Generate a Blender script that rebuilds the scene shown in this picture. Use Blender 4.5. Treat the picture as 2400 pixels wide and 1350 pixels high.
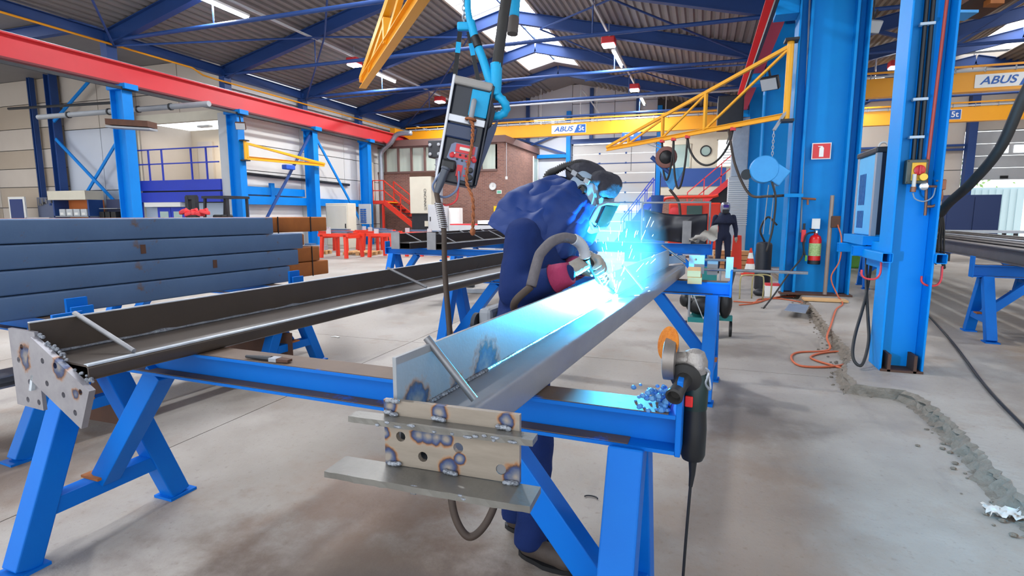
import bpy, bmesh, math, random
from mathutils import Vector, Matrix, Quaternion
random.seed(7)
R_ = math.radians
for o in list(bpy.data.objects): bpy.data.objects.remove(o)
scene = bpy.context.scene
col = scene.collection

# ---------------------------------------------------------------- camera
CAM_YAW, CAM_PITCH, CAM_H, F_PX = R_(19.04), R_(7.67), 1.5, 1278.0
cd = bpy.data.cameras.new('camera')
cam = bpy.data.objects.new('camera', cd); col.objects.link(cam)
cd.sensor_fit = 'HORIZONTAL'; cd.sensor_width = 36.0; cd.lens = F_PX / 2400 * 36.0
cd.clip_start = .05; cd.clip_end = 300
Fw = Vector((-math.sin(CAM_YAW)*math.cos(CAM_PITCH), math.cos(CAM_YAW)*math.cos(CAM_PITCH), -math.sin(CAM_PITCH)))
Rt = Vector((math.cos(CAM_YAW), math.sin(CAM_YAW), 0)); Upv = Rt.cross(Fw)
M = Matrix((( Rt.x, Upv.x, -Fw.x, 0), (Rt.y, Upv.y, -Fw.y, 0), (Rt.z, Upv.z, -Fw.z, CAM_H), (0, 0, 0, 1)))
cam.matrix_world = M
scene.camera = cam

# ---------------------------------------------------------------- world: even overcast sky
w = bpy.data.worlds.new('overcast_sky'); scene.world = w; w.use_nodes = True
bg = w.node_tree.nodes['Background']
bg.inputs[0].default_value = (.90, .95, 1.0, 1); bg.inputs[1].default_value = 2.6

# ---------------------------------------------------------------- exposure
vs = scene.view_settings
vs.view_transform = 'Standard'; vs.look = 'None'; vs.exposure = .2; vs.gamma = 1.0
vs.use_curve_mapping = False
scene.cycles.max_bounces = 6; scene.cycles.diffuse_bounces = 3; scene.cycles.glossy_bounces = 3; scene.cycles.transmission_bounces = 3
scene.cycles.caustics_reflective = False; scene.cycles.caustics_refractive = False
LAMP_W = 210       # each ceiling flood lamp
TUBE_W = 160       # each fluorescent tube fitting
SKYLIGHT = 9.0     # brightness of daylight through the translucent ridge panes, also of the added bay panes
ARC_W = 290        # welding arc

# ---------------------------------------------------------------- helpers
def lin(c):
    return tuple(((x/255)/12.92 if x/255 <= .04045 else ((x/255+.055)/1.055)**2.4) for x in c)
TB = R_(5.06)
def UV(u, v, z=0.0):                       # the workshop tables stand 5 degrees askew to the hall
    return Vector((u*math.sin(TB)+v*math.cos(TB), u*math.cos(TB)-v*math.sin(TB), z))
UX = Vector((math.sin(TB), math.cos(TB), 0)); VX = Vector((math.cos(TB), -math.sin(TB), 0)); ZX = Vector((0, 0, 1))

def at(x, y, d):                            # point seen at pixel x, y of the 2400 x 1350 photograph, d metres deep
    return Vector((0, 0, CAM_H)) + (Fw + Rt*((x-1200)/F_PX) - Upv*((y-675)/F_PX))*d
def onY(x, y, Y):                          # the point of that pixel on the plane y = Y, or at height z
    p = at(x, y, 1.0) - Vector((0, 0, CAM_H)); return Vector((0, 0, CAM_H)) + p*(Y/p.y)
def onZ(x, y, z):
    p = at(x, y, 1.0) - Vector((0, 0, CAM_H)); return Vector((0, 0, CAM_H)) + p*((z-CAM_H)/p.z)
MATS = {}
def mat(name, c, rough=.5, metal=0.0, c2=None, amt=.5, scale=5.0, stretch=(1, 1, 1), bump=0.0, bscale=60.0,
        wear=None, wthr=.64, wscale=9.0, spec=.5, emit=None, estr=0.0, trans=0.0, alpha=1.0, tintpts=None):
    if name in MATS: return MATS[name]
    m = bpy.data.materials.new(name); m.use_nodes = True
    nt = m.node_tree; N = nt.nodes; L = nt.links
    b = N['Principled BSDF']
    c1 = lin(c) + (1,)
    b.inputs['Base Color'].default_value = c1
    b.inputs['Roughness'].default_value = rough; b.inputs['Metallic'].default_value = metal
    b.inputs['Specular IOR Level'].default_value = spec
    if trans: b.inputs['Transmission Weight'].default_value = trans
    if alpha < 1: b.inputs['Alpha'].default_value = alpha
    if emit:
        b.inputs['Emission Color'].default_value = lin(emit) + (1,); b.inputs['Emission Strength'].default_value = estr
    tc = N.new('ShaderNodeTexCoord'); mp = N.new('ShaderNodeMapping'); mp.inputs['Scale'].default_value = stretch
    L.new(tc.outputs['Object'], mp.inputs['Vector'])
    if c2 is not None:
        n = N.new('ShaderNodeTexNoise'); n.inputs['Scale'].default_value = scale; n.inputs['Detail'].default_value = 6
        n.inputs['Roughness'].default_value = .62
        L.new(mp.outputs['Vector'], n.inputs['Vector'])
        r = N.new('ShaderNodeValToRGB'); r.color_ramp.elements[0].position = .5-amt*.5; r.color_ramp.elements[1].position = .5+amt*.5
        r.color_ramp.elements[0].color = c1; r.color_ramp.elements[1].color = lin(c2) + (1,)
        L.new(n.outputs['Fac'], r.inputs['Fac']); out = r.outputs['Color']
        if wear is not None:
            n2 = N.new('ShaderNodeTexNoise'); n2.inputs['Scale'].default_value = wscale; n2.inputs['Detail'].default_value = 8
            n2.inputs['Roughness'].default_value = .7
            L.new(mp.outputs['Vector'], n2.inputs['Vector'])
            r2 = N.new('ShaderNodeValToRGB'); r2.color_ramp.elements[0].position = wthr; r2.color_ramp.elements[1].position = min(1, wthr+.06)
            L.new(n2.outputs['Fac'], r2.inputs['Fac'])
            mx = N.new('ShaderNodeMix'); mx.data_type = 'RGBA'
            L.new(r2.outputs['Color'], mx.inputs[0]); L.new(out, mx.inputs[6]); mx.inputs[7].default_value = lin(wear)+(1,)
            out = mx.outputs[2]
        if tintpts:                                   # heat tint: rings of straw, brown and blue round weld spots
            geo = N.new('ShaderNodeNewGeometry'); tn = N.new('ShaderNodeTexNoise'); tn.inputs['Scale'].default_value = 42; tn.inputs['Detail'].default_value = 3; L.new(geo.outputs['Position'], tn.inputs['Vector'])
            best = None
            for (p, rad) in tintpts:
                d = N.new('ShaderNodeVectorMath'); d.operation = 'DISTANCE'; d.inputs[1].default_value = p
                L.new(geo.outputs['Position'], d.inputs[0])
                a = N.new('ShaderNodeMath'); a.operation = 'DIVIDE'; a.inputs[1].default_value = rad
                L.new(d.outputs['Value'], a.inputs[0])
                if best is None: best = a.outputs[0]
                else:
                    mn = N.new('ShaderNodeMath'); mn.operation = 'MINIMUM'; L.new(best, mn.inputs[0]); L.new(a.outputs[0], mn.inputs[1]); best = mn.outputs[0]
            nn = N.new('ShaderNodeMath'); nn.operation = 'MULTIPLY_ADD'; nn.inputs[1].default_value = .7
            L.new(tn.outputs['Fac'], nn.inputs[0]); L.new(best, nn.inputs[2])
            rr = N.new('ShaderNodeValToRGB'); cr = rr.color_ramp
            cols = [(.45, (150, 140, 130), .9), (.72, (88, 98, 120), .9), (.9, (40, 62, 110), .95), (1.02, (60, 40, 45), .9), (1.12, (150, 96, 50), .8), (1.35, (170, 150, 130), 0)]
            cr.elements[0].position = cols[0][0]/1.4; cr.elements[0].color = lin(cols[0][1])+(cols[0][2],)
            cr.elements[1].position = cols[-1][0]/1.4; cr.elements[1].color = lin(cols[-1][1])+(cols[-1][2],)
            for (q, cc, al) in cols[1:-1]:
                e = cr.elements.new(q/1.4); e.color = lin(cc)+(al,)
            sc = N.new('ShaderNodeMath'); sc.operation = 'DIVIDE'; sc.inputs[1].default_value = 1.4
            L.new(nn.outputs[0], sc.inputs[0]); L.new(sc.outputs[0], rr.inputs['Fac'])
            mx = N.new('ShaderNodeMix'); mx.data_type = 'RGBA'
            L.new(rr.outputs['Alpha'], mx.inputs[0]); L.new(out, mx.inputs[6]); L.new(rr.outputs['Color'], mx.inputs[7])
            out = mx.outputs[2]
        L.new(out, b.inputs['Base Color'])
    if bump:
        n3 = N.new('ShaderNodeTexNoise'); n3.inputs['Scale'].default_value = bscale; n3.inputs['Detail'].default_value = 5
        L.new(mp.outputs['Vector'], n3.inputs['Vector'])
        bp = N.new('ShaderNodeBump'); bp.inputs['Strength'].default_value = bump; bp.inputs['Distance'].default_value = .02
        L.new(n3.outputs['Fac'], bp.inputs['Height']); L.new(bp.outputs['Normal'], b.inputs['Normal'])
    MATS[name] = m
    return m

def frame_axes(d, up=ZX):
    d = d.normalized()
    s = d.cross(up)
    if s.length < 1e-5: s = d.cross(Vector((0, 1, 0)))
    s.normalize(); t = s.cross(d).normalized()
    return d, s, t                                    # direction, side, up

class MB:
    """collects boxes, bars, tubes and profiles given in world coordinates; build() links them as ONE mesh object"""
    def __init__(self): self.v = []; self.f = []
    def add(self, vs, fs):
        n = len(self.v); self.v += [Vector(p) for p in vs]; self.f += [tuple(i+n for i in f) for f in fs]; return self
    def box(self, c, s, ax=None):
        c = Vector(c); X, Y, Z = ax if ax else (Vector((1, 0, 0)), Vector((0, 1, 0)), ZX)
        vs = [c + X*(s[0]/2*a) + Y*(s[1]/2*b) + Z*(s[2]/2*d) for d in (-1, 1) for b in (-1, 1) for a in (-1, 1)]
        return self.add(vs, [(0, 2, 3, 1), (4, 5, 7, 6), (0, 1, 5, 4), (2, 6, 7, 3), (0, 4, 6, 2), (1, 3, 7, 5)])
    def lohi(self, a, b):
        return self.box([(a[i]+b[i])/2 for i in range(3)], [abs(b[i]-a[i]) for i in range(3)])
    def prof(self, p0, p1, outline, up=ZX, sc1=1.0):
        p0, p1 = Vector(p0), Vector(p1); d, s, t = frame_axes(p1-p0, up); n = len(outline)
        vs = [p0 + s*a + t*b for a, b in outline] + [p1 + s*a*sc1 + t*b*sc1 for a, b in outline]
        fs = [(i, (i+1) % n, n+(i+1) % n, n+i) for i in range(n)] + [tuple(range(n-1, -1, -1)), tuple(range(n, 2*n))]
        return self.add(vs, fs)
    def bar(self, p0, p1, w, h, up=ZX):
        return self.prof(p0, p1, [(-w/2, -h/2), (w/2, -h/2), (w/2, h/2), (-w/2, h/2)], up)
    def ibeam(self, p0, p1, h, b, tf=.012, tw=.009, up=ZX):
        H, B, W = h/2, b/2, tw/2
        return self.prof(p0, p1, [(-B, -H), (B, -H), (B, -H+tf), (W, -H+tf), (W, H-tf), (B, H-tf), (B, H), (-B, H), (-B, H-tf), (-W, H-tf), (-W, -H+tf), (-B, -H+tf)], up)
    def rhs(self, p0, p1, w, h, t=.006, up=ZX, r=.012):
        def ring(w, h, r):
            o = []
            for sx, sy, a0 in ((1, -1, -90), (1, 1, 0), (-1, 1, 90), (-1, -1, 180)):
                for k in range(4):
                    a = R_(a0+k*30); o.append((sx*(w/2-r)+r*math.cos(a), sy*(h/2-r)+r*math.sin(a)))
            return o
        p0, p1 = Vector(p0), Vector(p1); d, s, u = frame_axes(p1-p0, up)
        a, b2 = ring(w, h, r), ring(w-2*t, h-2*t, max(.002, r-t)); n = len(a)
        vs = [p + s*x + u*y for p in (p0, p1) for rg in (a, b2) for x, y in rg]
        fs = []
        for i in range(n):
            j = (i+1) % n
            fs += [(i, j, 2*n+j, 2*n+i), (n+j, n+i, 3*n+i, 3*n+j), (i, n+i, n+j, j), (2*n+i, 2*n+j, 3*n+j, 3*n+i)]
        return self.add(vs, fs)
    def cyl(self, p0, p1, r0, r1=None, n=14):
        r1 = r0 if r1 is None else r1
        p0, p1 = Vector(p0), Vector(p1); d, s, t = frame_axes(p1-p0)
        cs = [(math.cos(2*math.pi*i/n), math.sin(2*math.pi*i/n)) for i in range(n)]
        vs = [p0+s*(a*r0)+t*(b*r0) for a, b in cs] + [p1+s*(a*r1)+t*(b*r1) for a, b in cs]
        return self.add(vs, [(i, (i+1) % n, n+(i+1) % n, n+i) for i in range(n)] + [tuple(range(n-1, -1, -1)), tuple(range(n, 2*n))])
    def tube(self, pts, r, n=10, closed=False):
        pts = [Vector(p) for p in pts]; m = len(pts)
        rs = r if isinstance(r, (list, tuple)) else [r]*m
        tg = []
        for i in range(m):
            a = pts[(i-1) % m] if (closed or i > 0) else pts[i]; b = pts[(i+1) % m] if (closed or i < m-1) else pts[i]
            tg.append((b-a).normalized())
        d, s, t = frame_axes(tg[0]); vs = []
        for i in range(m):
            if i > 0:
                q = tg[i-1].rotation_difference(tg[i]); s = q @ s; t = q @ t
            vs += [pts[i] + s*(rs[i]*math.cos(2*math.pi*k/n)) + t*(rs[i]*math.sin(2*math.pi*k/n)) for k in range(n)]
        fs = []
        for i in range(m if closed else m-1):
            j = (i+1) % m
            fs += [(i*n+k, i*n+(k+1) % n, j*n+(k+1) % n, j*n+k) for k in range(n)]
        if not closed: fs += [tuple(range(n-1, -1, -1)), tuple((m-1)*n+k for k in range(n))]
        return self.add(vs, fs)
    def lathe(self, p0, axis, prof, n=20, up=ZX):
        p0 = Vector(p0); d, s, t = frame_axes(Vector(axis), up); m = len(prof)
        vs = [p0 + d*h + s*(r*math.cos(2*math.pi*k/n)) + t*(r*math.sin(2*math.pi*k/n)) for h, r in prof for k in range(n)]
        fs = [(i*n+k, i*n+(k+1) % n, (i+1)*n+(k+1) % n, (i+1)*n+k) for i in range(m-1) for k in range(n)]
        return self.add(vs, fs + [tuple(range(n-1, -1, -1)), tuple((m-1)*n+k for k in range(n))])
    def ball(self, c, r, n=14, m=9, ax=None):
        c = Vector(c); r = (r, r, r) if not isinstance(r, (list, tuple)) else r
        X, Y, Z = ax if ax else (Vector((1, 0, 0)), Vector((0, 1, 0)), ZX)
        vs = [c - Z*r[2]]
        for i in range(1, m):
            ph = -math.pi/2 + math.pi*i/m
            vs += [c + X*(r[0]*math.cos(ph)*math.cos(2*math.pi*k/n)) + Y*(r[1]*math.cos(ph)*math.sin(2*math.pi*k/n)) + Z*(r[2]*math.sin(ph)) for k in range(n)]
        vs.append(c + Z*r[2]); e = len(vs)-1
        fs = [(0, 1+(k+1) % n, 1+k) for k in range(n)]
        for i in range(m-2): fs += [(1+i*n+k, 1+i*n+(k+1) % n, 1+(i+1)*n+(k+1) % n, 1+(i+1)*n+k) for k in range(n)]
        fs += [(e, 1+(m-2)*n+k, 1+(m-2)*n+(k+1) % n) for k in range(n)]
        return self.add(vs, fs)
    def cap(self, a, b, ra, rb, n=12):
        """tapered capsule"""
        a, b = Vector(a), Vector(b); self.cyl(a, b, ra, rb, n); self.ball(a, ra, n, 8); self.ball(b, rb, n, 8); return self
    def plate(self, pts, n, th):
        """flat polygon pts extruded by thickness th along n"""
        pts = [Vector(p) for p in pts]; nn = Vector(n).normalized()*th; k = len(pts)
        return self.add(pts + [p+nn for p in pts], [tuple(range(k-1, -1, -1)), tuple(range(k, 2*k))] + [(i, (i+1) % k, k+(i+1) % k, k+i) for i in range(k)])
    def grid(self, rows):
        """surface through rows of points"""
        m, n = len(rows), len(rows[0])
        return self.add([p for r in rows for p in r], [(i*n+j, i*n+j+1, (i+1)*n+j+1, (i+1)*n+j) for i in range(m-1) for j in range(n-1)])
    def build(self, name, material, parent=None, smooth=False, bevel=0, seg=2, label=None, kind=None):
        root = parent
        while root is not None and root.parent is not None: root = root.parent
        off = root.location if root is not None else Vector((0, 0, 0))
        me = bpy.data.meshes.new(name)
        me.from_pydata([tuple(p-off) for p in self.v], [], self.f)
        bm = bmesh.new(); bm.from_mesh(me); bmesh.ops.recalc_face_normals(bm, faces=bm.faces); bm.to_mesh(me); bm.free()
        me.materials.append(material)
        o = bpy.data.objects.new(name, me); col.objects.link(o)
        if parent is not None: o.parent = parent
        if smooth:
            for p in me.polygons: p.use_smooth = True
            if smooth != 'all':
                md = o.modifiers.new('split', 'EDGE_SPLIT'); md.split_angle = R_(40)
        if bevel:
            md = o.modifiers.new('bevel', 'BEVEL'); md.width = bevel; md.segments = seg; md.limit_method = 'ANGLE'; md.angle_limit = R_(40)
        if label: o['label'] = label
        if kind: o['kind'] = kind
        return o

def tag(o, label, cat, group=None):
    o['label'] = label; o['category'] = cat
    if group: o['group'] = group
    return o
def thing(name, label, cat, loc=(0, 0, 0), group=None):
    o = bpy.data.objects.new(name, None); col.objects.link(o); o.location = Vector(loc); o.empty_display_size = .1
    return tag(o, label, cat, group)
def struct(name, loc=(0, 0, 0)):
    o = bpy.data.objects.new(name, None); col.objects.link(o); o.location = Vector(loc); o['kind'] = 'structure'; return o
def copy_tree(src, parent=None):
    c = src.copy(); col.objects.link(c)
    if parent is not None: c.parent = parent
    for ch in list(src.children): copy_tree(ch, c)
    return c
def place(src, loc, rotz=0.0, label=None):
    c = copy_tree(src); c.location = Vector(loc); c.rotation_euler = (0, 0, rotz)
    if label: c['label'] = label
    return c
def spline(pts, n=8):
    """Catmull-Rom through pts"""
    P = [Vector(p) for p in pts]; P = [P[0]*2-P[1]] + P + [P[-1]*2-P[-2]]; out = []
    for i in range(1, len(P)-2):
        for k in range(n):
            t = k/n; a, b, c, d = P[i-1], P[i], P[i+1], P[i+2]
            out.append(.5*((2*b)+(c-a)*t+(2*a-5*b+4*c-d)*t*t+(3*b-a-3*c+d)*t**3))
    return out + [P[-2]]
def text(name, s, loc, size, xdir, ydir, material, parent=None, shear=0.0, bold=0.0, depth=.002, align='CENTER', sx=1.0):
    cu = bpy.data.curves.new(name, 'FONT'); cu.body = s; cu.size = size; cu.align_x = align; cu.align_y = 'CENTER'
    cu.shear = shear; cu.offset = bold; cu.extrude = depth
    tmp = bpy.data.objects.new('tmp_text', cu); col.objects.link(tmp)
    me = bpy.data.meshes.new_from_object(tmp.evaluated_get(bpy.context.evaluated_depsgraph_get()))
    bpy.data.objects.remove(tmp); bpy.data.curves.remove(cu)
    x = Vector(xdir).normalized(); y = Vector(ydir).normalized(); z = x.cross(y)
    root = parent
    while root is not None and root.parent is not None: root = root.parent
    off = root.location if root is not None else Vector((0, 0, 0))
    for v in me.vertices: v.co = Vector(loc) + x*(v.co.x*sx) + y*v.co.y + z*v.co.z - off
    me.materials.clear(); me.materials.append(material)
    o = bpy.data.objects.new(name, me); col.objects.link(o)
    if parent is not None: o.parent = parent
    return o

# ---------------------------------------------------------------- materials
m_blue = mat('blue_paint', (0, 110, 200), .5, 0, (0, 98, 194), .7, 3.0, spec=.22, bump=.04, bscale=30, wear=(74, 66, 60), wthr=.76, wscale=7)
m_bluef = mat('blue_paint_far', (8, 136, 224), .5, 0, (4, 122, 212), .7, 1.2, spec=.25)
m_navy = mat('navy_paint', (34, 74, 140), .5, 0, (28, 62, 122), .7, 1.0)
m_navyroof = mat('navy_roof_steel', (34, 72, 138), .55, 0, (28, 60, 118), .7, 1.0)
m_royal = mat('royal_blue_paint', (34, 64, 196), .45, 0, (30, 56, 180), .6, 1.2)
m_red = mat('red_paint', (226, 58, 66), .5, 0, (212, 52, 60), .6, .8)
m_orangered = mat('orange_red_paint', (236, 62, 36), .45, 0, (220, 52, 30), .6, 2.0)
m_yellow = mat('yellow_paint', (244, 176, 28), .42, 0, (232, 160, 22), .6, 1.5)
m_orange = mat('crane_orange_yellow', (250, 172, 30), .45, 0, (242, 160, 24), .6, .6)
m_dark = mat('dark_grey_metal', (46, 48, 54), .5, .2, (36, 38, 42), .6, 5)
m_black = mat('black_plastic', (22, 23, 26), .45)
m_rubber = mat('black_rubber', (32, 31, 31), .6, 0, (44, 42, 40), .5, 8)
m_brownhose = mat('dusty_brown_hose', (74, 60, 50), .7, 0, (58, 48, 42), .6, 10)
m_grey = mat('grey_paint', (150, 154, 160), .5, 0, (138, 142, 148), .6, 2)
m_lgrey = mat('light_grey_paint', (196, 200, 204), .5, 0, (184, 188, 192), .6, 2)
m_white = mat('white_paint', (232, 232, 228), .5)
m_cream = mat('cream_paint', (222, 216, 198), .55, 0, (208, 202, 184), .6, 1.5)
m_galv = mat('galvanised_steel', (176, 182, 190), .38, .55, (150, 156, 166), .6, 7)
m_chrome = mat('bright_metal', (200, 202, 205), .25, .9)
m_mill = mat('mill_scale_steel', (58, 52, 48), .42, .35, (44, 39, 36), .7, 4, stretch=(1, 1, 3), wear=(30, 24, 22), wthr=.66, wscale=5, bump=.03, bscale=80)
m_steel = mat('bare_grey_steel', (136, 136, 138), .38, .45, (112, 112, 116), .6, 6, bump=.03, bscale=120)
m_edge = mat('cut_edge_and_highlight', (214, 220, 226), .4, .15, (170, 180, 190), .5, 20)  # pale cut steel; also the rim strips that carry a painted highlight
m_bluesteel = mat('blue_grey_mill_scale', (86, 114, 150), .5, .12, (70, 96, 130), .8, 3, wear=(98, 80, 70), wthr=.63, wscale=3.6, bump=.04, bscale=50)
m_rust = mat('rusty_orange_steel', (176, 104, 40), .75, 0, (130, 72, 30), .8, 4, bump=.08, bscale=60)
m_rustdark = mat('dark_rust', (96, 62, 44), .8, 0, (70, 48, 40), .8, 6, bump=.05)
m_wood = mat('pine_wood', (218, 176, 122), .65, 0, (196, 150, 98), .7, 3, stretch=(1, 1, 8))
m_woodend = mat('sawn_wood_end', (186, 124, 72), .7, 0, (170, 108, 60), .7, 12)
m_glass = mat('window_glass', (180, 205, 200), .12, 0, (150, 176, 172), .6, .8, spec=.8)
m_curtain = mat('window_blinds', (206, 214, 200), .7, 0, (176, 190, 178), .8, 1.0, stretch=(9, 9, .4))
m_weld = mat('weld_bead', (168, 174, 182), .35, .45, (96, 100, 110), .7, 60, bump=.5, bscale=120)
m_cord = mat('orange_cord', (196, 96, 58), .6)
m_teal = mat('teal_plastic', (20, 128, 128), .45)
m_green = mat('green_machine_paint', (96, 160, 60), .5, 0, (80, 140, 50), .6, 2)
m_machblue = mat('pale_blue_plastic', (60, 160, 226), .4, 0, (52, 146, 214), .6, 4)
m_concrete_edge = mat('broken_concrete', (150, 138, 124), .9, 0, (96, 84, 72), .9, 16, bump=.8, bscale=40)
m_brass = mat('brass', (196, 160, 70), .35, .8)
m_copper = mat('old_copper_pipe', (150, 96, 70), .5, .4)
m_signred = mat('sign_red', (222, 58, 62), .5); m_signwhite = mat('sign_white', (240, 240, 236), .5)
m_logoblue = mat('logo_blue', (24, 92, 176), .5)
m_skin = mat('skin', (206, 160, 136), .55)
# ================================================================ THE SETTING
# ---------------------------------------------------------------- floor
def floor_material():
    m = bpy.data.materials.new('stained_concrete'); m.use_nodes = True; nt = m.node_tree; N, L = nt.nodes, nt.links; b = N['Principled BSDF']
    geo = N.new('ShaderNodeNewGeometry')
    def noise(sc, det=6, stretch=None):
        n = N.new('ShaderNodeTexNoise'); n.inputs['Scale'].default_value = sc; n.inputs['Detail'].default_value = det; n.inputs['Roughness'].default_value = .65
        if stretch:
            mp = N.new('ShaderNodeMapping'); mp.inputs['Scale'].default_value = stretch
            L.new(geo.outputs['Position'], mp.inputs['Vector']); L.new(mp.outputs['Vector'], n.inputs['Vector'])
        else: L.new(geo.outputs['Position'], n.inputs['Vector'])
        return n
    def ramp(src, p0, p1, c0, c1):
        r = N.new('ShaderNodeValToRGB'); e = r.color_ramp.elements
        e[0].position, e[1].position = p0, p1; e[0].color, e[1].color = c0, c1; L.new(src, r.inputs['Fac']); return r
    def mix(fac, a, bcol):
        x = N.new('ShaderNodeMix'); x.data_type = 'RGBA'; L.new(fac, x.inputs[0]); L.new(a, x.inputs[6])
        if isinstance(bcol, tuple): x.inputs[7].default_value = lin(bcol)+(1,)
        else: L.new(bcol, x.inputs[7])
        return x.outputs[2]
    W, K = (1, 1, 1, 1), (0, 0, 0, 1)
    big = noise(.55); out = ramp(big.outputs['Fac'], .36, .66, lin((140, 131, 121))+(1,), lin((172, 166, 159))+(1,)).outputs['Color']
    out = mix(ramp(noise(1.7, 8).outputs['Fac'], .55, .72, K, (.55, .55, .55, 1)).outputs['Color'], out, (138, 116, 96))
    out = mix(ramp(noise(2.6, 8, (1, .35, 1)).outputs['Fac'], .57, .75, K, (.6, .6, .6, 1)).outputs['Color'], out, (118, 112, 108))
    out = mix(ramp(noise(26, 6).outputs['Fac'], .58, .74, K, (.5, .5, .5, 1)).outputs['Color'], out, (112, 98, 86))
    out = mix(ramp(noise(90, 4).outputs['Fac'], .64, .72, K, (.6, .6, .6, 1)).outputs['Color'], out, (96, 88, 80))
    wob = noise(3.2, 7)
    for (x, y, rx, ry, c, k) in [(-1.15, 1.75, 1.0, .55, (96, 76, 60), .85), (-.75, 1.45, .8, .5, (72, 66, 63), .85), (-1.6, 2.4, .55, .5, (128, 98, 76), .6),
                                 (.35, 4.2, .5, .4, (84, 76, 72), .6), (.3, 2.6, .5, 1.3, (128, 104, 84), .45), (.25, 6.4, 1.0, .35, (112, 100, 90), .55),
                                 (2.6, 5.0, .55, 1.0, (112, 98, 88), .5), (3.4, 6.6, .5, 1.0, (150, 112, 62), .4), (-4.0, 1.9, .9, .6, (120, 96, 78), .6),
                                 (-3.0, 3.6, 1.0, .5, (110, 98, 88), .4), (.8, 1.4, 1.4, .5, (104, 98, 94), .5), (4.3, 8.2, .7, 1.6, (120, 104, 90), .5)]:
        d = N.new('ShaderNodeVectorMath'); d.operation = 'SUBTRACT'; d.inputs[1].default_value = (x, y, 0); L.new(geo.outputs['Position'], d.inputs[0])
        s2 = N.new('ShaderNodeVectorMath'); s2.operation = 'MULTIPLY'; s2.inputs[1].default_value = (.7/rx, .7/ry, 0); L.new(d.outputs[0], s2.inputs[0])
        ln = N.new('ShaderNodeVectorMath'); ln.operation = 'LENGTH'; L.new(s2.outputs[0], ln.inputs[0])
        a = N.new('ShaderNodeMath'); a.operation = 'MULTIPLY_ADD'; a.inputs[1].default_value = 1.5; L.new(wob.outputs['Fac'], a.inputs[0]); L.new(ln.outputs['Value'], a.inputs[2])
        r = ramp(a.outputs[0], .55, 1.0, (k, k, k, 1), K); r.color_ramp.interpolation = 'EASE'
        sc = N.new('ShaderNodeMath'); sc.operation = 'DIVIDE'; sc.inputs[1].default_value = 1.75; L.new(a.outputs[0], sc.inputs[0]); L.new(sc.outputs[0], r.inputs['Fac'])
        out = mix(r.outputs['Color'], out, c)
    L.new(out, b.inputs['Base Color'])
    rr = ramp(noise(2.2).outputs['Fac'], .35, .7, (.48, .48, .48, 1), (.8, .8, .8, 1)); L.new(rr.outputs['Color'], b.inputs['Roughness'])
    bp = N.new('ShaderNodeBump'); bp.inputs['Strength'].default_value = .25; bp.inputs['Distance'].default_value = .01
    L.new(noise(45).outputs['Fac'], bp.inputs['Height']); L.new(bp.outputs['Normal'], b.inputs['Normal'])
    return m
m_floor = floor_material()
fl = struct('floor', (0, 0, 0))
xs = [-32, -28.4, -24.8, -21.2, -17.6, -14, -10.4, -6.8, -3.2, 2.2]
ys = [-6, -4.4, .6, 5.6, 10.6, 15.6, 20.6, 25.6, 32.4]
MB().lohi((-32, -6, -.4), (26, 32.4, -.16)).build('subfloor', m_concrete_edge, fl)
for i in range(len(xs)-1):
    for j in range(len(ys)-1):
        g = .004
        MB().lohi((xs[i]+g, ys[j]+g, -.16), (xs[i+1]-g, ys[j+1]-g, 0)).build('slab', m_floor, fl)
edge = [(1.85, 32.4), (1.82, 16), (1.78, 12), (1.74, 10.3), (1.64, 8.6), (1.57, 7.4), (1.53, 6.3), (1.36, 5.78), (1.30, 5.45), (1.30, 5.14), (1.46, 5.10), (1.62, 5.09), (1.70, 4.95), (1.69, 4.3), (1.64, 3.7), (1.60, 3.28), (1.57, 1.5), (1.57, -6)]
RZ = .085
rows_e = []
for (a, b) in zip(edge[:-1], edge[1:]):
    n = max(1, int(math.hypot(b[0]-a[0], b[1]-a[1])/.035)) if a[1] < 13 else 3
    rows_e += [(a[0]+(b[0]-a[0])*k/n, a[1]+(b[1]-a[1])*k/n) for k in range(n)]
rows_e.append(edge[-1])
rg = random.Random(3)
jag = [(x+rg.uniform(-.02, .02), y+rg.uniform(-.006, .006)) for x, y in rows_e]
mb = MB(); mb.grid([[Vector((x, y, RZ+rg.uniform(-.004, .002))), Vector((x+.09, y, RZ)), Vector((26, y, RZ))] for x, y in jag]); mb.build('raised_slab', m_floor, fl)
mb = MB(); mb.grid([[Vector((x, y, RZ+.001)), Vector((x-.015-rg.uniform(0, .03), y, RZ-.02)), Vector((x-.01-rg.uniform(0, .045), y, RZ*.5)), Vector((x-.035-rg.uniform(0, .05), y, .012)), Vector((x-.07-rg.uniform(0, .05), y, -.003))] for x, y in jag])
mb.build('broken_edge', m_concrete_edge, fl)
crumb = MB()
for k in range(150):
    x, y = jag[rg.randrange(20, len(jag)-2)]; r = rg.uniform(.006, .02)
    crumb.ball((x-.09-abs(rg.gauss(0, .06)), y+rg.uniform(-.05, .05), r*.4), (r, r*.8, r*.6), 5, 4)
crumb.build('rubble', m_concrete_edge, fl, kind='stuff')

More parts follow.
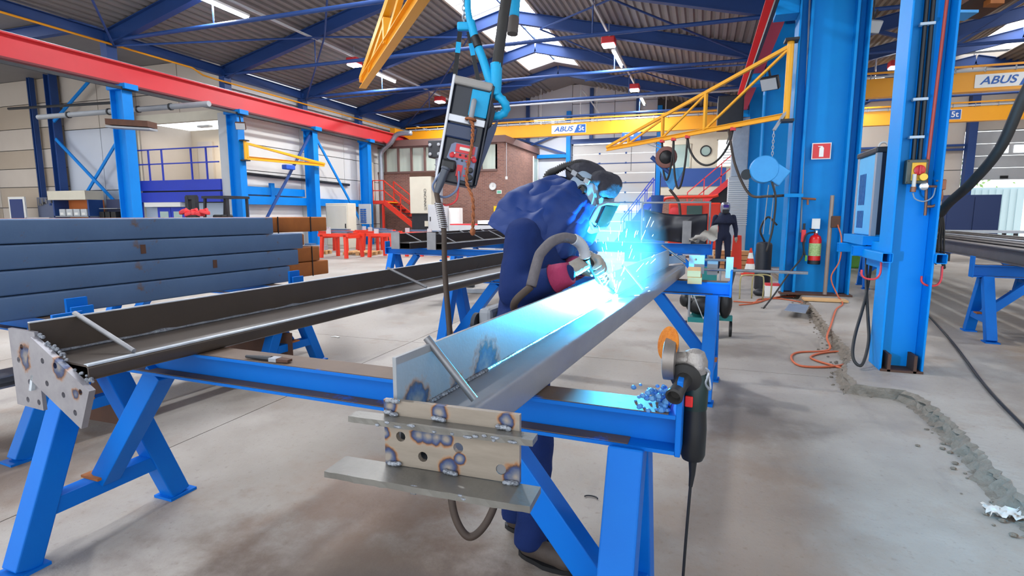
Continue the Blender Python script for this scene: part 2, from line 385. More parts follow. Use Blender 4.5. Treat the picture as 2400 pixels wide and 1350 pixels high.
# ---------------------------------------------------------------- walls
m_panel = mat('white_wall_panel', (226, 224, 220), .55, 0, (214, 212, 208), .6, .5)
m_panelw = mat('warm_wall_panel', (208, 198, 186), .6, 0, (192, 180, 168), .7, .5)
m_panelb = mat('cool_wall_panel', (206, 212, 222), .55, 0, (196, 202, 214), .6, .5)
m_seam = mat('wall_seam_dark', (70, 70, 74), .7)
m_brickwall = None
def brick_material():
    m = bpy.data.materials.new('brown_brick'); m.use_nodes = True; N, L = m.node_tree.nodes, m.node_tree.links; b = N['Principled BSDF']
    geo = N.new('ShaderNodeNewGeometry'); sp = N.new('ShaderNodeSeparateXYZ'); L.new(geo.outputs['Position'], sp.inputs[0])
    ad = N.new('ShaderNodeMath'); ad.operation = 'ADD'; L.new(sp.outputs[0], ad.inputs[0]); L.new(sp.outputs[1], ad.inputs[1])
    cb = N.new('ShaderNodeCombineXYZ'); L.new(ad.outputs[0], cb.inputs[0]); L.new(sp.outputs[2], cb.inputs[1])
    t = N.new('ShaderNodeTexBrick'); L.new(cb.outputs[0], t.inputs['Vector'])
    t.inputs['Color1'].default_value = lin((150, 104, 90))+(1,); t.inputs['Color2'].default_value = lin((126, 86, 76))+(1,); t.inputs['Mortar'].default_value = lin((150, 132, 122))+(1,)
    t.inputs['Scale'].default_value = 1; t.inputs['Mortar Size'].default_value = .008; t.inputs['Brick Width'].default_value = .22; t.inputs['Row Height'].default_value = .07
    L.new(t.outputs['Color'], b.inputs['Base Color']); b.inputs['Roughness'].default_value = .8
    return m
m_brick = brick_material()

def panel_wall(st, axis, fixed, a_edges, z_edges, mt, side, name='panel', skip=(), th=.06, gap=.015, mats=None):
    """wall of separate panels; axis 'x' runs along x at y=fixed, 'y' along y at x=fixed; side = direction the face looks"""
    for i in range(len(a_edges)-1):
        for j in range(len(z_edges)-1):
            if (i, j) in skip: continue
            a0, a1, z0, z1 = a_edges[i]+gap, a_edges[i+1]-gap, z_edges[j]+gap, z_edges[j+1]-gap
            f0, f1 = fixed, fixed-side*th
            mm = mats[(i+j*3) % len(mats)] if mats else mt
            if axis == 'x': MB().lohi((a0, min(f0, f1), z0), (a1, max(f0, f1), z1)).build(name, mm, st)
            else: MB().lohi((min(f0, f1), a0, z0), (max(f0, f1), a1, z1)).build(name, mm, st)

# hall left wall (plane x = -16.6) behind the runway columns
wl = struct('wall_left', (-16.6, 16.2, 0))
MB().lohi((-16.9, 16.25, 0), (-16.66, 32.3, 7.0)).build('backing', m_seam, wl)
panel_wall(wl, 'y', -16.6, [16.3, 19.9, 23.0, 26.0, 29, 32.2], [0, 1.0, 2.1, 3.2, 4.2, 5.2, 6.1, 7.0], m_panel, 1)
MB().cyl((-16.5, 16.5, 3.05), (-16.5, 23.2, 2.95), .06).build('wall_pipe', m_dark, wl, True)
MB().bar((-16.42, 16.4, 2.05), (-16.42, 24.6, 2.05), .24, .32).build('blue_lower_girder', m_bluef, wl)
MB().bar((-16.42, 16.4, 2.42), (-16.42, 19.8, 2.42), .12, .30).build('blue_upper_girder', m_bluef, wl)
MB().bar((-16.40, 17.9, 2.2), (-16.40, 17.9, 2.75), .12, .2, Vector((0, 1, 0))).build('girder_stub', m_bluef, wl)

# left bay end wall (plane y = 16.2) facing the camera
wb = struct('wall_left_bay', (-24, 16.2, 0))
MB().lohi((-33, 16.27, 0), (-21.25, 16.5, 7.2)).build('backing', m_seam, wb); MB().lohi((-21.25, 16.27, 5.1), (-16.9, 16.5, 7.2)).build('backing', m_seam, wb); MB().lohi((-21.25, 16.27, 0), (-16.9, 16.5, 2.3)).build('backing', m_seam, wb)
panel_wall(wb, 'x', 16.2, [-33, -30.2, -27.6, -25.55], [0, .9, 1.8, 2.7, 3.5, 4.3, 5.2, 6.2, 7.2], m_panelw, -1, mats=[m_panelw, mat('wall_panel_tan', (190, 176, 158), .6, 0, (174, 158, 140), .7, .6)])
panel_wall(wb, 'x', 16.2, [-25.55, -23.4, -21.25], [2.5, 5.0], m_panelb, -1)
panel_wall(wb, 'x', 16.2, [-25.55, -23.4, -21.25], [0, 2.5], mat('pale_grey_blue_panel', (176, 190, 206), .6), -1)
panel_wall(wb, 'x', 16.2, [-25.55, -23.4, -21.25, -19.0, -16.9], [5.0, 6.1, 7.2], m_panelw, -1)
# mezzanine recess between x=-21.2 and -16.95
MB().lohi((-21.2, 18.5, 2.3), (-16.95, 18.6, 5.1)).build('recess_back', mat('cream_plaster', (214, 200, 180), .7, 0, (200, 186, 166), .6, .5), wb)
MB().lohi((-21.25, 16.2, 2.3), (-21.15, 18.6, 5.1)).build('recess_side', m_panelw, wb)
MB().lohi((-17.0, 16.2, 2.3), (-16.9, 18.6, 5.1)).build('recess_side', m_panelw, wb)
MB().lohi((-21.25, 16.15, 5.0), (-16.6, 16.35, 5.35)).build('recess_lintel', m_cream, wb)
MB().lohi((-17.0, 16.05, 0), (-16.62, 16.3, 5.2)).build('corner_post', m_lgrey, wb)
MB().lohi((-21.45, 16.1, 0), (-21.2, 16.3, 5.1)).build('corner_post', m_cream, wb)
MB().lohi((-21.2, 16.12, 2.3), (-16.95, 18.6, 2.45)).build('mezzanine_deck', m_dark, wb)
MB().lohi((-20.7, 18.38, 2.45), (-19.9, 18.5, 4.6)).build('recess_door', m_panelw, wb)
MB().lohi((-21.2, 16.20, 0), (-16.95, 16.26, 1.95)).build('lower_front', mat('pale_grey_blue_panel', (176, 190, 206), .6), wb)
# mezzanine front beam and rail
mz = thing('mezzanine_edge', 'royal blue mezzanine floor edge with a slim guard rail above the double door', 'balcony', (-19, 16.05, 2.0))
MB().lohi((-21.2, 15.98, 2.42), (-17.0, 16.1, 2.82)).build('edge_beam', m_royal, mz)
MB().lohi((-21.4, 15.93, 1.98), (-17.0, 16.12, 2.36)).build('lower_beam', m_royal, mz)
MB().lohi((-21.4, 15.95, 0), (-21.2, 16.1, 2.36)).build('post', m_royal, mz)
for z in (3.45, 4.0): MB().bar((-21.3, 16.02, z), (-17.05, 16.02, z), .045, .045).build('hand_rail' if z > 3.6 else 'middle_rail', m_royal, mz)
for x in (-20.6, -19.9, -18.4, -17.65): MB().bar((x, 16.02, 2.8), (x, 16.02, 4.0), .05, .05).build('rail_post', m_royal, mz)

# hall back wall (plane y = 32)
wk = struct('wall_back', (-7, 32, 0))
MB().lohi((-17, 32.1, 0), (-7.3, 32.3, 9.2)).build('backing', m_seam, wk)
MB().lohi((-2.6, 32.1, 0), (2.2, 32.3, 9.2)).build('backing', m_seam, wk)
MB().lohi((-7.3, 32.1, 5.6), (-2.6, 32.3, 9.2)).build('backing', m_seam, wk)
panel_wall(wk, 'x', 32.0, [-16.6, -12, -9.4, -7.35], [0, 1.2, 2.4, 3.6, 4.8, 6.0, 7.2, 8.9], m_panelb, -1)
panel_wall(wk, 'x', 32.0, [-7.35, -4.9, -2.55], [5.6, 6.7, 7.8, 8.9], m_panelb, -1)
panel_wall(wk, 'x', 32.0, [-2.55, -.3, 2.0], [0, 1.2, 2.4, 3.6, 4.8, 6.0, 7.2], m_panelw, -1)
for x in (-7.5, -2.4): MB().lohi((x-.12, 31.7, 0), (x+.12, 31.98, 7.4)).build('door_column', m_bluef, wk)
MB().lohi((-7.5, 31.75, 5.55), (-2.4, 31.98, 5.8)).build('door_lintel', m_navy, wk)
for x in (-6.2, -3.6, -10): MB().lohi((x-.1, 31.8, 5.8), (x+.1, 31.98, 8.6)).build('gable_post', m_navy, wk)
MB().bar((-13, 31.85, 4.9), (-7.5, 31.85, 4.9), .2, .2).build('wall_girt', m_bluef, wk)
MB().bar((-11.5, 31.8, 6.3), (-7.6, 31.8, 5.0), .1, .1).build('wall_brace', m_navy, wk)
MB().bar((-11.5, 31.75, 5.0), (-7.6, 31.75, 6.3), .1, .1).build('wall_brace', m_navy, wk)
# sectional door in the back wall
d1 = struct('door_1', (-4.95, 32, 0))
zz = [0, .55, 1.1, 1.65, 2.2, 2.75, 3.3, 3.85, 4.4, 4.95, 5.5]
for j in range(10):
    MB().lohi((-7.3, 31.98, zz[j]+.012), (-2.6, 32.04, zz[j+1]-.012)).build('door_panel', mat('sectional_door_panel', (192, 191, 190), .55, 0, (184, 183, 182), .6, .5), d1, bevel=.01)
    for x in (-5.7, -4.2): MB().lohi((x-.05, 31.95, zz[j]-.03), (x+.05, 31.985, zz[j]+.06)).build('hinge', m_navy, d1)
for j in (4, 6, 8): MB().lohi((-7.3, 31.955, zz[j]-.02), (-2.6, 31.975, zz[j]+.025)).build('stiffener', m_navy, d1)
for x in (-4.6, -3.9): MB().lohi((x, 31.95, 1.72), (x+.55, 31.979, 2.02)).build('vision_pane', mat('bright_pane', (244, 248, 250), .3, emit=(236, 244, 250), estr=1.4), d1)
# facade at the right of the back wall
wf = struct('wall_facade', (-.3, 31.4, 0))
MB().lohi((-2.2, 31.4, 3.2), (2.0, 31.6, 6.0)).build('upper_cladding', m_cream, wf)
MB().lohi((-2.2, 31.38, 2.55), (1.1, 31.6, 3.2)).build('cream_band', m_cream, wf)
MB().lohi((-2.2, 31.34, 3.0), (1.1, 31.42, 3.95)).build('blue_band', mat('facade_blue', (44, 84, 160), .5), wf)
MB().lohi((-2.2, 31.4, 0), (2.0, 31.6, 2.55)).build('brick_base', m_brick, wf)
for (n, x0, x1, z0, z1) in ((1, -1.7, -.72, 4.0, 5.25), (2, .62, 1.45, 4.0, 5.4)):
    wn = struct('window_%d' % n, (x0, 31.35, z0))
    MB().lohi((x0, 31.36, z0), (x1, 31.395, z1)).build('pane', m_glass if n == 1 else mat('bright_pane', (244, 248, 250), .3, emit=(236, 244, 250), estr=1.4), wn)
    for zf in (z0, z1): MB().lohi((x0-.05, 31.33, zf-.03), (x1+.05, 31.40, zf+.03)).build('frame_bar', m_cream, wn)
    for xf in (x0, x1): MB().lohi((xf-.03, 31.33, z0), (xf+.03, 31.40, z1)).build('frame_bar', m_cream, wn)
    if n == 2:
        for k in range(6): MB().lohi((x0+.3, 31.34, z0+.15+k*.14), (x1-.05, 31.36, z0+.2+k*.14)).build('blind_slat', m_lgrey, wn)
wn = struct('window_3', (.05, 31.3, 4.9))
MB().lathe((.05, 31.4, 4.85), (0, -1, 0), [(0, .29), (.06, .29), (.06, .24), (.02, .24)], 24).build('round_frame', m_dark, wn, True)
MB().lathe((.05, 31.4, 4.85), (0, -1, 0), [(0, .23), (.03, .23)], 24).build('pane', m_glass, wn)

# right bay back wall (plane y = 32) with an open gate
wr = struct('wall_right_bay', (12, 32, 0))
panel_wall(wr, 'x', 32.0, [2.2, 4.4, 6.6, 8.8, 11.6], [0, 1.2, 2.4, 3.6, 4.8, 6.0, 7.4, 8.9], m_panelw, -1)
panel_wall(wr, 'x', 32.0, [11.6, 14.5, 17.6], [5.4, 6.6, 7.8, 8.9], m_panelw, -1)
panel_wall(wr, 'x', 32.0, [17.6, 20, 23], [0, 1.8, 3.6, 5.4, 7.2, 8.9], m_panelw, -1)
MB().lohi((2.0, 32.1, 0), (11.6, 32.3, 9)).build('backing', m_seam, wr)
MB().lohi((11.6, 32.1, 5.4), (23, 32.3, 9)).build('backing', m_seam, wr)
for x in (11.75, 17.6): MB().lohi((x-.16, 31.6, 0), (x+.16, 31.98, 8)).build('gate_column', m_navy, wr)
for z in (4.55, 4.75): MB().bar((2.3, 31.9, z), (11.6, 31.9, z), .1, .1).build('wall_girt', m_navy, wr)
d2 = struct('door_2', (14.7, 32, 3.1))
for j in range(4):
    MB().lohi((11.95, 32.0, 3.12+j*.56), (17.4, 32.05, 3.12+(j+1)*.56-.02)).build('door_panel', m_lgrey, d2, bevel=.008)
for x in (12.75, 13.5, 14.25, 15, 15.75): MB().lohi((x, 31.97, 4.34), (x+.55, 31.999, 4.68)).build('vision_pane', MATS['bright_pane'], d2)
MB().lohi((13.1, 31.96, 3.17), (13.4, 31.999, 3.3)).build('grip', m_black, d2)
MB().lohi((23, -6, 0), (23.2, 32.3, 8)).build('wall_right', m_panelw)['kind'] = 'structure'
MB().lohi((-33.2, -6, 0), (-33, 16.3, 7.2)).build('wall_left_far', m_panelw)['kind'] = 'structure'
# seen through the gate
yd = struct('floor_yard', (14, 38, 0)); MB().lohi((4, 32.4, -.4), (30, 60, .02)).build('paving', mat('pale_paving', (214, 212, 206), .8), yd)
ct = thing('shipping_container', 'pale blue container standing outdoors beyond the open gate', 'container', (14.6, 39, 0))
for k in range(26): MB().lohi((12.6+k*.16, 38.0+(.04 if k % 2 else 0), .2), (12.6+(k+1)*.16, 38.12, 2.9)).build('side_rib', mat('container_blue', (196, 218, 224), .6), ct)
MB().lohi((12.55, 38.1, .05), (16.8, 40.4, 3.0)).build('shell', MATS['container_blue'], ct)
bush = MB(); rb = random.Random(5)
for k in range(700):
    p = Vector((13.6+rb.gauss(0, 1.6), 43+rb.gauss(0, .6), 3.6+rb.gauss(0, .8))); a = rb.uniform(0, 6.28); s_ = rb.uniform(.1, .22)
    dx = Vector((math.cos(a), rb.uniform(-.5, .5), math.sin(a)))*s_; dy = Vector((-math.sin(a), rb.uniform(-.5, .5), math.cos(a)))*s_*.5
    bush.add([p-dx, p+dy, p+dx, p-dy], [(0, 1, 2, 3)])
tr = thing('tree', 'light green tree crown seen above the container outdoors', 'tree', (13.6, 43, 0))
bush.build('foliage', mat('leaf_green', (150, 180, 110), .7, 0, (110, 150, 80), .8, 2), tr); MB().cyl((13.6, 43, 0), (13.6, 43, 3.4), .15, .1).build('trunk', m_rustdark, tr)

# ---------------------------------------------------------------- brick office block inside the hall
ob = thing('office_block', 'brown brick office block with a ribbon of windows below the crane girder', 'building', (-13.2, 28.5, 0))
MB().lohi((-17.0, 26.0, 0), (-9.4, 26.25, 3.7)).build('front_wall', m_brick, ob)
MB().lohi((-9.75, 26.0, 3.7), (-9.4, 26.25, 5.1)).build('front_pier', m_brick, ob)
MB().lohi((-9.65, 26.25, 0), (-9.4, 34, 5.1)).build('side_wall', m_brick, ob)
MB().lohi((-15.62, 25.9, 5.05), (-9.3, 34, 5.38)).build('roof_fascia', mat('brown_fascia', (112, 84, 78), .6), ob)
MB().lohi((-17.0, 26.0, 4.98), (-9.75, 26.2, 5.06)).build('window_head', MATS['brown_fascia'], ob)
MB().lohi((-17.0, 25.93, 3.66), (-9.75, 26.2, 3.76)).build('window_sill', MATS['brown_fascia'], ob)
xw = [-16.95+k*.79 for k in range(10)]
for k in range(9):
    MB().lohi((xw[k]+.05, 26.08, 3.76), (xw[k+1]-.05, 26.14, 4.98)).build('window_pane', m_curtain, ob)
    MB().lohi((xw[k]-.05, 25.98, 3.76), (xw[k]+.05, 26.18, 4.98)).build('mullion', MATS['brown_fascia'], ob)
MB().lohi((-9.42, 31.0, 3.3), (-9.36, 31.8, 4.75)).build('side_window', m_glass, ob)
MB().lohi((-9.39, 30.9, 3.2), (-9.34, 31.0, 4.85)).build('side_window_frame', m_white, ob)
MB().lohi((-9.39, 31.8, 3.2), (-9.34, 31.9, 4.85)).build('side_window_frame', m_white, ob)

# ---------------------------------------------------------------- roof of the hall
EAVE, RIDGE, XL, XM, XR = 6.75, 8.95, -16.35, -7.2, 1.95
ce = struct('ceiling', (-7.2, 14, 8))
m_deck = mat('dark_roof_deck', (138, 134, 134), .6, 0, (122, 118, 118), .7, .8)
m_deck2 = mat('brown_roof_deck', (158, 144, 128), .6, 0, (140, 128, 114), .7, .8)
def deck(x0, z0, x1, z1, y0, y1, name, mt, st, pitch=.25, dep=.07):
    L_ = math.hypot(x1-x0, z1-z0); n = int(L_/pitch); ex, ez = (x1-x0)/L_, (z1-z0)/L_; nx, nz = -ez, ex
    if nz < 0: nx, nz = -nx, -nz
    r0, r1 = [], []
    for k in range(n):
        for (s, h) in ((0, 0), (.42, 0), (.54, dep), (.88, dep)):
            s_ = (k+s)*L_/n; x, z = x0+ex*s_+nx*h, z0+ez*s_+nz*h
            r0.append(Vector((x, y0, z))); r1.append(Vector((x, y1, z)))
    r0.append(Vector((x1, y0, z1))); r1.append(Vector((x1, y1, z1)))
    MB().grid([r0, r1]).build(name, mt, st)
SK = 1.3; zk = RIDGE-(RIDGE-EAVE)*SK/(XM-XL)
deck(XL, EAVE, XM-SK, zk, -6, 32.2, 'roof_deck', m_deck, ce)
deck(XR, EAVE, XM+SK, zk, -6, 32.2, 'roof_deck', m_deck, ce)
for (y0, y1) in ((-6, -4), (27.2, 32.2)):
    MB().plate([(XM-SK, y0, zk), (XM, y0, RIDGE), (XM, y1, RIDGE), (XM-SK, y1, zk)], (0, 0, 1), .03).build('ridge_sheet', m_deck, ce)
    MB().plate([(XM+SK, y0, zk), (XM, y0, RIDGE), (XM, y1, RIDGE), (XM+SK, y1, zk)], (0, 0, 1), .03).build('ridge_sheet', m_deck, ce)
m_sky = mat('translucent_rooflight', (240, 244, 246), .6, emit=(244, 248, 255), estr=SKYLIGHT)
FY = [-4.4, -.35, 3.7, 7.75, 11.8, 15.85, 19.9, 23.95, 28.0]
sl = struct('window_4', (XM, 14, RIDGE))
for k in range(len(FY)-1):
    if FY[k+1] > 28.1 or FY[k] < -5: continue
    for q in range(3):
        ya, yb = FY[k]+.12+q*1.27, FY[k]+.12+(q+1)*1.27-.05
        if ya > 27.0: continue
        yb = min(yb, 27.15)
        for sx in (-1, 1):
            MB().plate([(XM+sx*(SK+.02), ya, zk+.16), (XM+sx*.03, ya, RIDGE+.2), (XM+sx*.03, yb, RIDGE+.2), (XM+sx*(SK+.02), yb, zk+.16)], (0, 0, 1), .02).build('rooflight_pane', m_sky, sl)
            MB().bar((XM+sx*(SK+.02), yb+.025, zk+.13), (XM, yb+.025, RIDGE+.16), .05, .07).build('glazing_bar', m_lgrey, sl)
for sx in (-1, 1): MB().lohi((XM+sx*SK-.04, -4.2, zk-.02), (XM+sx*SK+.04, 27.2, zk+.18)).build('curb', m_panelw, sl)
MB().bar((XM, -4.3, RIDGE+.12), (XM, 27.2, RIDGE+.12), .06, .08).build('ridge_bar', m_navyroof, sl)
for y in FY:
    for (xa, xb) in ((XL, XM), (XR, XM)):
        MB().ibeam((xa, y, EAVE-.24), (xb, y, RIDGE-.22), .42, .2, .02, .014).build('rafter', m_navyroof, ce)
    MB().cyl((XL, y, 6.45), (XR, y, 6.45), .055, n=10).build('tie_tube', m_navyroof, ce, True)
    for x in (-12.4, -3.1):
        zr_ = EAVE + (RIDGE-EAVE)*((x-XL)/(XM-XL) if x < XM else (XR-x)/(XR-XM)) - .4
        MB().cyl((x, y, 6.45), (x, y, zr_), .02, n=6).build('tie_hanger', m_navyroof, ce)
for x, z in ((XL, EAVE-.12), (XR, EAVE-.12)): MB().ibeam((x, -6, z-.1), (x, 32, z-.1), .3, .2).build('eave_beam', m_navyroof, ce)
for k in range(len(FY)-1):                           # wind bracing in the roof plane
    y0, y1 = FY[k], FY[k+1]
    if k % 2: y0, y1 = y1, y0
    for (x0, x1) in ((XL+.2, -12.0), (-12.0, XM-1.4), (XR-.2, -2.6), (-2.6, XM+1.4)):
        za = [EAVE+(RIDGE-EAVE)*((x-XL)/(XM-XL) if x < XM else (XR-x)/(XR-XM)) - .5 for x in (x0, x1)]
        MB().cyl((x0, y0, za[0]), (x1, y1, za[1]), .03, n=6).build('wind_brace', m_navyroof, ce)
        y0, y1 = y1, y0
# ends of the hall roof space: gable cladding above the back wall
MB().plate([(XL-.3, 32.25, 6.0), (XM, 32.25, RIDGE+.1), (XR, 32.25, 6.0)], (0, 1, 0), .05).build('gable_sheet', m_panelb, ce)

# roof of right bay and left bay
cr = struct('ceiling_right_bay', (12, 14, 8))
deck(2.0, 6.8, 11.0, 8.9, -6, 32.2, 'roof_deck', m_deck2, cr); deck(23.2, 6.1, 12.4, 8.6, -6, 32.2, 'roof_deck', m_deck2, cr)
for k in range(8): MB().lohi((11.0, FY[k]+.1, 8.86), (12.4, FY[k+1]-.1, 8.9)).build('rooflight_pane', m_sky, cr)  # added glowing panes, unseen, to light the right bay
for y in FY + [32]:
    MB().ibeam((2.1, y, 6.55), (11.7, y, 8.6), .42, .2, .02, .014).build('rafter', m_navyroof, cr)
    MB().ibeam((23, y, 5.9), (11.7, y, 8.6), .42, .2, .02, .014).build('rafter', m_navyroof, cr)
    MB().cyl((2.1, y, 6.35), (23, y, 6.35), .05, n=8).build('tie_tube', m_navyroof, cr, True)
    MB().bar((6.5, y, 6.35), (9.3, y, 8.1), .1, .1).build('strut', m_navyroof, cr)
    MB().bar((6.5, y, 6.35), (4.3, y, 7.1), .1, .1).build('strut', m_navyroof, cr)
    MB().bar((6.5, y, 6.35), (6.5, y, 7.5), .1, .1).build('strut', m_navyroof, cr)
MB().plate([(2.0, 32.25, 6.0), (2.0, 32.25, 6.8), (11.7, 32.25, 9.0), (23, 32.25, 6.0)], (0, 1, 0), .05).build('gable_sheet', m_panelw, cr)
cl = struct('ceiling_left_bay', (-24, 6, 7.2))
for k in range(10): MB().lohi((-33, -6+k*2.24, 7.2), (-16.4, -6+(k+1)*2.24-.02, 7.3)).build('roof_sheet', m_deck, cl)
for y in (3.7, 7.75, 11.8): MB().ibeam((-33, y, 7.0), (-16.4, y, 7.0), .35, .18).build('roof_beam', m_navyroof, cl)
for (x, y) in ((-28, 2), (-28, 6), (-28, 10), (-22, 2), (-22, 6), (-22, 10)): MB().lohi((x-1, y-1, 7.14), (x+1, y+1, 7.19)).build('rooflight_pane', m_sky, cl)  # unseen glowing panes added as light sources for the left bay

# ---------------------------------------------------------------- columns
def hcol(name, label, x, y, bx, by, z0, z1, mt, tf=.03, tw=.02, base=None):
    t = thing(name, label, 'column', (x, y, z0))
    MB().lohi((x-bx/2, y-by/2, z0), (x-bx/2+tf, y+by/2, z1)).build('flange', mt, t)
    MB().lohi((x+bx/2-tf, y-by/2, z0), (x+bx/2, y+by/2, z1)).build('flange', mt, t)
    MB().lohi((x-bx/2+tf, y-tw/2, z0), (x+bx/2-tf, y+tw/2, z1)).build('web', mt, t)
    if base: MB().lohi((x-bx/2-.06, y-by/2-.06, z0), (x+bx/2+.06, y+by/2+.06, z0+.025)).build('base_plate', base, t)
    return t
lab = {3.7: 'blue runway column nearest the left edge of the hall opening', 11.8: 'bright blue steel column in front of the white cross-braced wall', 15.9: 'bright blue steel column carrying the small yellow jib by the forklift',
       19.95: 'bright blue steel column between the small jib tip and the cream cabinet', 24.0: 'bright blue steel column at the landing of the red stairs'}
for y in (11.8, 15.9, 19.95, 24.0):
    t = hcol('runway_column', lab[y], -16.05, y, .5, .3, 0, 5.2, m_bluef)
    MB().lohi((-16.35, y-.2, 5.05), (-15.6, y+.2, 5.2)).build('cap_plate', m_bluef, t)
    MB().lohi((-16.5, y-.15, 5.2), (-16.25, y+.15, 6.6)).build('upper_post', m_navy, t)  # same column carried on; shade under the roof put into the darker blue
for (y, l) in ((10.9, 'navy blue column at the far left with a cross brace'), (13.9, 'navy blue column behind the cross pipe of the left bay')):
    pass
t = hcol('bay_column', 'navy blue column of the left bay beside the white cross-braced panels', -25.6, 15.9, .35, .3, 0, 7.2, m_navy)
t = hcol('bay_column', 'dark navy column at the far left picture edge', -30.6, 15.9, .3, .3, 0, 7.2, m_navy)
t = hcol('bay_column', 'thin navy wall post left of the cream shelf canopy', -27.0, 16.0, .16, .2, 0, 7.2, m_navy)
t = hcol('bay_column', 'navy blue column seen between the bright blue column and the red runway', -21.4, 15.7, .4, .3, 0, 7.2, m_navy)
cb_ = thing('cross_bracing', 'blue crossed wall braces on the white left bay panels', 'brace', (-23.5, 15.8, 0))
for (a, b) in (((-25.4, 15.75, 4.6), (-21.68, 15.75, 1.5)), ((-25.4, 15.8, 1.0), (-21.68, 15.8, 4.6)), ((-25.4, 15.75, 5.3), (-22.8, 15.75, 6.9))):
    MB().bar(a, b, .05, .12).build('brace', m_bluef, cb_)
bb = thing('column_bracing', 'blue inverted V bracing hanging from the runway beside the stairs', 'brace', (-16.1, 20, 0))
MB().bar((-15.95, 19.9, 5.0), (-15.95, 16.3, .4), .05, .11).build('brace', m_navy, bb)
MB().bar((-15.95, 20.0, 5.0), (-15.95, 23.9, .4), .05, .11).build('brace', m_bluef, bb)

# right row: near column, big column, far column
m_bluecol = mat('blue_column_paint', (0, 142, 214), .5, 0, (0, 126, 206), .7, 1.6, spec=.22, bump=.03, bscale=14, wear=(60, 70, 92), wthr=.77, wscale=6)
m_bluecol2 = mat('blue_flange_paint', (50, 136, 222), .38, 0, (40, 124, 212), .7, 1.6, bump=.03, bscale=14)
t = hcol('hall_column', 'bright blue H column with a yellow and red isolator switch on a broken concrete footing', 1.765, 5.85, .34, .34, RZ, 7.0, m_bluecol, .018, .012)
for ch in t.children: ch.modifiers.new('bevel', 'BEVEL').width = .004
near_col = t
for (dx, r) in ((-.1, 1), (.1, 1)): MB().lohi((1.765+dx-.012, 5.66, RZ), (1.765+dx+.012, 5.84, RZ+.16)).build('base_rib', m_rustdark, t)
MB().lohi((1.6, 5.66, RZ), (1.93, 6.04, RZ+.02)).build('base_plate', m_rustdark, t)
t = hcol('hall_column', 'very wide blue H column with a fire extinguisher hanging on it', 1.95, 11.05, 1.06, .52, RZ, 7.2, m_bluecol, .03, .02)
big_col = t
for ch in t.children: ch.modifiers.new('bevel', 'BEVEL').width = .006
MB().lohi((1.38, 10.72, RZ), (2.52, 11.4, RZ+.03)).build('base_plate', m_rustdark, t)
for x in (1.62, 2.3): MB().lohi((x-.02, 10.85, RZ), (x+.02, 11.05, 7.0)).build('stiffener', m_bluecol, t)
t = hcol('hall_column', 'wide blue H column standing behind the one with the extinguisher', 1.95, 16.4, 1.06, .5, RZ, 7.2, m_bluecol, .03, .02)
t = hcol('hall_column', 'farthest wide blue H column near the facade windows', 1.95, 21.8, 1.06, .5, RZ, 7.2, m_bluecol, .03, .02)
t = hcol('hall_column', 'blue H column out at the right carrying the nearest yellow jib', 1.8, .35, .34, .34, RZ, 7.0, m_bluecol, .018, .012)

# ---------------------------------------------------------------- crane runways
rw = thing('crane_runway', 'long red crane runway girder along the left columns', 'runway', (-15.9, 12, 5.2))
MB().lohi((-15.90, 2, 5.22), (-15.87, 30, 5.76)).build('web', m_red, rw)
MB().lohi((-16.05, 2, 5.74), (-15.72, 30, 5.78)).build('top_flange', m_red, rw)
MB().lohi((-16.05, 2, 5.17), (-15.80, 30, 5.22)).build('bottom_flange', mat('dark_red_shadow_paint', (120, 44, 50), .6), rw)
MB().lohi((-15.92, 2, 5.78), (-15.86, 30, 5.83)).build('crane_rail', m_galv, rw)
MB().bar((-15.72, 2, 5.06), (-15.72, 25.8, 5.06), .06, .08).build('conductor_bar', m_dark, rw)
op = MB().tube([(-16.18, 2, 6.36), (-16.18, 14.4, 6.32), (-16.18, 14.8, 6.18), (-16.18, 15.3, 6.16), (-16.18, 31, 6.16)], .03, 8).build('gas_pipe', m_orange, None, True)
tag(op, 'thin orange gas pipe running above the red runway', 'pipe')
rr_ = thing('crane_runway', 'red crane runway girder beside the wide blue columns', 'runway', (1.2, 12, 5.2))
MB().lohi((1.18, 4, 5.22), (1.21, 30, 5.76)).build('web', m_red, rr_)
MB().lohi((1.02, 4, 5.74), (1.36, 30, 5.78)).build('top_flange', m_red, rr_)
MB().lohi((1.05, 4, 5.17), (1.34, 30, 5.22)).build('bottom_flange', m_red, rr_)
MB().bar((1.02, 4, 5.02), (1.02, 30, 5.02), .06, .08).build('conductor_bar', m_dark, rr_)
for y in (11.05, 16.4, 21.8): MB().lohi((1.05, y-.2, 4.9), (1.415, y+.2, 5.17)).build('bracket', m_bluecol, rr_)

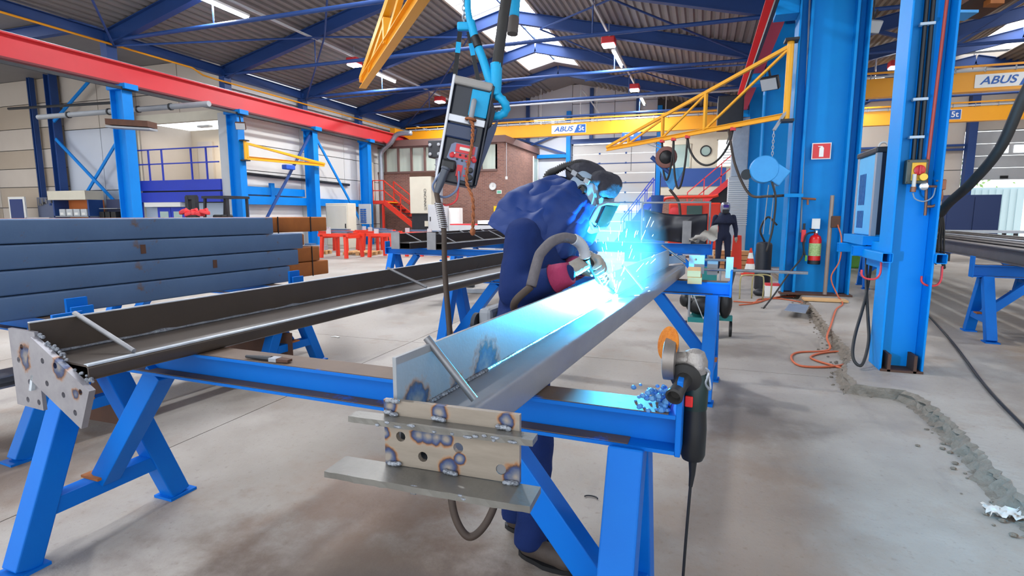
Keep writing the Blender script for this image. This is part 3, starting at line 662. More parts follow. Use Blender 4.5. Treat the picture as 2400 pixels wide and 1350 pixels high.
def abus_sign(g, xc, y, zc, w_=1.75):
    h = w_*.235
    MB().lohi((xc-w_/2, y-.012, zc-h/2), (xc+w_/2, y, zc+h/2)).build('sign_plate', m_signwhite, g)
    MB().plate([(xc+w_*.16, y-.014, zc-h*.46), (xc+w_*.485, y-.014, zc-h*.46), (xc+w_*.485, y-.014, zc+h*.46), (xc+w_*.26, y-.014, zc+h*.46)], (0, -1, 0), .004).build('sign_field', m_logoblue, g)
    text('sign_text', 'ABUS', (xc-w_*.155, y-.02, zc), h*.82, (1, 0, 0), (0, 0, 1), m_logoblue, g, shear=.28, bold=.005, sx=1.15)
    text('sign_text', '5t', (xc+w_*.365, y-.022, zc), h*.8, (1, 0, 0), (0, 0, 1), m_signwhite, g, bold=.005)
def crane(label, x0, x1, y, sx_, hx):
    g = thing('bridge_crane', label, 'crane', ((x0+x1)/2, y, 5.4))
    MB().lohi((x0+.8, y-.16, 5.42), (x1-.8, y+.16, 6.02)).build('girder', m_orange, g)
    for (xa, xb) in ((x0, x0+.8), (x1, x1-.8)):
        MB().plate([(xa, y-.16, 5.85), (xb, y-.16, 5.42), (xb, y-.16, 6.02), (xa, y-.16, 6.02)] if xa < xb else [(xa, y-.16, 6.02), (xb, y-.16, 6.02), (xb, y-.16, 5.42), (xa, y-.16, 5.85)], (0, 1, 0), .32).build('girder_end', m_orange, g)
        MB().lohi((xa-.15, y-1.1, 5.83), (xa+.15, y+1.1, 6.1)).build('end_carriage', m_orange, g)
    MB().lohi((x0+.3, y-.22, 6.16), (x1-.3, y-.16, 6.22)).build('festoon_rail', m_orange, g)
    MB().lohi((x0+.5, y-.19, 6.04), (x1-.5, y-.17, 6.1)).build('cable_festoon', m_lgrey, g)
    for k in range(24):
        xx = x0+.9+k*(x1-x0-1.8)/23; MB().lohi((xx-.015, y-.2, 6.0), (xx+.015, y-.16, 6.2)).build('festoon_clip', m_grey, g)
    abus_sign(g, sx_, y-.165, 5.72)
    h = MB().lohi((hx-.45, y-.35, 5.0), (hx+.45, y+.3, 5.4)).build('hoist', mat('hoist_blue', (30, 84, 190), .45), g, bevel=.04)
    MB().cyl((hx, y-.1, 3.6), (hx, y-.1, 5.0), .012, n=6).build('hoist_rope', m_dark, h)
    MB().lohi((hx-.3, y-.36, 5.2), (hx+.1, y-.352, 5.3)).build('hoist_badge', m_signwhite, h)
    return g
crane('orange-yellow bridge crane girder spanning the hall above the brick office', -15.9, 1.2, 27.5, -6.45, -3.35)
crane('nearer orange-yellow bridge crane girder in the right bay', 2.7, 22.6, 22.2, 8.95, 19.0)
crane('farther orange-yellow bridge crane girder in the right bay with a blue hoist', 2.7, 22.6, 29.0, 9.35, 5.55)
# ================================================================ FOREGROUND: trestles, welded beams, steel stack
m_tblue = m_blue
m_tflange = mat('worn_flange_top', (112, 92, 76), .6, .2, (88, 72, 62), .7, 5, wear=(20, 110, 205), wthr=.6, wscale=3)
def trestle_parts(t, W2=1.24, ztop=.945, h=.115, b=.13, over=.13, leg=.10, splay=.35, stop=True, lw=None):
    """saw-horse style table support in local axes: x = along the crossbeam, y = the splay of the legs"""
    o = t.location.copy(); P = lambda x, y, z: o + Vector((x, y, z))
    zb = ztop-h
    MB().ibeam(P(-W2-over, 0, ztop-h/2), P(W2+over, 0, ztop-h/2), h, b, .011, .009).build('crossbeam', m_tblue, t)
    MB().lohi(P(-W2-over+.02, -b/2+.004, ztop), P(W2+over-.02, b/2-.004, ztop+.0025)).build('worn_top', m_tflange, t)
    MB().lohi(P(-W2, -b/2+.004, zb+.0112), P(W2, -.008, zb+.0135)).build('dirt_on_flange', m_tflange, t)
    if stop:
        for s in (-1, 1): MB().lohi(P(s*(W2+over), -b/2, zb-.005), P(s*(W2+over+.016), b/2, ztop+.10)).build('stop_plate', m_tblue, t, bevel=.003)
    for s in (-1, 1):
        for q in (-1, 1):
            a, e = P(s*W2, q*.055, zb), P(s*W2, q*splay, .012)
            MB().prof(a, e, [(-leg/2, -leg/2), (leg/2, -leg/2), (leg/2, leg/2), (-leg/2, leg/2)], Vector((1, 0, 0))).build('leg', m_tblue, t, bevel=.006)
            MB().lohi(P(s*W2-.065, q*splay-.075, 0), P(s*W2+.065, q*splay+.075, .014)).build('foot_plate', m_tblue, t)
        zr = .235; yr = .055+(splay-.055)*(zb-zr)/(zb-.012)
        MB().bar(P(s*W2, -yr, zr), P(s*W2, yr, zr), .085, .075).build('rail', m_tblue, t, bevel=.004)
        MB().bar(P(s*(W2-.02), 0, zr+.03), P(s*(W2-.47), 0, zb), .09, .085, Vector((0, 1, 0))).build('brace', m_tblue, t, bevel=.004)
        MB().lohi(P(s*W2-.06, -.06, zr+.038), P(s*W2+.06, .06, zr+.05)).build('rail_plate', m_rust, t)
def trestle(label, u, v, rot=0.0, grp='blue trestles of the welding bay', **k):
    t = thing('trestle', label, 'trestle', UV(u, v, 0), grp); trestle_parts(t, **k)
    t.rotation_euler = (0, 0, -TB+R_(rot)); return t
T1 = trestle('nearest blue trestle carrying the near ends of both welded beams', 1.51, -1.55, 2.8)
# weld lumps by the right stop of the near trestle
lump = MB(); rl = random.Random(9)
q = Matrix.Rotation(-TB+R_(2.8), 3, 'Z')
for k in range(70):
    f = rl.random(); p = UV(1.51, -1.55, 0) + q @ Vector((1.35-abs(rl.gauss(0, .035))-.005, rl.uniform(-.06, .06), .947+max(0, rl.gauss(.02, .02))))
    r = rl.uniform(.005, .012); lump.ball(p, (r, r*.9, r*.8), 6, 5)
lump.build('weld_spatter', mat('blue_spatter_lumps', (110, 160, 200), .4, .2, (40, 120, 200), .8, 30), None)
so = bpy.data.objects['weld_spatter']
so['kind'] = 'stuff'; tag(so, 'crusted lump of blue-grey weld spatter against the stop plate under the grinder', 'spatter')
T2 = trestle('blue trestle under the far ends of the welded beams, beside the timber blocks', 4.82, -1.55, 0)
S1 = trestle('blue trestle under the near part of the blue-grey steel stack', 2.02, -5.3, 0, ztop=.82)
S2 = trestle('blue trestle under the far end of the blue-grey steel stack', 3.86, -5.33, 0, ztop=.82)
T3 = trestle('blue trestle of the second table row, nearest the orange-red stands', 7.75, -4.45, 0)
T3b = trestle('blue trestle of the second table row behind the welder', 9.9, -4.45, 0)
T4 = trestle('long blue trestle in front of the black curtain', 11.0, -2.2, -3, W2=1.3, h=.2)
# upright stop posts on the stack trestles
for (s, lbl, u, v) in ((S1, 0, 2.02, -3.98), (S2, 0, 3.86, -4.0)):
    loc = s.location; d = UV(u, v, 0)-loc
    x = d @ VX
    MB().lohi(loc+Vector((x-.012, -.06, .825)), loc+Vector((x+.012, .06, .97))).build('stop_post', m_tblue, s)

# ---------------------------------------------------------------- right-hand welded beam
m_steelb = mat('bare_beam_steel', (150, 152, 158), .42, .1, (128, 130, 136), .6, 3, stretch=(1, 1, 2), bump=.02, bscale=90)
tint = [(tuple(UV(.97+a, -.70+b, z)), r) for a, b, z, r in ((.06, .0, 1.06, .07), (.42, .03, 1.06, .11), (.25, .03, 1.05, .06))]
m_fl = mat('heat_tinted_flange', (150, 154, 158), .45, .1, (132, 136, 140), .6, 5, bump=.02, bscale=110, tintpts=tint)
wbm = thing('welded_beam', 'grey steel box beam being welded, with an upright flange and end bars', 'steel beam', UV(3, -.65, .9485))
z0b, ztb, zfl = .9485, 1.046, 1.19
MB().rhs(UV(.97, -.652, (z0b+ztb)/2), UV(5.25, -.652, (z0b+ztb)/2), .126, ztb-z0b, .007).build('box_section', m_steelb, wbm, True)
MB().plate([UV(.955, -.715, ztb), UV(5.02, -.715, ztb), UV(5.02, -.715, zfl), UV(.955, -.715, zfl)], VX, .010).build('flange', m_fl, wbm, bevel=.001)
seam = [UV(1.0+k*.05, -.703, ztb+.002) for k in range(80)]
rs = [.0045+.0012*math.sin(k*1.7) for k in range(80)]
MB().tube(seam, rs, 6).build('weld_seam', m_weld, wbm, True)
bead = MB()
for k in range(26): bead.ball(UV(1.06+k*.013, -.701, ztb+.004), (.008, .006, .005), 6, 5)
bead.build('stacked_bead', m_weld, wbm, True)
def strut(par, u, v0, v1, zt_, zb_, du=.02, r=.0095, ov=.01):
    a, b = UV(u, v0, zt_), UV(u+du, v1, zb_)
    MB().cyl(a - (b-a).normalized()*ov, b, r, n=12).build('brace_rod', m_steel, par, True)
strut(wbm, 1.10, -.713, -.600, zfl+.006, ztb+.012)
strut(wbm, 3.22, -.713, -.600, zfl+.006, ztb+.012)
strut(wbm, 4.98, -.72, -.560, zfl+.006, ztb+.035, ov=.06)
# near end plate (turned a little) with tacked flat bars
E0 = UV(.955, -.575, 0); ca, sa = math.cos(R_(6)), math.sin(R_(6))
ex = VX*ca + UX*sa; ey = -VX*sa + UX*ca
def EP(x, y, z): return E0 + ex*x + ey*y + ZX*z
tin2 = [(tuple(EP(x, 0, z)), r) for x, z, r in ((-.072, 1.026, .024), (-.05, 1.027, .026), (-.028, 1.027, .026), (-.008, 1.025, .024), (-.15, .965, .034), (.0, .962, .03), (.15, .965, .036), (-.14, 1.085, .024), (-.02, 1.083, .026), (.13, 1.083, .024), (.025, .985, .018), (-.155, 1.02, .02))]
m_endp = mat('heat_tinted_end_plate', (156, 145, 132), .42, .25, (132, 122, 110), .6, 8, stretch=(1, 1, 6), bump=.02, bscale=150, tintpts=tin2)
def holed_plate(x0, x1, z0, z1, holes, r, mt, name, par, xf, th=.012, nn=12):
    """rectangular plate with real round holes, built from a grid of cells each with a ring"""
    bm = bmesh.new()
    vs_ = [bm.verts.new((x, 0, z)) for x, z in ((x0, z0), (x1, z0), (x1, z1), (x0, z1))]
    es = [bm.edges.new((vs_[i], vs_[(i+1) % 4])) for i in range(4)]
    for (hx, hz) in holes:
        rr = [bm.verts.new((hx+r*math.cos(2*math.pi*k/nn), 0, hz+r*math.sin(2*math.pi*k/nn))) for k in range(nn)]
        es += [bm.edges.new((rr[k], rr[(k+1) % nn])) for k in range(nn)]
    bmesh.ops.triangle_fill(bm, use_beauty=True, use_dissolve=False, edges=es)
    rem = [f for f in bm.faces if any((f.calc_center_median()-Vector((hx, 0, hz))).length < r*.9 for hx, hz in holes)]
    bmesh.ops.delete(bm, geom=rem, context='FACES')
    ret = bmesh.ops.extrude_face_region(bm, geom=bm.faces[:])
    for v in [g for g in ret['geom'] if isinstance(g, bmesh.types.BMVert)]: v.co.y += th
    bm.verts.ensure_lookup_table(); bm.verts.index_update()
    mb = MB(); mb.add([xf(v.co.x, v.co.y, v.co.z) for v in bm.verts], [tuple(v.index for v in f.verts) for f in bm.faces]); bm.free()
    return mb.build(name, mt, par)
holed_plate(-.155, .158, .950, 1.098, [(-.115, 1.017), (.022, 1.010), (-.062, .978), (.118, .976)], .0115, m_endp, 'end_plate', wbm, EP)
MB().lathe(EP(.118, .006, .976), tuple(-ey), [(0, .0105), (.004, .0105)], 14).build('plug', m_steel, wbm, True)
def flatbar(x0, x1, zc, y0, y1, th, name, tilt=0.0):
    mb = MB(); n = 30; rf = random.Random(int(zc*1000)); top, bot = [], []
    for k in range(n+1):
        x = x0+(x1-x0)*k/n; zz_ = zc+tilt*x
        jt = rf.uniform(-.0012, .0012); top.append([EP(x, y0+jt, zz_+th/2), EP(x, y1, zz_+th/2)])
        bot.append([EP(x, y0+jt+rf.uniform(-.001, .001), zz_-th/2+rf.uniform(-.001, .0008)), EP(x, y1, zz_-th/2)])
    mb.grid(top); mb.grid(bot); mb.grid([[t_[0] for t_ in top], [b_[0] for b_ in bot]]); mb.grid([[t_[1] for t_ in top], [b_[1] for b_ in bot]])
    mb.add([top[0][0], top[0][1], bot[0][1], bot[0][0]], [(0, 1, 2, 3)]); mb.add([top[-1][0], top[-1][1], bot[-1][1], bot[-1][0]], [(0, 1, 2, 3)])
    return mb.build(name, mat('flame_cut_bar', (132, 130, 124), .38, .45, (104, 102, 98), .6, 7, bump=.05, bscale=70), wbm)
flatbar(-.222, .196, 1.058, -.036, 0, .013, 'flat_bar'); flatbar(-.262, .202, .942, -.075, .006, .014, 'flat_bar')
tk = MB(); rt = random.Random(2)
for (x, z) in ((-.135, 1.070), (-.02, 1.070), (.125, 1.070), (-.13, .954), (.005, .954), (.14, .954), (-.13, 1.098), (.09, 1.050), (-.01, 1.048)):
    for k in range(4): tk.ball(EP(x+(k-1.5)*.007, -.005, z+rt.uniform(-.002, .002)), (.0075, .006, .0055), 7, 5)
for k in range(12):
    tk.ball(EP(rt.uniform(-.25, .19), -.076+rt.uniform(0, .01), .943+rt.uniform(-.005, .005)), (rt.uniform(.004, .014), .003, .003), 6, 4)
    tk.ball(EP(rt.uniform(-.21, .19), -.037, 1.058+rt.uniform(-.005, .005)), (rt.uniform(.003, .011), .003, .0035), 6, 4)
tk.build('tack_weld', m_weld, wbm, True)
MB().plate([EP(-.10, .0, .936), EP(-.07, .09, .936), EP(-.085, .05, .885), EP(-.098, .005, .883)], tuple(ex), .012).build('gusset', m_steel, wbm)
# far end fittings of the beam: bolted bracket plates and clamp
fe = thing('end_bracket', 'drilled pale end bracket with threaded rods at the far end of the grey beam', 'bracket', UV(5.3, -.55, .95))
holed_plate(-.06, .075, .96, 1.13, [(0, 1.0), (0, 1.09)], .011, m_galv, 'drilled_plate', fe, lambda x, y, z: UV(5.26+y, -.50+x, z))
MB().plate([UV(5.02, -.72, 1.06), UV(5.24, -.60, 1.06), UV(5.24, -.60, 1.13), UV(5.02, -.72, 1.13)], VX, .01).build('side_plate', m_galv, fe)
for z in (1.0, 1.09): MB().cyl(UV(5.28, -.50, z), UV(5.30, -.22, z), .012, n=8).build('threaded_rod', m_chrome, fe)
MB().lohi(UV(5.3, -.40, .95), UV(5.42, -.32, 1.08)).build('clamp_body', m_grey, fe)
MB().lohi(UV(5.28, -.24, .93), UV(5.30, -.18, 1.12)).build('drilled_plate', m_galv, fe)
MB().cyl(UV(5.3, -.2, 1.0), UV(5.32, .42, 1.0), .014, n=8).build('threaded_rod', m_chrome, fe)
tb = thing('timber_block', 'pair of stacked pine blocks on the far trestle under the grey beam end', 'timber', UV(4.6, -.5, .948))
MB().lohi((-.53, 4.62, .948), (-.42, 4.95, 1.0)).build('lower_block', m_wood, tb, bevel=.003)
ob2 = MB().lohi((-.535, 4.66, 1.0), (-.43, 5.0, 1.052)).build('upper_block', m_wood, tb, bevel=.003)
for o_ in tb.children: 
    for vtx in o_.data.vertices: vtx.co += UV(4.55, -.44, 0)-Vector((-.48, 4.62, 0))

# ---------------------------------------------------------------- left-hand welded beam
m_millb = mat('dark_brown_mill_scale', (84, 74, 66), .38, .3, (68, 60, 54), .7, 2.5, wear=(38, 30, 28), wthr=.68, wscale=3.5, bump=.02, bscale=70)
lb = thing('welded_beam', 'dark brown steel beam on the left with drilled plates at its near end', 'steel beam', UV(3, -2.15, .9485))
zt2, zf2 = 1.004, 1.124
MB().rhs(UV(1.03, -2.155, (.9485+zt2)/2), UV(6.3, -2.155, (.9485+zt2)/2), .31, zt2-.9485, .007, r=.014).build('box_section', m_millb, lb, True)
MB().plate([UV(1.05, -2.315, zt2), UV(6.2, -2.315, zt2), UV(6.2, -2.315, zf2), UV(1.02, -2.315, zf2), UV(1.02, -2.315, zf2-.05)], VX, .012).build('flange', m_millb, lb)
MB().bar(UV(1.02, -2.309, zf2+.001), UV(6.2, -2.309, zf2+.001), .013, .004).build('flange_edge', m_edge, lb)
MB().bar(UV(1.03, -2.012, zt2-.001), UV(6.3, -2.012, zt2-.001), .024, .006).build('rim_highlight', m_edge, lb)  # pale strip: light caught by the rounded corner, put into the colour
sm = [UV(1.06+k*.06, -2.297, zt2+.003) for k in range(84)]
MB().tube(sm, [.007+.0015*math.sin(k*2.1)+(.006 if k in (7, 19, 33, 52) else 0) for k in range(84)], 6).build('weld_seam', m_weld, lb, True)
for u_ in (1.17, 3.08, 5.6): strut(lb, u_, -2.312, -2.02, zf2+.006, zt2+.010, du=.02, r=.009)
tin3 = [(tuple(UV(1.01, -2.11, .99)), .05), (tuple(UV(1.01, -2.03, .91)), .03), (tuple(UV(1.01, -2.33, 1.0)), .06)]
m_pl = mat('ground_splice_plate', (166, 164, 168), .32, .45, (134, 132, 140), .7, 14, bump=.03, bscale=60, tintpts=tin3)
holed_plate(-2.43, -2.262, .815, 1.097, [(-2.355, 1.035), (-2.385, .985), (-2.305, .985), (-2.33, .91), (-2.355, .842), (-2.285, .842)], .0105, m_pl, 'splice_plate', lb, lambda x, y, z: UV(1.012+y, x, z))
c45, s45 = math.cos(R_(-26)), math.sin(R_(-26))
def DP(x, y, z): return UV(1.0+y, -2.262+x*c45-z*s45, 1.082+x*s45+z*c45)
holed_plate(0, .345, -.155, 0, [(.085, -.045), (.155, -.02), (.13, -.11), (.225, -.095), (.305, -.03), (.3, -.118)], .0105, m_pl, 'splice_plate', lb, DP, th=.02)
MB().plate([UV(1.0, -2.29, .945), UV(1.0, -2.275, .945), UV(1.0, -2.30, .885), UV(1.0, -2.315, .885)], UX, .12).build('gusset', m_edge, lb)
sp = MB(); rs2 = random.Random(4)
for k in range(34):
    f = rs2.random(); sp.ball(DP(f*.33, .02+rs2.uniform(0, .012), rs2.uniform(0, .008)), rs2.uniform(.004, .008), 6, 4)
sp.build('tack_weld', m_weld, lb, True)
br = thing('paint_brush', 'old paint brush lying on the near blue trestle', 'brush', UV(1.5, -1.62, .9485))
bd = UV(1.47, -1.66, .956); dirb = (VX*.95 + UX*.1).normalized()
MB().tube([bd-dirb*.12, bd-dirb*.06, bd], [.006, .009, .011], 8).build('handle', m_dark, br, True)
MB().bar(bd, bd+dirb*.035, .034, .014).build('ferrule', m_galv, br)
MB().prof(bd+dirb*.035, bd+dirb*.085, [(-.016, -.006), (.016, -.006), (.016, .006), (-.016, .006)], ZX, .8).build('bristles', m_rustdark, br)

# ---------------------------------------------------------------- stack of blue-grey hollow sections
names = ['topmost', 'second from the top', 'third from the top', 'lowest']
ends = [3.92, 4.29, 4.22, 4.1]
for k in range(4):
    zc = 1.476-.163*k-.0815
    t = thing('hollow_section', 'blue-grey square steel tube, %s of the near stack face' % names[k], 'steel tube', UV(2.4, -4.39, zc-.08), 'blue-grey tubes in the stack')
    MB().rhs(UV(.2, -4.385, zc), UV(ends[k], -4.385, zc), .17, .158, .008, r=.014).build('tube', m_bluesteel, t, True)
    if k < 3:
        for (ua, w_) in ((1.2, .05),) if k == 0 else ((2.05+.6*k, .04),): MB().lohi(UV(ua, -4.2990, zc-.03), UV(ua+w_, -4.2985, zc+.04)).build('rust_mark', m_rustdark, t)
nm = ['topmost', 'second from top', 'third from top', 'lowest']
for k in range(4):
    zc = 1.476-.163*k-.0815
    t = thing('rusty_section', 'rusty orange steel tube, %s behind the blue-grey stack' % nm[k], 'steel tube', UV(2.4, -4.62, zc-.08), 'rusty tubes behind the stack')
    MB().rhs(UV(.2, -4.585+.0, zc), UV([4.85, 4.5, 4.72, 4.85][k], -4.585, zc), .19, [.158, .12, .158, .158][k], .008, r=.014).build('tube', m_rust, t, True)
    MB().rhs(UV(.2, -4.785, zc), UV([4.85, 4.5, 4.72, 4.85][k], -4.785, zc), .19, [.158, .12, .158, .158][k], .008, r=.014).build('tube', m_rust, t, True)
    for ue in (4.15, 4.6):
        if ue < [4.85, 4.5, 4.72, 4.85][k]: MB().lohi(UV(ue, -4.489, zc-.083), UV(ue+.012, -4.484, zc+.083)).build('strapping', m_black, t)
for (k, u_) in ((0, 1.9), (1, 4.15), (2, 4.05)):
    pass
# steel lying low behind the near trestles
lo = thing('steel_offcuts', 'long grey channel offcuts lying low beneath the steel stack', 'steel offcuts', UV(3.4, -4.2, .25), None)
for (u0, u1, v_, z_, w_, h_, mm) in ((1.6, 3.9, -4.35, .46, .2, .08, m_steel), (2.0, 3.9, -4.1, .42, .14, .05, m_galv), (2.2, 4.2, -4.7, .44, .2, .1, m_rustdark), (3.95, 4.5, -4.5, .46, .25, .12, m_rust)):
    MB().ibeam(UV(u0, v_, z_), UV(u1, v_, z_), h_, w_).build('channel', mm, lo)
for u_ in (2.2, 3.7): MB().lohi(UV(u_, -5.0, 0), UV(u_+.1, -4.0, .38)).build('bearer', m_rustdark, lo)
# second table row: welded beams lying on T3/T3b
for (v_, lbl, u0) in ((-5.2, 'dark steel beam with brace rods on the second table row, far side', 7.3), (-4.55, 'dark steel beam with brace rods on the second table row, near side', 7.35)):
    t = thing('braced_beam', lbl, 'steel beam', UV(9, v_, .948), 'beams on the second table row')
    MB().rhs(UV(u0, v_, 1.0), UV(11.4, v_, 1.0), .3, .1, .008).build('box_section', m_mill, t)
    MB().plate([UV(u0, v_-.15, 1.05), UV(11.4, v_-.15, 1.05), UV(11.4, v_-.15, 1.19), UV(u0, v_-.15, 1.19)], VX, .012).build('flange', m_mill, t)
    MB().bar(UV(u0, v_+.145, 1.052), UV(11.4, v_+.145, 1.052), .02, .006).build('rim_highlight', m_edge, t)  # same painted highlight along the box rim
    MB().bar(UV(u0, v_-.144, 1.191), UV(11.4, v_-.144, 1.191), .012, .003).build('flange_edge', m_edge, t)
    MB().plate([UV(u0-.02, v_-.2, .95), UV(u0-.02, v_-.04, .95), UV(u0-.02, v_-.04, 1.22), UV(u0-.02, v_-.2, 1.22)], UX, .02).build('end_plate', m_steel, t)
    for u_ in (7.6, 8.6, 9.4, 10.3): MB().cyl(UV(u_, v_-.146, 1.197), UV(u_+.05, v_+.13, 1.06), .011, n=8).build('brace_rod', m_steel, t)

# ---------------------------------------------------------------- angle grinder hung on the near trestle
g0 = UV(1.63, -.165, 0)
gr = thing('angle_grinder', 'angle grinder with an orange flap disc hanging on the near trestle end', 'angle grinder', (g0.x, g0.y, .72))
gx, gy = VX, UX
def G(a, b, z): return g0 + gx*a + gy*b + ZX*z
m_ggreen = mat('dark_green_casing', (18, 44, 40), .45, 0, (14, 36, 34), .6, 8)
MB().lathe(G(.025, 0, .775), (0, 0, 1), [(0, .018), (.004, .030), (.02, .036), (.10, .037), (.16, .033), (.24, .034), (.25, .031)], 22).build('motor_housing', m_black, gr, True)
MB().lathe(G(.025, 0, .935), (0, 0, 1), [(0, .0345), (.02, .036), (.10, .0365), (.112, .030)], 22).build('green_casing', m_ggreen, gr, True)
hd = MB(); hd.lathe(G(.02, 0, 1.03), (0, 0, 1), [(0, .032), (.02, .037), (.05, .036), (.075, .026), (.082, .012)], 18); hd.lathe(G(.02, 0, 1.075), tuple(-gx), [(0, .03), (.03, .029), (.05, .022)], 16)
hd.build('gear_head', mat('cast_aluminium', (170, 164, 158), .45, .4, (140, 134, 130), .6, 30, bump=.3, bscale=60), gr, True)
MB().lathe(G(-.03, 0, 1.075), tuple(-gx), [(0, .05), (.002, .062), (.034, .062), (.036, .056), (.036, .05)], 26).build('disc_guard', mat('worn_guard', (150, 142, 136), .4, .5, (120, 112, 106), .6, 20), gr, True)
MB().lathe(G(-.055, .012, 1.118), (-.80, -.55, .22), [(0, .02), (.002, .050), (.007, .052), (.012, .03)], 26).build('flap_disc', mat('orange_flap_disc', (232, 150, 30), .8, 0, (180, 80, 30), .8, 30, bump=.5, bscale=90), gr, True)
MB().lathe(G(0, -.03, 1.035), (-.25, -1, -.25), [(0, .044), (.004, .046), (.010, .044), (.016, .022), (.05, .019), (.09, .021), (.115, .024), (.118, .018), (.10, .014)], 22).build('side_handle', m_rubber, gr, True)
MB().box(G(.012, -.036, .965), (.022, .012, .032), (gx, gy, ZX)).build('paddle_switch', mat('switch_red', (226, 34, 30), .45), gr, bevel=.003)
rbn = MB(); rbn.tube(spline([G(.04, -.02, 1.07), G(.06, -.01, 1.05), G(.052, -.02, 1.02), G(.065, 0, 1.0), G(.055, .01, 1.05)]), .005, 6); rbn.build('guard_clamp', m_galv, gr, True)
MB().tube([G(.027, 0, .778), G(.027, 0, .73), G(.024, 0, .69)], [.013, .009, .006], 10).build('cable_boot', m_black, gr, True)
MB().tube(spline([G(.024, 0, .70), G(.018, -.01, .5), G(.012, -.02, .25), G(.0, -.03, .05), G(.04, -.12, .008), G(.2, -.35, .008), G(.3, -.9, .008)]), .0045, 8).build('mains_cable', m_black, gr, True)
# ================================================================ THE WELDER AND THE ARC
m_cloth = mat('navy_work_cloth', (24, 46, 100), .82, 0, (18, 36, 84), .7, 5, bump=.25, bscale=220, spec=.2)
m_cape = mat('navy_leather_cape', (24, 54, 118), .55, 0, (18, 44, 100), .7, 5, bump=.08, bscale=160, spec=.35)
m_glove = mat('pale_leather_glove', (176, 168, 156), .75, 0, (130, 122, 112), .8, 14, bump=.3, bscale=60)
m_cuff = mat('crimson_glove_cuff', (158, 40, 84), .8, 0, (138, 34, 74), .7, 12, bump=.2, bscale=80)
m_shoe = mat('worn_brown_boot', (70, 58, 50), .7, 0, (50, 42, 38), .8, 14, bump=.2, bscale=50)
def wrinkle(o, voxel, amount=.008, size=.09, it=6):
    md = o.modifiers.new('remesh', 'REMESH'); md.mode = 'VOXEL'; md.voxel_size = voxel; md.use_smooth_shade = True
    sm_ = o.modifiers.new('smooth', 'SMOOTH'); sm_.iterations = it; sm_.factor = .6
    if amount:
        tx = bpy.data.textures.new('folds', 'CLOUDS'); tx.noise_scale = size; tx.noise_depth = 2
        dm = o.modifiers.new('folds', 'DISPLACE'); dm.texture = tx; dm.strength = amount; dm.mid_level = .5; dm.texture_coords = 'LOCAL'
we = thing('person', 'stooping welder in navy overalls with cape hood and air-fed helmet over the grey beam', 'person', UV(2.2, -.9, 0))
b = MB()
hipR, kneeR, ankR = UV(2.26, -.975, .90), UV(2.13, -.835, .50), UV(2.075, -.84, .10)
hipL, kneeL, ankL = UV(2.46, -1.0, .90), UV(2.32, -.93, .50), UV(2.245, -.98, .10)
for h_, k_, a_ in ((hipR, kneeR, ankR), (hipL, kneeL, ankL)):
    b.cap(h_, k_, .105, .080); b.cap(k_, a_, .080, .068); b.cyl(a_+Vector((0, 0, .05)), a_-Vector((0, 0, .045)), .070, .078)
pel, che, sho = UV(2.37, -.995, .945), UV(2.54, -1.01, 1.21), UV(2.70, -1.04, 1.385)
b.ball(pel, (.155, .20, .14), 16, 10, (VX, UX, ZX)); b.cap(pel, che, .145, .155, 16); b.ball(che, (.145, .20, .2), 16, 10, (VX, UX, ZX)); b.ball(sho, (.125, .235, .12), 16, 10, (VX, UX, ZX))
b.cap(sho, UV(2.82, -.94, 1.52), .10, .075)
shR, elR, wrR = UV(2.46, -1.04, 1.395), UV(2.31, -1.02, 1.14), UV(2.31, -.775, 1.232)
shL, elL, wrL = UV(2.93, -.98, 1.39), UV(2.84, -1.02, 1.19), UV(2.575, -.79, 1.242)
b.cap(shR, elR, .092, .077); b.cap(elR, wrR, .076, .053); b.ball(elR, .08)
b.cap(shL, elL, .085, .065); b.cap(elL, wrL, .065, .05)
body = b.build('body', m_cloth, we, 'all'); wrinkle(body, .013, .014, .075)
# boots
for (hx, tx_) in (((2.072, -.885), (2.045, -.615)), ((2.24, -1.03), (2.235, -.765))):
    h_, t_ = UV(hx[0], hx[1], 0), UV(tx_[0], tx_[1], 0); d_ = (t_-h_).normalized(); s_ = d_.cross(ZX)
    sb = MB(); sb.cap(h_+d_*.04+ZX*.052, t_-d_*.06+ZX*.046, .043, .044); sb.ball(t_-d_*.055+ZX*.043, (.062, .05, .043), 12, 8, (d_, s_, ZX)); sb.cap(h_+d_*.05+ZX*.05, h_+d_*.06+ZX*.12, .042, .046)
    bo = sb.build('boot', m_shoe, we, 'all'); wrinkle(bo, .008, .003, .03, 3)
    out = [h_+d_*(.135+.145*math.cos(a))+s_*(.05*math.sin(a)*(1.08 if math.cos(a) > 0 else .9)) for a in [2*math.pi*k/20 for k in range(20)]]
    MB().plate([p+ZX*.001 for p in out], ZX, .02).build('sole', m_black, bo)
KS = 1.13
def SK_(u, v, z): return UV(u*KS, v*KS, 1.5+(z-1.5)*KS)
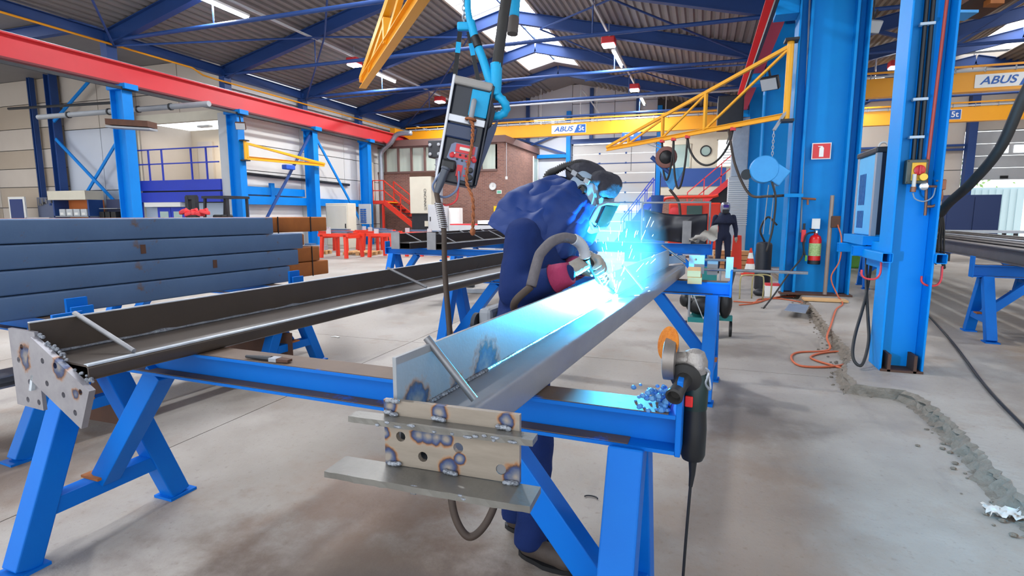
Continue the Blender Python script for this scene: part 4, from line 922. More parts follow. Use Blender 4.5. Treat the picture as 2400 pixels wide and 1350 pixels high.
# cape hood, rings from helmet rim to hem
hem = {0: (2.52, -.735, 1.36), 30: (2.37, -.755, 1.315), 60: (2.225, -.81, 1.305), 90: (2.125, -.93, 1.375), 135: (2.215, -1.105, 1.465), 180: (2.44, -1.13, 1.48), 225: (2.68, -1.09, 1.46), 270: (2.80, -.92, 1.40), 315: (2.70, -.78, 1.37), 360: (2.52, -.735, 1.36)}
rim = {0: (2.56, -.66, 1.50), 30: (2.50, -.665, 1.52), 60: (2.44, -.70, 1.60), 90: (2.415, -.775, 1.65), 135: (2.44, -.865, 1.685), 180: (2.52, -.90, 1.69), 225: (2.60, -.87, 1.685), 270: (2.65, -.78, 1.65), 315: (2.62, -.68, 1.54), 360: (2.56, -.66, 1.50)}
def ring_at(tab, a):
    ks = sorted(tab); 
    for i in range(len(ks)-1):
        if ks[i] <= a <= ks[i+1]:
            f = (a-ks[i])/(ks[i+1]-ks[i]); f = f*f*(3-2*f)*.5+f*.5
            p, q_ = tab[ks[i]], tab[ks[i+1]]; return Vector([p[j]+(q_[j]-p[j])*f for j in range(3)])
rows = []
NS = 14
for i in range(NS+1):
    f = i/NS; row = []
    for k in range(73):
        a = k*5; p0, p1 = ring_at(rim, a), ring_at(hem, a); p = p0.lerp(p1, f)
        cen = Vector((2.50-.06*f, -.82-.08*f, 0)); rad = Vector((p.x-cen.x, p.y-cen.y, 0))
        bulge = .045*math.sin(math.pi*f)**.8*(1.0 if 60 < a < 300 else .35)
        fold = .018*f*math.sin(a*math.pi/180*9+1.2*f) + .016*f*max(0, math.sin(a*math.pi/180*14+.8))**2 + .016*math.sin(math.pi*f)*math.sin(a*math.pi/180*5+2.0+2.2*f)
        p = p + rad.normalized()*(bulge+fold) + Vector((0, 0, .022*math.sin(math.pi*f)))
        row.append(SK_(p.x, p.y, p.z))
    rows.append(row)
cp = MB().grid(rows).build('cape_hood', m_cape, we, 'all')
so_ = cp.modifiers.new('thick', 'SOLIDIFY'); so_.thickness = .004
cp.modifiers.new('sub', 'SUBSURF').levels = 2; cp.modifiers['sub'].render_levels = 2
tx = bpy.data.textures.new('cape_folds', 'CLOUDS'); tx.noise_scale = .11; tx.noise_depth = 1
dm = cp.modifiers.new('folds', 'DISPLACE'); dm.texture = tx; dm.strength = .035; dm.mid_level = .5; dm.texture_coords = 'LOCAL'
# helmet in its own frame: hf = where the face looks, hs = wearer's right, ht = up
hf = (VX*.84 - UX*.20 - ZX*.50).normalized(); hs = hf.cross(ZX).normalized(); ht = hs.cross(hf).normalized()
HC = SK_(2.53, -.757, 1.572)
def HP(a, s, t): return HC + (hf*a + hs*s + ht*t)*1.14
m_helm = mat('helmet_shell', (132, 150, 168), .4, 0, (116, 134, 152), .6, 6, spec=.5)
rows = []
prof = [(.135, .055, .085), (.12, .085, .105), (.08, .115, .115), (.03, .13, .12), (-.03, .138, .118), (-.08, .140, .108), (-.12, .134, .094), (-.15, .118, .080), (-.165, .095, .066)]
for (t_, fr, sd) in prof:
    rows.append([HP(fr*max(-.25, math.cos(R_(a)))**1 if a in (0,) else fr*math.copysign(abs(math.cos(R_(a)))**.75, math.cos(R_(a))), sd*math.copysign(abs(math.sin(R_(a)))**.8, math.sin(R_(a))), t_) for a in range(-110, 111, 10)])
he = MB().grid(rows).build('welding_helmet', m_helm, we, 'all')
he.modifiers.new('thick', 'SOLIDIFY').thickness = .005; he.modifiers.new('sub', 'SUBSURF').levels = 2
# visor frame round the lens
fr_ = MB()
fp = [HP(.137, -.062, .055), HP(.137, .062, .055), HP(.125, .088, .035), HP(.122, .086, -.05), HP(.138, .06, -.075), HP(.138, -.06, -.075), HP(.122, -.086, -.05), HP(.125, -.088, .035)]
fr_.tube(fp, .0095, 8, closed=True); fr_.build('visor_frame', m_helm, he, True)
MB().plate([HP(.141, -.058, .045), HP(.141, .058, .045), HP(.145, .058, -.06), HP(.145, -.058, -.06)], hf, .004).build('lens', mat('dark_lens', (20, 40, 30), .08, spec=.9), he)
MB().plate([HP(.06, .112, .02), HP(.118, .098, .03), HP(.118, .098, -.055), HP(.075, .115, -.075), HP(.05, .118, -.05)], hs, .006).build('side_window', mat('side_lens', (34, 66, 90), .2), he)
MB().lathe(HP(.03, .112, .062), tuple(hs), [(0, .026), (.012, .026), (.018, .021), (.018, .016), (.010, .014)], 20).build('pivot_knob', m_black, he, True)
MB().lathe(HP(.03, -.112, .062), tuple(-hs), [(0, .026), (.012, .026), (.018, .021)], 20).build('pivot_knob', m_black, he, True)
MB().bar(HP(.085, .098, .075), HP(.12, .075, .03), .012, .006, hs).build('shade_slider', m_steel, he)
# black cap and bonnet on top of the head, straps with buckles
cpm = mat('black_cap_fabric', (40, 40, 52), .75, 0, (30, 30, 40), .7, 12, bump=.3, bscale=60)
cc_ = MB(); cc_.ball(HP(-.03, 0, .095), (.138, .12, .085), 18, 10, (hf, hs, ht)); ca_ = cc_.build('skull_cap', cpm, we, 'all'); wrinkle(ca_, .009, .006, .05, 4)
cc_ = MB(); cc_.ball(HP(.06, .0, .125), (.078, .125, .05), 18, 10, (hf, hs, ht)); cc_.ball(HP(.105, .02, .10), (.035, .10, .045), 14, 8, (hf, hs, ht)); ca_ = cc_.build('bonnet_pouch', cpm, we, 'all'); wrinkle(ca_, .009, .012, .035, 3)
st_ = MB(); st_.tube([HP(-.105, .085, .10), HP(-.05, .108, .105), HP(.0, .112, .10), HP(.05, .10, .115)], .010, 6); st_.build('head_strap', m_black, we, True)
for a in (-.045, .03): MB().box(HP(a, .116, .104), (.034, .006, .026), (hf, hs, ht)).build('buckle', m_grey, we, bevel=.003)
# ribbed air hose from the back of the helmet down the back
def ribbed(pts, r, name, mt, par, pitch=.009, amp=.0035, n=12):
    sp_ = spline(pts, 40); acc = 0; out = [sp_[0]]
    for p, q_ in zip(sp_[:-1], sp_[1:]):
        acc += (q_-p).length
        if acc > pitch/2: out.append(q_); acc = 0
    return MB().tube(out, [r+amp*(1 if k % 2 else -1) for k in range(len(out))], n).build(name, mt, par, 'all')
ribbed([HP(-.04, .03, .150), HP(-.09, .05, .132), HP(-.13, .07, .10), HP(-.16, .08, .06), HP(-.19, .08, .01), SK_(2.50, -.96, 1.55)], .018, 'air_hose', m_rubber, we)
MB().box(UV(2.38, -1.165, .98), (.07, .2, .15), (VX, UX, ZX)).build('blower_unit', m_grey, we, bevel=.02)
MB().lathe(UV(2.30, -1.205, .98), tuple(-VX), [(0, .05), (.02, .05), (.025, .04)], 18).build('blower_filter', m_dark, we, True)
# gloves
def glove(pts_palm, fingers, name, r=.0165):
    g_ = MB(); (pa, pb, pr, ps) = pts_palm; g_.cap(pa, pb, pr, ps)
    for f in fingers:
        for i in range(len(f)-1): g_.cap(f[i], f[i+1], r-.0012*i, r-.0012*(i+1), 8)
    o = g_.build(name, m_glove, we, 'all'); wrinkle(o, .005, .004, .02, 3); return o
# torch axis
Ta, Tb, Tc = UV(2.40, -.705, 1.305), UV(2.52, -.695, 1.235), UV(2.60, -.685, 1.175)
hd_ = (Tb-Ta).normalized(); side = hd_.cross(ZX).normalized(); top = side.cross(hd_).normalized()
palmR = (wrR+Vector((0, 0, .004)), Ta.lerp(Tb, .55)-side*.0+top*.03-VX*.012, .038, .036)
fin = []
for k in range(4):
    base = Ta.lerp(Tb, .35+.22*k) + top*.034 + VX*.005; f_ = .95 if k in (0, 3) else 1.08
    fin.append([base, base+VX*.034*f_-ZX*.008, base+VX*.040*f_-ZX*.038*f_, base+VX*.012-ZX*.058*f_])
th = Ta.lerp(Tb, .15) - side*.0
fin.append([wrR.lerp(palmR[1], .55)+top*.012, th+top*.036-UX*.012, th+top*.03+hd_*.035+VX*.006, th+top*.024+hd_*.06+VX*.012])
glove(palmR, fin, 'right_glove')
cf = (wrR-elR).normalized()
MB().lathe(wrR-cf*.055, tuple(cf), [(0, .070), (.0, .066), (.05, .058), (.085, .05), (.085, .046)], 20).build('right_glove_cuff', m_cuff, we, 'all')
palmL = (wrL, Tb.lerp(Tc, .35)-VX*.03+ZX*.018, .034, .030); fin = []
for k in range(4):
    base = Tb.lerp(Tc, .1+.3*k)-VX*.012+ZX*.03; fin.append([base, base+VX*.026+ZX*.002, base+VX*.042-ZX*.020, base+VX*.030-ZX*.044])
fin.append([palmL[1]-hd_*.01, Tb.lerp(Tc, .1)-VX*.03+ZX*.006, Tb-VX*.022-hd_*.03])
glove(palmL, fin, 'left_glove', .0145)
cl_ = (wrL-elL).normalized(); MB().lathe(wrL-cl_*.06, tuple(cl_), [(0, .064), (.05, .054), (.085, .045)], 18).build('left_glove_cuff', m_cuff, we, 'all')

# ---------------------------------------------------------------- torch with fume-extraction hose
ARC = UV(2.93, -.690, 1.062)
to = thing('welding_torch', 'welding torch with ribbed swivel hose held in the gloves', 'welding torch', Tb)
MB().tube([Ta, Ta.lerp(Tb, .5), Tb, Tc], [.019, .021, .020, .018], 14).build('handle', m_black, to, True)
MB().tube(spline([Tc, UV(2.70, -.682, 1.13), UV(2.82, -.686, 1.10), UV(2.875, -.688, 1.085)]), [.012]*24+[.011], 12).build('neck', m_dark, to, True)
MB().lathe(UV(2.865, -.688, 1.087), tuple((ARC-UV(2.865, -.688, 1.087)).normalized()), [(0, .011), (.005, .014), (.035, .013), (.045, .010)], 14).build('nozzle', m_brass, to, True)
ribbed([Ta, UV(2.385, -.712, 1.345), UV(2.36, -.725, 1.375), UV(2.32, -.745, 1.395)], .0235, 'swivel_cuff', m_lgrey, to, .010, .003)
MB().tube(spline([UV(2.325, -.743, 1.393), UV(2.27, -.77, 1.40), UV(2.21, -.80, 1.385), UV(2.17, -.83, 1.345), UV(2.16, -.845, 1.31), UV(2.12, -.86, 1.20)]), .0225, 12).build('hose_sleeve', mat('dusty_leather_sleeve', (112, 106, 108), .8, 0, (80, 76, 80), .8, 14, bump=.3), to, 'all')
# arc, fume, sparks
al = bpy.data.lights.new('welding_arc_light', 'POINT'); al.energy = ARC_W; al.color = (.045, .52, 1.0); al.shadow_soft_size = .014
ao = bpy.data.objects.new('welding_arc_light', al); col.objects.link(ao); ao.location = UV(2.66, -.626, 1.063)
ac = MB(); ac.ball(ARC-ZX*.003, (.014, .012, .010), 12, 8)
aob = ac.build('welding_arc', mat('arc_glow', (255, 255, 255), .5, emit=(190, 235, 255), estr=60), None, 'all'); tag(aob, 'blinding blue-white welding arc at the torch tip on the seam', 'arc')
spk = MB(); rk = random.Random(21)
for k in range(75):
    an = rk.gauss(.0, .30); sp0 = rk.uniform(.0, .45); d_ = Vector((math.sin(an), rk.gauss(0, .25), math.cos(an))).normalized()
    if rk.random() < .3: d_ = Vector((rk.uniform(-1, 1), rk.uniform(-1, 1), rk.uniform(.05, .7))).normalized()
    p = ARC + d_*sp0; ln = rk.uniform(.01, .06); drop = Vector((0, 0, -.15*sp0*sp0))
    if (p+drop).z < 1.06: continue
    spk.cyl(p+drop, p+drop+d_*ln, .0006, .0004, 4)
so = spk.build('spark_spray', mat('spark_glow', (255, 240, 220), .5, emit=(235, 245, 255), estr=6), None); so['kind'] = 'stuff'; tag(so, 'fine white spark streaks rising from the welding arc', 'sparks')
def fume():
    rows = []
    n = 20
    path = [(0, ARC+Vector((0, 0, -.012)), .02), (.08, ARC+VX*.06+ZX*.05, .22), (.2, ARC+VX*.03+UX*.03+ZX*.2, .29), (.35, ARC+VX*.0+UX*.08+ZX*.36, .29), (.5, ARC-VX*.0+UX*.10+ZX*.52, .24), (.65, ARC-VX*.08+UX*.18+ZX*.64, .09), (.7, ARC-VX*.09+UX*.19+ZX*.70, .02)]
    for (_, c, r) in path: rows.append([c + VX*(r*math.cos(2*math.pi*k/n)*(1+.12*math.sin(3*k))) + UX*(r*math.sin(2*math.pi*k/n)) for k in range(n+1)])
    mb = MB(); mb.grid(rows)
    m = bpy.data.materials.new('welding_fume'); m.use_nodes = True; nt = m.node_tree; nt.nodes.remove(nt.nodes['Principled BSDF'])
    v = nt.nodes.new('ShaderNodeVolumeScatter'); v.inputs['Color'].default_value = (.8, .9, 1, 1); v.inputs['Anisotropy'].default_value = .1
    ns = nt.nodes.new('ShaderNodeTexNoise'); ns.inputs['Scale'].default_value = 9; ns.inputs['Detail'].default_value = 3
    g = nt.nodes.new('ShaderNodeNewGeometry'); nt.links.new(g.outputs['Position'], ns.inputs['Vector'])
    rp = nt.nodes.new('ShaderNodeMapRange'); rp.inputs[1].default_value = .35; rp.inputs[2].default_value = .75; rp.inputs[3].default_value = .3; rp.inputs[4].default_value = 2.4
    d1_ = nt.nodes.new('ShaderNodeVectorMath'); d1_.operation = 'SUBTRACT'; d1_.inputs[1].default_value = tuple(ARC+UX*.06+ZX*.22); nt.links.new(g.outputs['Position'], d1_.inputs[0])
    d2_ = nt.nodes.new('ShaderNodeVectorMath'); d2_.operation = 'MULTIPLY'; d2_.inputs[1].default_value = (1/.27, 1/.27, 1/.42); nt.links.new(d1_.outputs[0], d2_.inputs[0])
    d3_ = nt.nodes.new('ShaderNodeVectorMath'); d3_.operation = 'LENGTH'; nt.links.new(d2_.outputs[0], d3_.inputs[0])
    d4_ = nt.nodes.new('ShaderNodeMapRange'); d4_.inputs[1].default_value = .25; d4_.inputs[2].default_value = 1.0; d4_.inputs[3].default_value = 1.0; d4_.inputs[4].default_value = 0.0; nt.links.new(d3_.outputs['Value'], d4_.inputs[0])
    d5_ = nt.nodes.new('ShaderNodeMath'); d5_.operation = 'MULTIPLY'; nt.links.new(d4_.outputs[0], d5_.inputs[1])
    nt.links.new(ns.outputs['Fac'], rp.inputs[0]); nt.links.new(rp.outputs[0], d5_.inputs[0]); nt.links.new(d5_.outputs[0], v.inputs['Density']); nt.links.new(v.outputs[0], nt.nodes['Material Output'].inputs['Volume'])
    o = mb.build('fume_plume', m, None, 'all'); o['kind'] = 'stuff'; tag(o, 'blue-lit plume of welding fume rising from the arc', 'fume')
fume()

# ---------------------------------------------------------------- hanging wire feeder
FD = 3.4
fc = at(1090, 312, FD)
fx = (Rt*.975 + UX*.10 - ZX*.20).normalized(); fz = (ZX - fx*ZX.dot(fx)).normalized(); fy = fz.cross(fx).normalized()   # fx right, fz up along the case, fy away from camera
def FP(x, y, z): return fc + fx*x + fy*y + fz*z
ax = (fx, fy, fz)
fe_ = thing('wire_feeder', 'black wire feeder with red control panel hanging on straps', 'wire feeder', fc-ZX*.4)
m_case = mat('feeder_case', (24, 30, 46), .4, 0, (18, 24, 38), .6, 6)
m_alu = mat('brushed_aluminium_trim', (178, 180, 186), .3, .5)
m_cyan = mat('cyan_cover_fabric', (10, 172, 224), .6, 0, (8, 156, 210), .7, 6, bump=.15, bscale=40)
MB().box(FP(0, .12, .0), (.23, .24, .64), ax).build('case', m_case, fe_, bevel=.012)
MB().box(FP(-.125, .10, .0), (.018, .26, .66), ax).build('side_frame', m_alu, fe_, bevel=.006)
MB().box(FP(.122, .10, .0), (.014, .26, .62), ax).build('side_frame', m_case, fe_, bevel=.006)
MB().box(FP(-.005, .08, .30), (.245, .22, .05), ax).build('top_cover', mat('dusty_grey_cover', (150, 146, 142), .5), fe_, bevel=.012)
MB().box(FP(-.005, -.006, .075), (.235, .02, .045), ax).build('middle_band', m_alu, fe_, bevel=.004)
MB().box(FP(.055, -.003, .19), (.115, .012, .16), ax).build('cyan_cover', m_cyan, fe_, bevel=.004)
MB().box(FP(-.03, -.008, .0), (.20, .02, .09), ax).build('drive_cover', mat('feeder_navy', (26, 44, 80), .35), fe_, bevel=.01)
MB().tube(spline([FP(.02, -.005, .20), FP(.02, -.045, .185), FP(.02, -.05, .13), FP(.02, -.045, .085), FP(.02, -.005, .07)]), .017, 12).build('grip_handle', m_grey, fe_, True)
pn = MB().plate([FP(-.07, -.012, -.085), FP(-.05, -.012, -.07), FP(.095, -.012, -.07), FP(.095, -.012, -.29), FP(.01, -.012, -.29), FP(-.02, -.012, -.20), FP(-.085, -.012, -.17)], -fy, .008).build('control_panel', mat('panel_grey_blue', (112, 122, 152), .4), fe_)
m_pred = mat('panel_red', (206, 26, 40), .4)
MB().box(FP(.02, -.023, -.10), (.12, .006, .05), ax).build('display_surround', m_pred, pn); MB().box(FP(.02, -.027, -.10), (.07, .004, .018), ax).build('display', mat('display_pale', (214, 220, 206), .3), pn)
MB().box(FP(.015, -.022, -.145), (.15, .005, .03), ax).build('button_field', m_pred, pn)
for (x, z, r, mm) in ((-.055, -.15, .016, m_pred), (.085, -.155, .016, m_pred), (-.005, -.14, .007, m_black), (.03, -.14, .007, m_black), (-.02, -.168, .006, m_black), (.012, -.172, .006, m_black), (.04, -.172, .006, m_pred), (.065, -.14, .005, m_signwhite), (-.04, -.135, .005, m_signwhite)):
    MB().lathe(FP(x, -.022, z), tuple(-fy), [(0, r), (.008, r), (.010, r*.8)], 14).build('knob', mm, pn, True)
MB().box(FP(.005, -.022, -.235), (.035, .006, .07), ax).build('socket_plate', m_pred, pn)
for (z, r) in ((-.22, .017), (-.265, .021)): MB().lathe(FP(.075, -.02, z), tuple(-fy), [(0, r), (.03, r*.9), (.032, r*.6)], 14).build('gas_socket', m_black, pn, True); 
for z in (-.215, -.26): MB().box(FP(.045, -.023, z), (.02, .008, .012), ax).build('socket_mark', m_pred, pn)
MB().box(FP(-.065, -.02, -.215), (.09, .05, .07), ax).build('torch_mount', m_black, fe_, bevel=.014)
cnA, cnB = FP(-.075, -.05, -.235), FP(-.105, -.07, -.40)
MB().tube([cnA, cnA.lerp(cnB, .08), cnA.lerp(cnB, .1), cnA.lerp(cnB, .7), cnB], [.030, .030, .026, .024, .019], 16).build('torch_connector', mat('connector_grey', (70, 76, 88), .35), fe_, True)
MB().plate([FP(.13, .02, .22), FP(.155, .03, .17), FP(.125, .02, -.30), FP(.11, .05, -.30)], fx, .006).build('open_door', m_case, fe_)
MB().plate([FP(.135, .0, .05), FP(.19, .01, .12), FP(.185, .01, .05), FP(.125, .0, -.25)], -fy, .008).build('door_flap', mat('feeder_navy', (26, 44, 80), .35), fe_)
ring = FP(-.02, .08, .0) + ZX*.73
for (x, w_) in ((-.125, .028), (.03, .026)):
    pA = FP(x, .06, .32); MB().bar(pA, pA.lerp(at(1078 if x < 0 else 1098, 75, FD+.02), 1.0), w_, .006, fy).build('strap', m_black, fe_)
    a1, a2 = pA.lerp(at(1078 if x < 0 else 1098, 75, FD+.02), .55), pA.lerp(at(1078 if x < 0 else 1098, 75, FD+.02), .78)
    MB().bar(a1, a2, w_+.003, .008, fy).build('strap_sleeve', m_cyan, fe_)
MB().box(at(1092, 62, FD+.02), (.11, .03, .05), (Rt, Fw, ZX)).build('strap_bracket', m_cyan, fe_, bevel=.01)
hw = fe_
mbc = MB(); c0 = at(1088, 52, FD+.02)
for k in range(18):
    cpos = c0 + ZX*(.028*k); a = k % 2
    e1, e2 = (Rt if a else Fw), ZX
    mbc.tube([cpos + e1*(.011*math.cos(2*math.pi*i/12)) + e2*(.020*math.sin(2*math.pi*i/12)) for i in range(12)], .0042, 6, closed=True)
mbc.build('hook_chain', m_galv, fe_, True)
# control leads
MB().tube(spline([FP(.005, -.03, -.24), FP(.015, -.045, -.30), FP(.01, -.05, -.36), FP(-.04, -.05, -.41), FP(-.10, -.04, -.41), FP(-.135, -.04, -.37), FP(-.13, -.04, -.33), FP(-.10, -.05, -.27)]), .007, 8).build('control_lead', mat('blue_grey_lead', (110, 126, 160), .4), fe_, True)
MB().tube(spline([FP(-.0, -.03, -.26), FP(.02, -.04, -.34), FP(.02, -.045, -.42), FP(-.03, -.05, -.46), FP(-.08, -.05, -.45), FP(-.11, -.05, -.42)]), .006, 8).build('control_lead', m_signred, fe_, True)
# torch hose package: spring sleeve, then down behind the beam, a loop near the floor and up to the torch
hp = thing('torch_hose', 'long brown torch hose with a steel spring sleeve looping down from the wire feeder', 'hose', UV(2.0, -1.0, 0))
pA = cnB; pB = at(1040, 535, 3.28)
MB().tube(spline([pA, pA.lerp(pB, .5), pB, at(1043, 640, 3.2), at(1055, 790, 3.0), at(1062, 900, 2.75), at(1052, 1060, 2.45), at(1055, 1140, 2.36), at(1068, 1215, 2.32), at(1100, 1258, 2.30), at(1140, 1225, 2.32), at(1168, 1150, 2.36), at(1178, 1040, 2.45), at(1185, 900, 2.6), at(1215, 760, 2.65), UV(2.10, -.93, 1.12), UV(2.12, -.86, 1.20)], 10), .0165, 12).build('hose', m_brownhose, hp, 'all')
hel = []
for k in range(13*14):
    f = k/(13*14); c = pA.lerp(pB, .28+.72*f); a = 2*math.pi*13*f
    hel.append(c + Rt*(.024*math.cos(a)) + Fw*(.024*math.sin(a)))
MB().tube(hel, .0038, 6).build('spring_sleeve', m_chrome, hp, 'all')
# orange rope
rp_ = MB()
pts = spline([FP(.02, -.055, .075), FP(.04, -.06, .04), FP(.055, -.05, -.08), FP(.06, -.05, -.28), at(1108, 470, 3.3), at(1108, 545, 3.26)], 14)
for ph in (0, math.pi):
    rp_.tube([p + Rt*(.006*math.cos(i*.9+ph)) + Fw*(.006*math.sin(i*.9+ph)) for i, p in enumerate(pts)], .0065, 6)
rp_.ball(at(1108, 543, 3.26), (.018, .018, .024), 10, 8); rp_.tube([FP(.02+.03*math.cos(a), -.05+.03*math.sin(a), .08) for a in [k*.5 for k in range(13)]], .008, 6)
tag(rp_.build('rope', mat('orange_rope', (178, 108, 66), .8, 0, (140, 80, 48), .8, 40, bump=.5, bscale=90), None, 'all'), 'twisted orange-brown rope tied to the wire feeder handle', 'rope')
# cable bundle above the feeder in cyan sleeve
cs_ = thing('cable_bundle', 'thick black and cyan sleeved cable bundle looping down to the wire feeder', 'cable bundle', at(1160, 190, FD))
MB().tube(spline([(-1.26, 3.11, 3.19), (-1.22, 3.2, 3.1), at(1190, -60, FD), at(1180, 40, FD), at(1168, 130, FD), at(1163, 170, FD)]), .034, 12).build('black_bundle', m_rubber, cs_, 'all')
MB().tube(spline([at(1163, 150, FD), at(1162, 190, FD), at(1160, 225, FD)]), .038, 12).build('cyan_sleeve', m_cyan, cs_, 'all')
ribbed([at(1164, 222, FD), at(1182, 240, FD), at(1186, 258, FD+.03), at(1170, 271, FD+.05), at(1140, 270, FD+.08)], .026, 'cyan_elbow', m_cyan, cs_, .03, .003)
MB().tube(spline([at(1103, 50, FD), at(1115, 95, FD), at(1132, 140, FD), at(1146, 185, FD), at(1156, 215, FD)]), .026, 12).build('cyan_branch', m_cyan, cs_, 'all')
MB().tube(spline([at(1112, 86, FD-.01), at(1117, 98, FD-.01), at(1121, 110, FD-.01)]), .0275, 12).build('black_wrap', m_black, cs_, 'all')
MB().tube(spline([(-1.40, 3.265, 3.19), at(1100, -60, FD), at(1096, 10, FD), at(1102, 55, FD)]), .02, 12).build('cyan_branch', m_cyan, cs_, 'all')
MB().tube(spline([(-1.16, 3.0, 3.19), (-1.13, 3.25, 3.15), at(1215, -60, FD+.2), at(1208, 0, FD+.2), at(1205, 40, FD+.2)]), .033, 12).build('cyan_plug_sleeve', m_cyan, cs_, 'all')
MB().tube([at(1205, 38, FD+.2), at(1204, 45, FD+.2), at(1201, 80, FD+.2)], [.03, .037, .037], 12).build('plug', mat('dusty_plug', (84, 76, 72), .6), cs_, True)
# ================================================================ RIGHT SIDE OF THE BAY
# ---------------------------------------------------------------- jib cranes
def jib(label, post, tip, z_low, z_high, fr, r=.055, ch=.075, tipz=None, bx=(-.1, .115)):
    t = thing('jib_crane', label, 'jib crane', (post[0], post[1], z_low))
    p0, p1, q0 = Vector((post[0], post[1], z_low)), Vector((post[0], post[1], z_high)), Vector((tip[0], tip[1], tipz or z_low))
    d = (q0-p0).normalized()
    MB().cyl(p0-ZX*.03, p1+ZX*.02, r, n=16).build('pivot_post', m_yellow, t, True)
    MB().ibeam(p0+d*.04+ZX*.03, q0, ch*1.25, ch*.9, .01, .012).build('bottom_chord', m_yellow, t)
    MB().bar(p1-ZX*.05+d*.03, q0+ZX*.05, ch*.8, ch*.8).build('top_chord', m_yellow, t)
    L_ = (q0-p0).length; prev = p1-ZX*.05
    for f in fr:
        lo = p0.lerp(q0, f)+ZX*.04; hi = p1.lerp(q0, f)-ZX*.02
        MB().bar(lo, hi, ch*.75, ch*.75, d).build('upright', m_yellow, t)
        MB().bar(lo+ZX*.01-d*.02, prev-ZX*.04+d*.04, ch*.5, ch*.5).build('diagonal', m_yellow, t); prev = hi
    MB().bar(p0.lerp(q0, (1+fr[-1])/2 if fr[-1] > .85 else .93)+ZX*.03, prev-ZX*.03, ch*.5, ch*.5).build('diagonal', m_yellow, t)
    for z in (z_low-.06, z_high+.04): MB().lohi((post[0]+bx[0], post[1]-.12, z-.02), (post[0]+bx[1], post[1]+.12, z+.02)).build('bracket', m_dark, t)
    return t
J1 = jib('yellow triangular jib crane on the wide blue column', (1.30, 10.72), (-2.38, 14.35), 3.16, 4.38, (.36, .60, .83))
J2 = jib('yellow jib crane arm reaching in overhead from the right, nearest the camera', (1.48, .12), (-4.33, 6.47), 3.22, 4.75, (.30, .58, .80), .07, .10)
J3 = jib('small yellow jib on the far left blue column', (-15.66, 15.9), (-15.55, 20.15), 3.5, 4.1, (.02,), .05, .10, 3.62, (-.13, .1))
MB().box((-15.6, 18.0, 3.36), (.25, .5, .18)).build('hoist', mat('hoist_blue', (30, 84, 190), .45), J3, bevel=.03)
# festoon cables and trolleys hanging under the jib
fs = thing('festoon_cable', 'black cable loops hanging under the yellow jib of the wide column', 'cable', (-.3, 12.4, 2.6))
ja, jb = Vector((1.30, 10.72, 3.13)), Vector((-2.38, 14.35, 3.13))
def jp(f, dz=0): p = ja.lerp(jb, f); return Vector((p.x, p.y, 3.13+dz))
def loop(f0, f1, drop, r=.022, n=22, skew=0):
    return [Vector((jp(f0+(f1-f0)*k/n).x, jp(f0+(f1-f0)*k/n).y, 3.11 - drop*(math.sin(math.pi*k/n)**.55))) for k in range(n+1)]
for (f0, f1, dr) in ((.22, .45, .62), (.45, .53, 1.05), (.53, .60, .85)):
    MB().tube(loop(f0, f1, dr), .022, 8).build('cable_loop', m_rubber, fs, 'all')
MB().tube(spline([jp(.24, -.02), jp(.20, -.7), jp(.13, -1.25), onY(1800, 460, 10.5), onY(1840, 458, 10.7)]), .024, 8).build('feed_hose', m_brownhose, fs, 'all')
for f in (.22, .45, .53, .60): MB().box(jp(f, -.01), (.1, .1, .06)).build('trolley', m_red, fs)
# feeder hanging under the jib
f2 = onY(1572, 395, 12.9)
fd2 = thing('wire_feeder', 'pale blue three-cornered wire feeder with a round spool under the jib', 'wire feeder', f2-ZX*.4)
m_fblue = m_machblue
MB().plate([f2+Vector((-.30, -.06, .26)), f2+Vector((.02, -.06, .0)), f2+Vector((.31, -.06, .02)), f2+Vector((.06, -.06, -.48)), f2+Vector((-.02, -.06, -.44)), f2+Vector((-.34, -.06, .18))], (0, 1, 0), .2).build('case', m_fblue, fd2, bevel=.01)
MB().lathe(f2+Vector((-.10, -.07, .24)), (0, -1, 0), [(0, .235), (.05, .235), (.06, .2), (.06, .15), (.01, .14)], 22).build('spool_rim', mat('spool_brown', (120, 74, 66), .5), fd2, True)
MB().lathe(f2+Vector((-.10, -.08, .24)), (0, -1, 0), [(0, .15), (.03, .15), (.08, .06), (.09, .02)], 22).build('spool_hub', m_black, fd2, True)
MB().cyl(f2+Vector((-.42, -.04, .26)), f2+Vector((-.02, -.04, -.1)), .05, n=10).build('side_grip', m_navy, fd2, True)
for dx in (-.12, .05): MB().cyl(f2+Vector((dx, 0, .4)), jp(.66, -.03)+Vector((dx, 0, 0)), .012, n=6).build('hanger', m_grey, fd2)
MB().tube(spline([f2+Vector((.0, -.05, -.46)), f2+Vector((.2, -.05, -.75)), f2+Vector((.28, -.3, -1.2)), f2+Vector((.45, -.6, -1.75))]), .03, 8).build('torch_lead', m_brownhose, fd2, 'all')
f3 = onY(1802, 400, 10.6)
fd3 = thing('wire_feeder', 'round-backed blue wire feeder on chains beside the wide blue column', 'wire feeder', f3-ZX*.3)
MB().lathe(f3+Vector((-.08, .12, .02)), (0, -1, 0), [(0, .22), (.02, .235), (.22, .235), (.24, .22)], 24).build('spool_cover', m_fblue, fd3, True)
MB().box(f3+Vector((.12, 0, -.06)), (.32, .22, .30), (Vector((.82, 0, -.57)), Vector((0, 1, 0)), Vector((.57, 0, .82)))).build('case', m_fblue, fd3, bevel=.02)
MB().lathe(f3+Vector((-.36, .0, -.06)), (0, -1, 0), [(0, .09), (.06, .09)], 18).build('wheel', m_black, fd3, True)
mbc = MB()
for k in range(9):
    c_ = f3+Vector((.04, 0, .24+.05*k)); e1 = Vector((1, 0, 0)) if k % 2 else Vector((0, 1, 0))
    mbc.tube([c_+e1*(.016*math.cos(i*.628))+ZX*(.034*math.sin(i*.628)) for i in range(10)], .006, 5, closed=True)
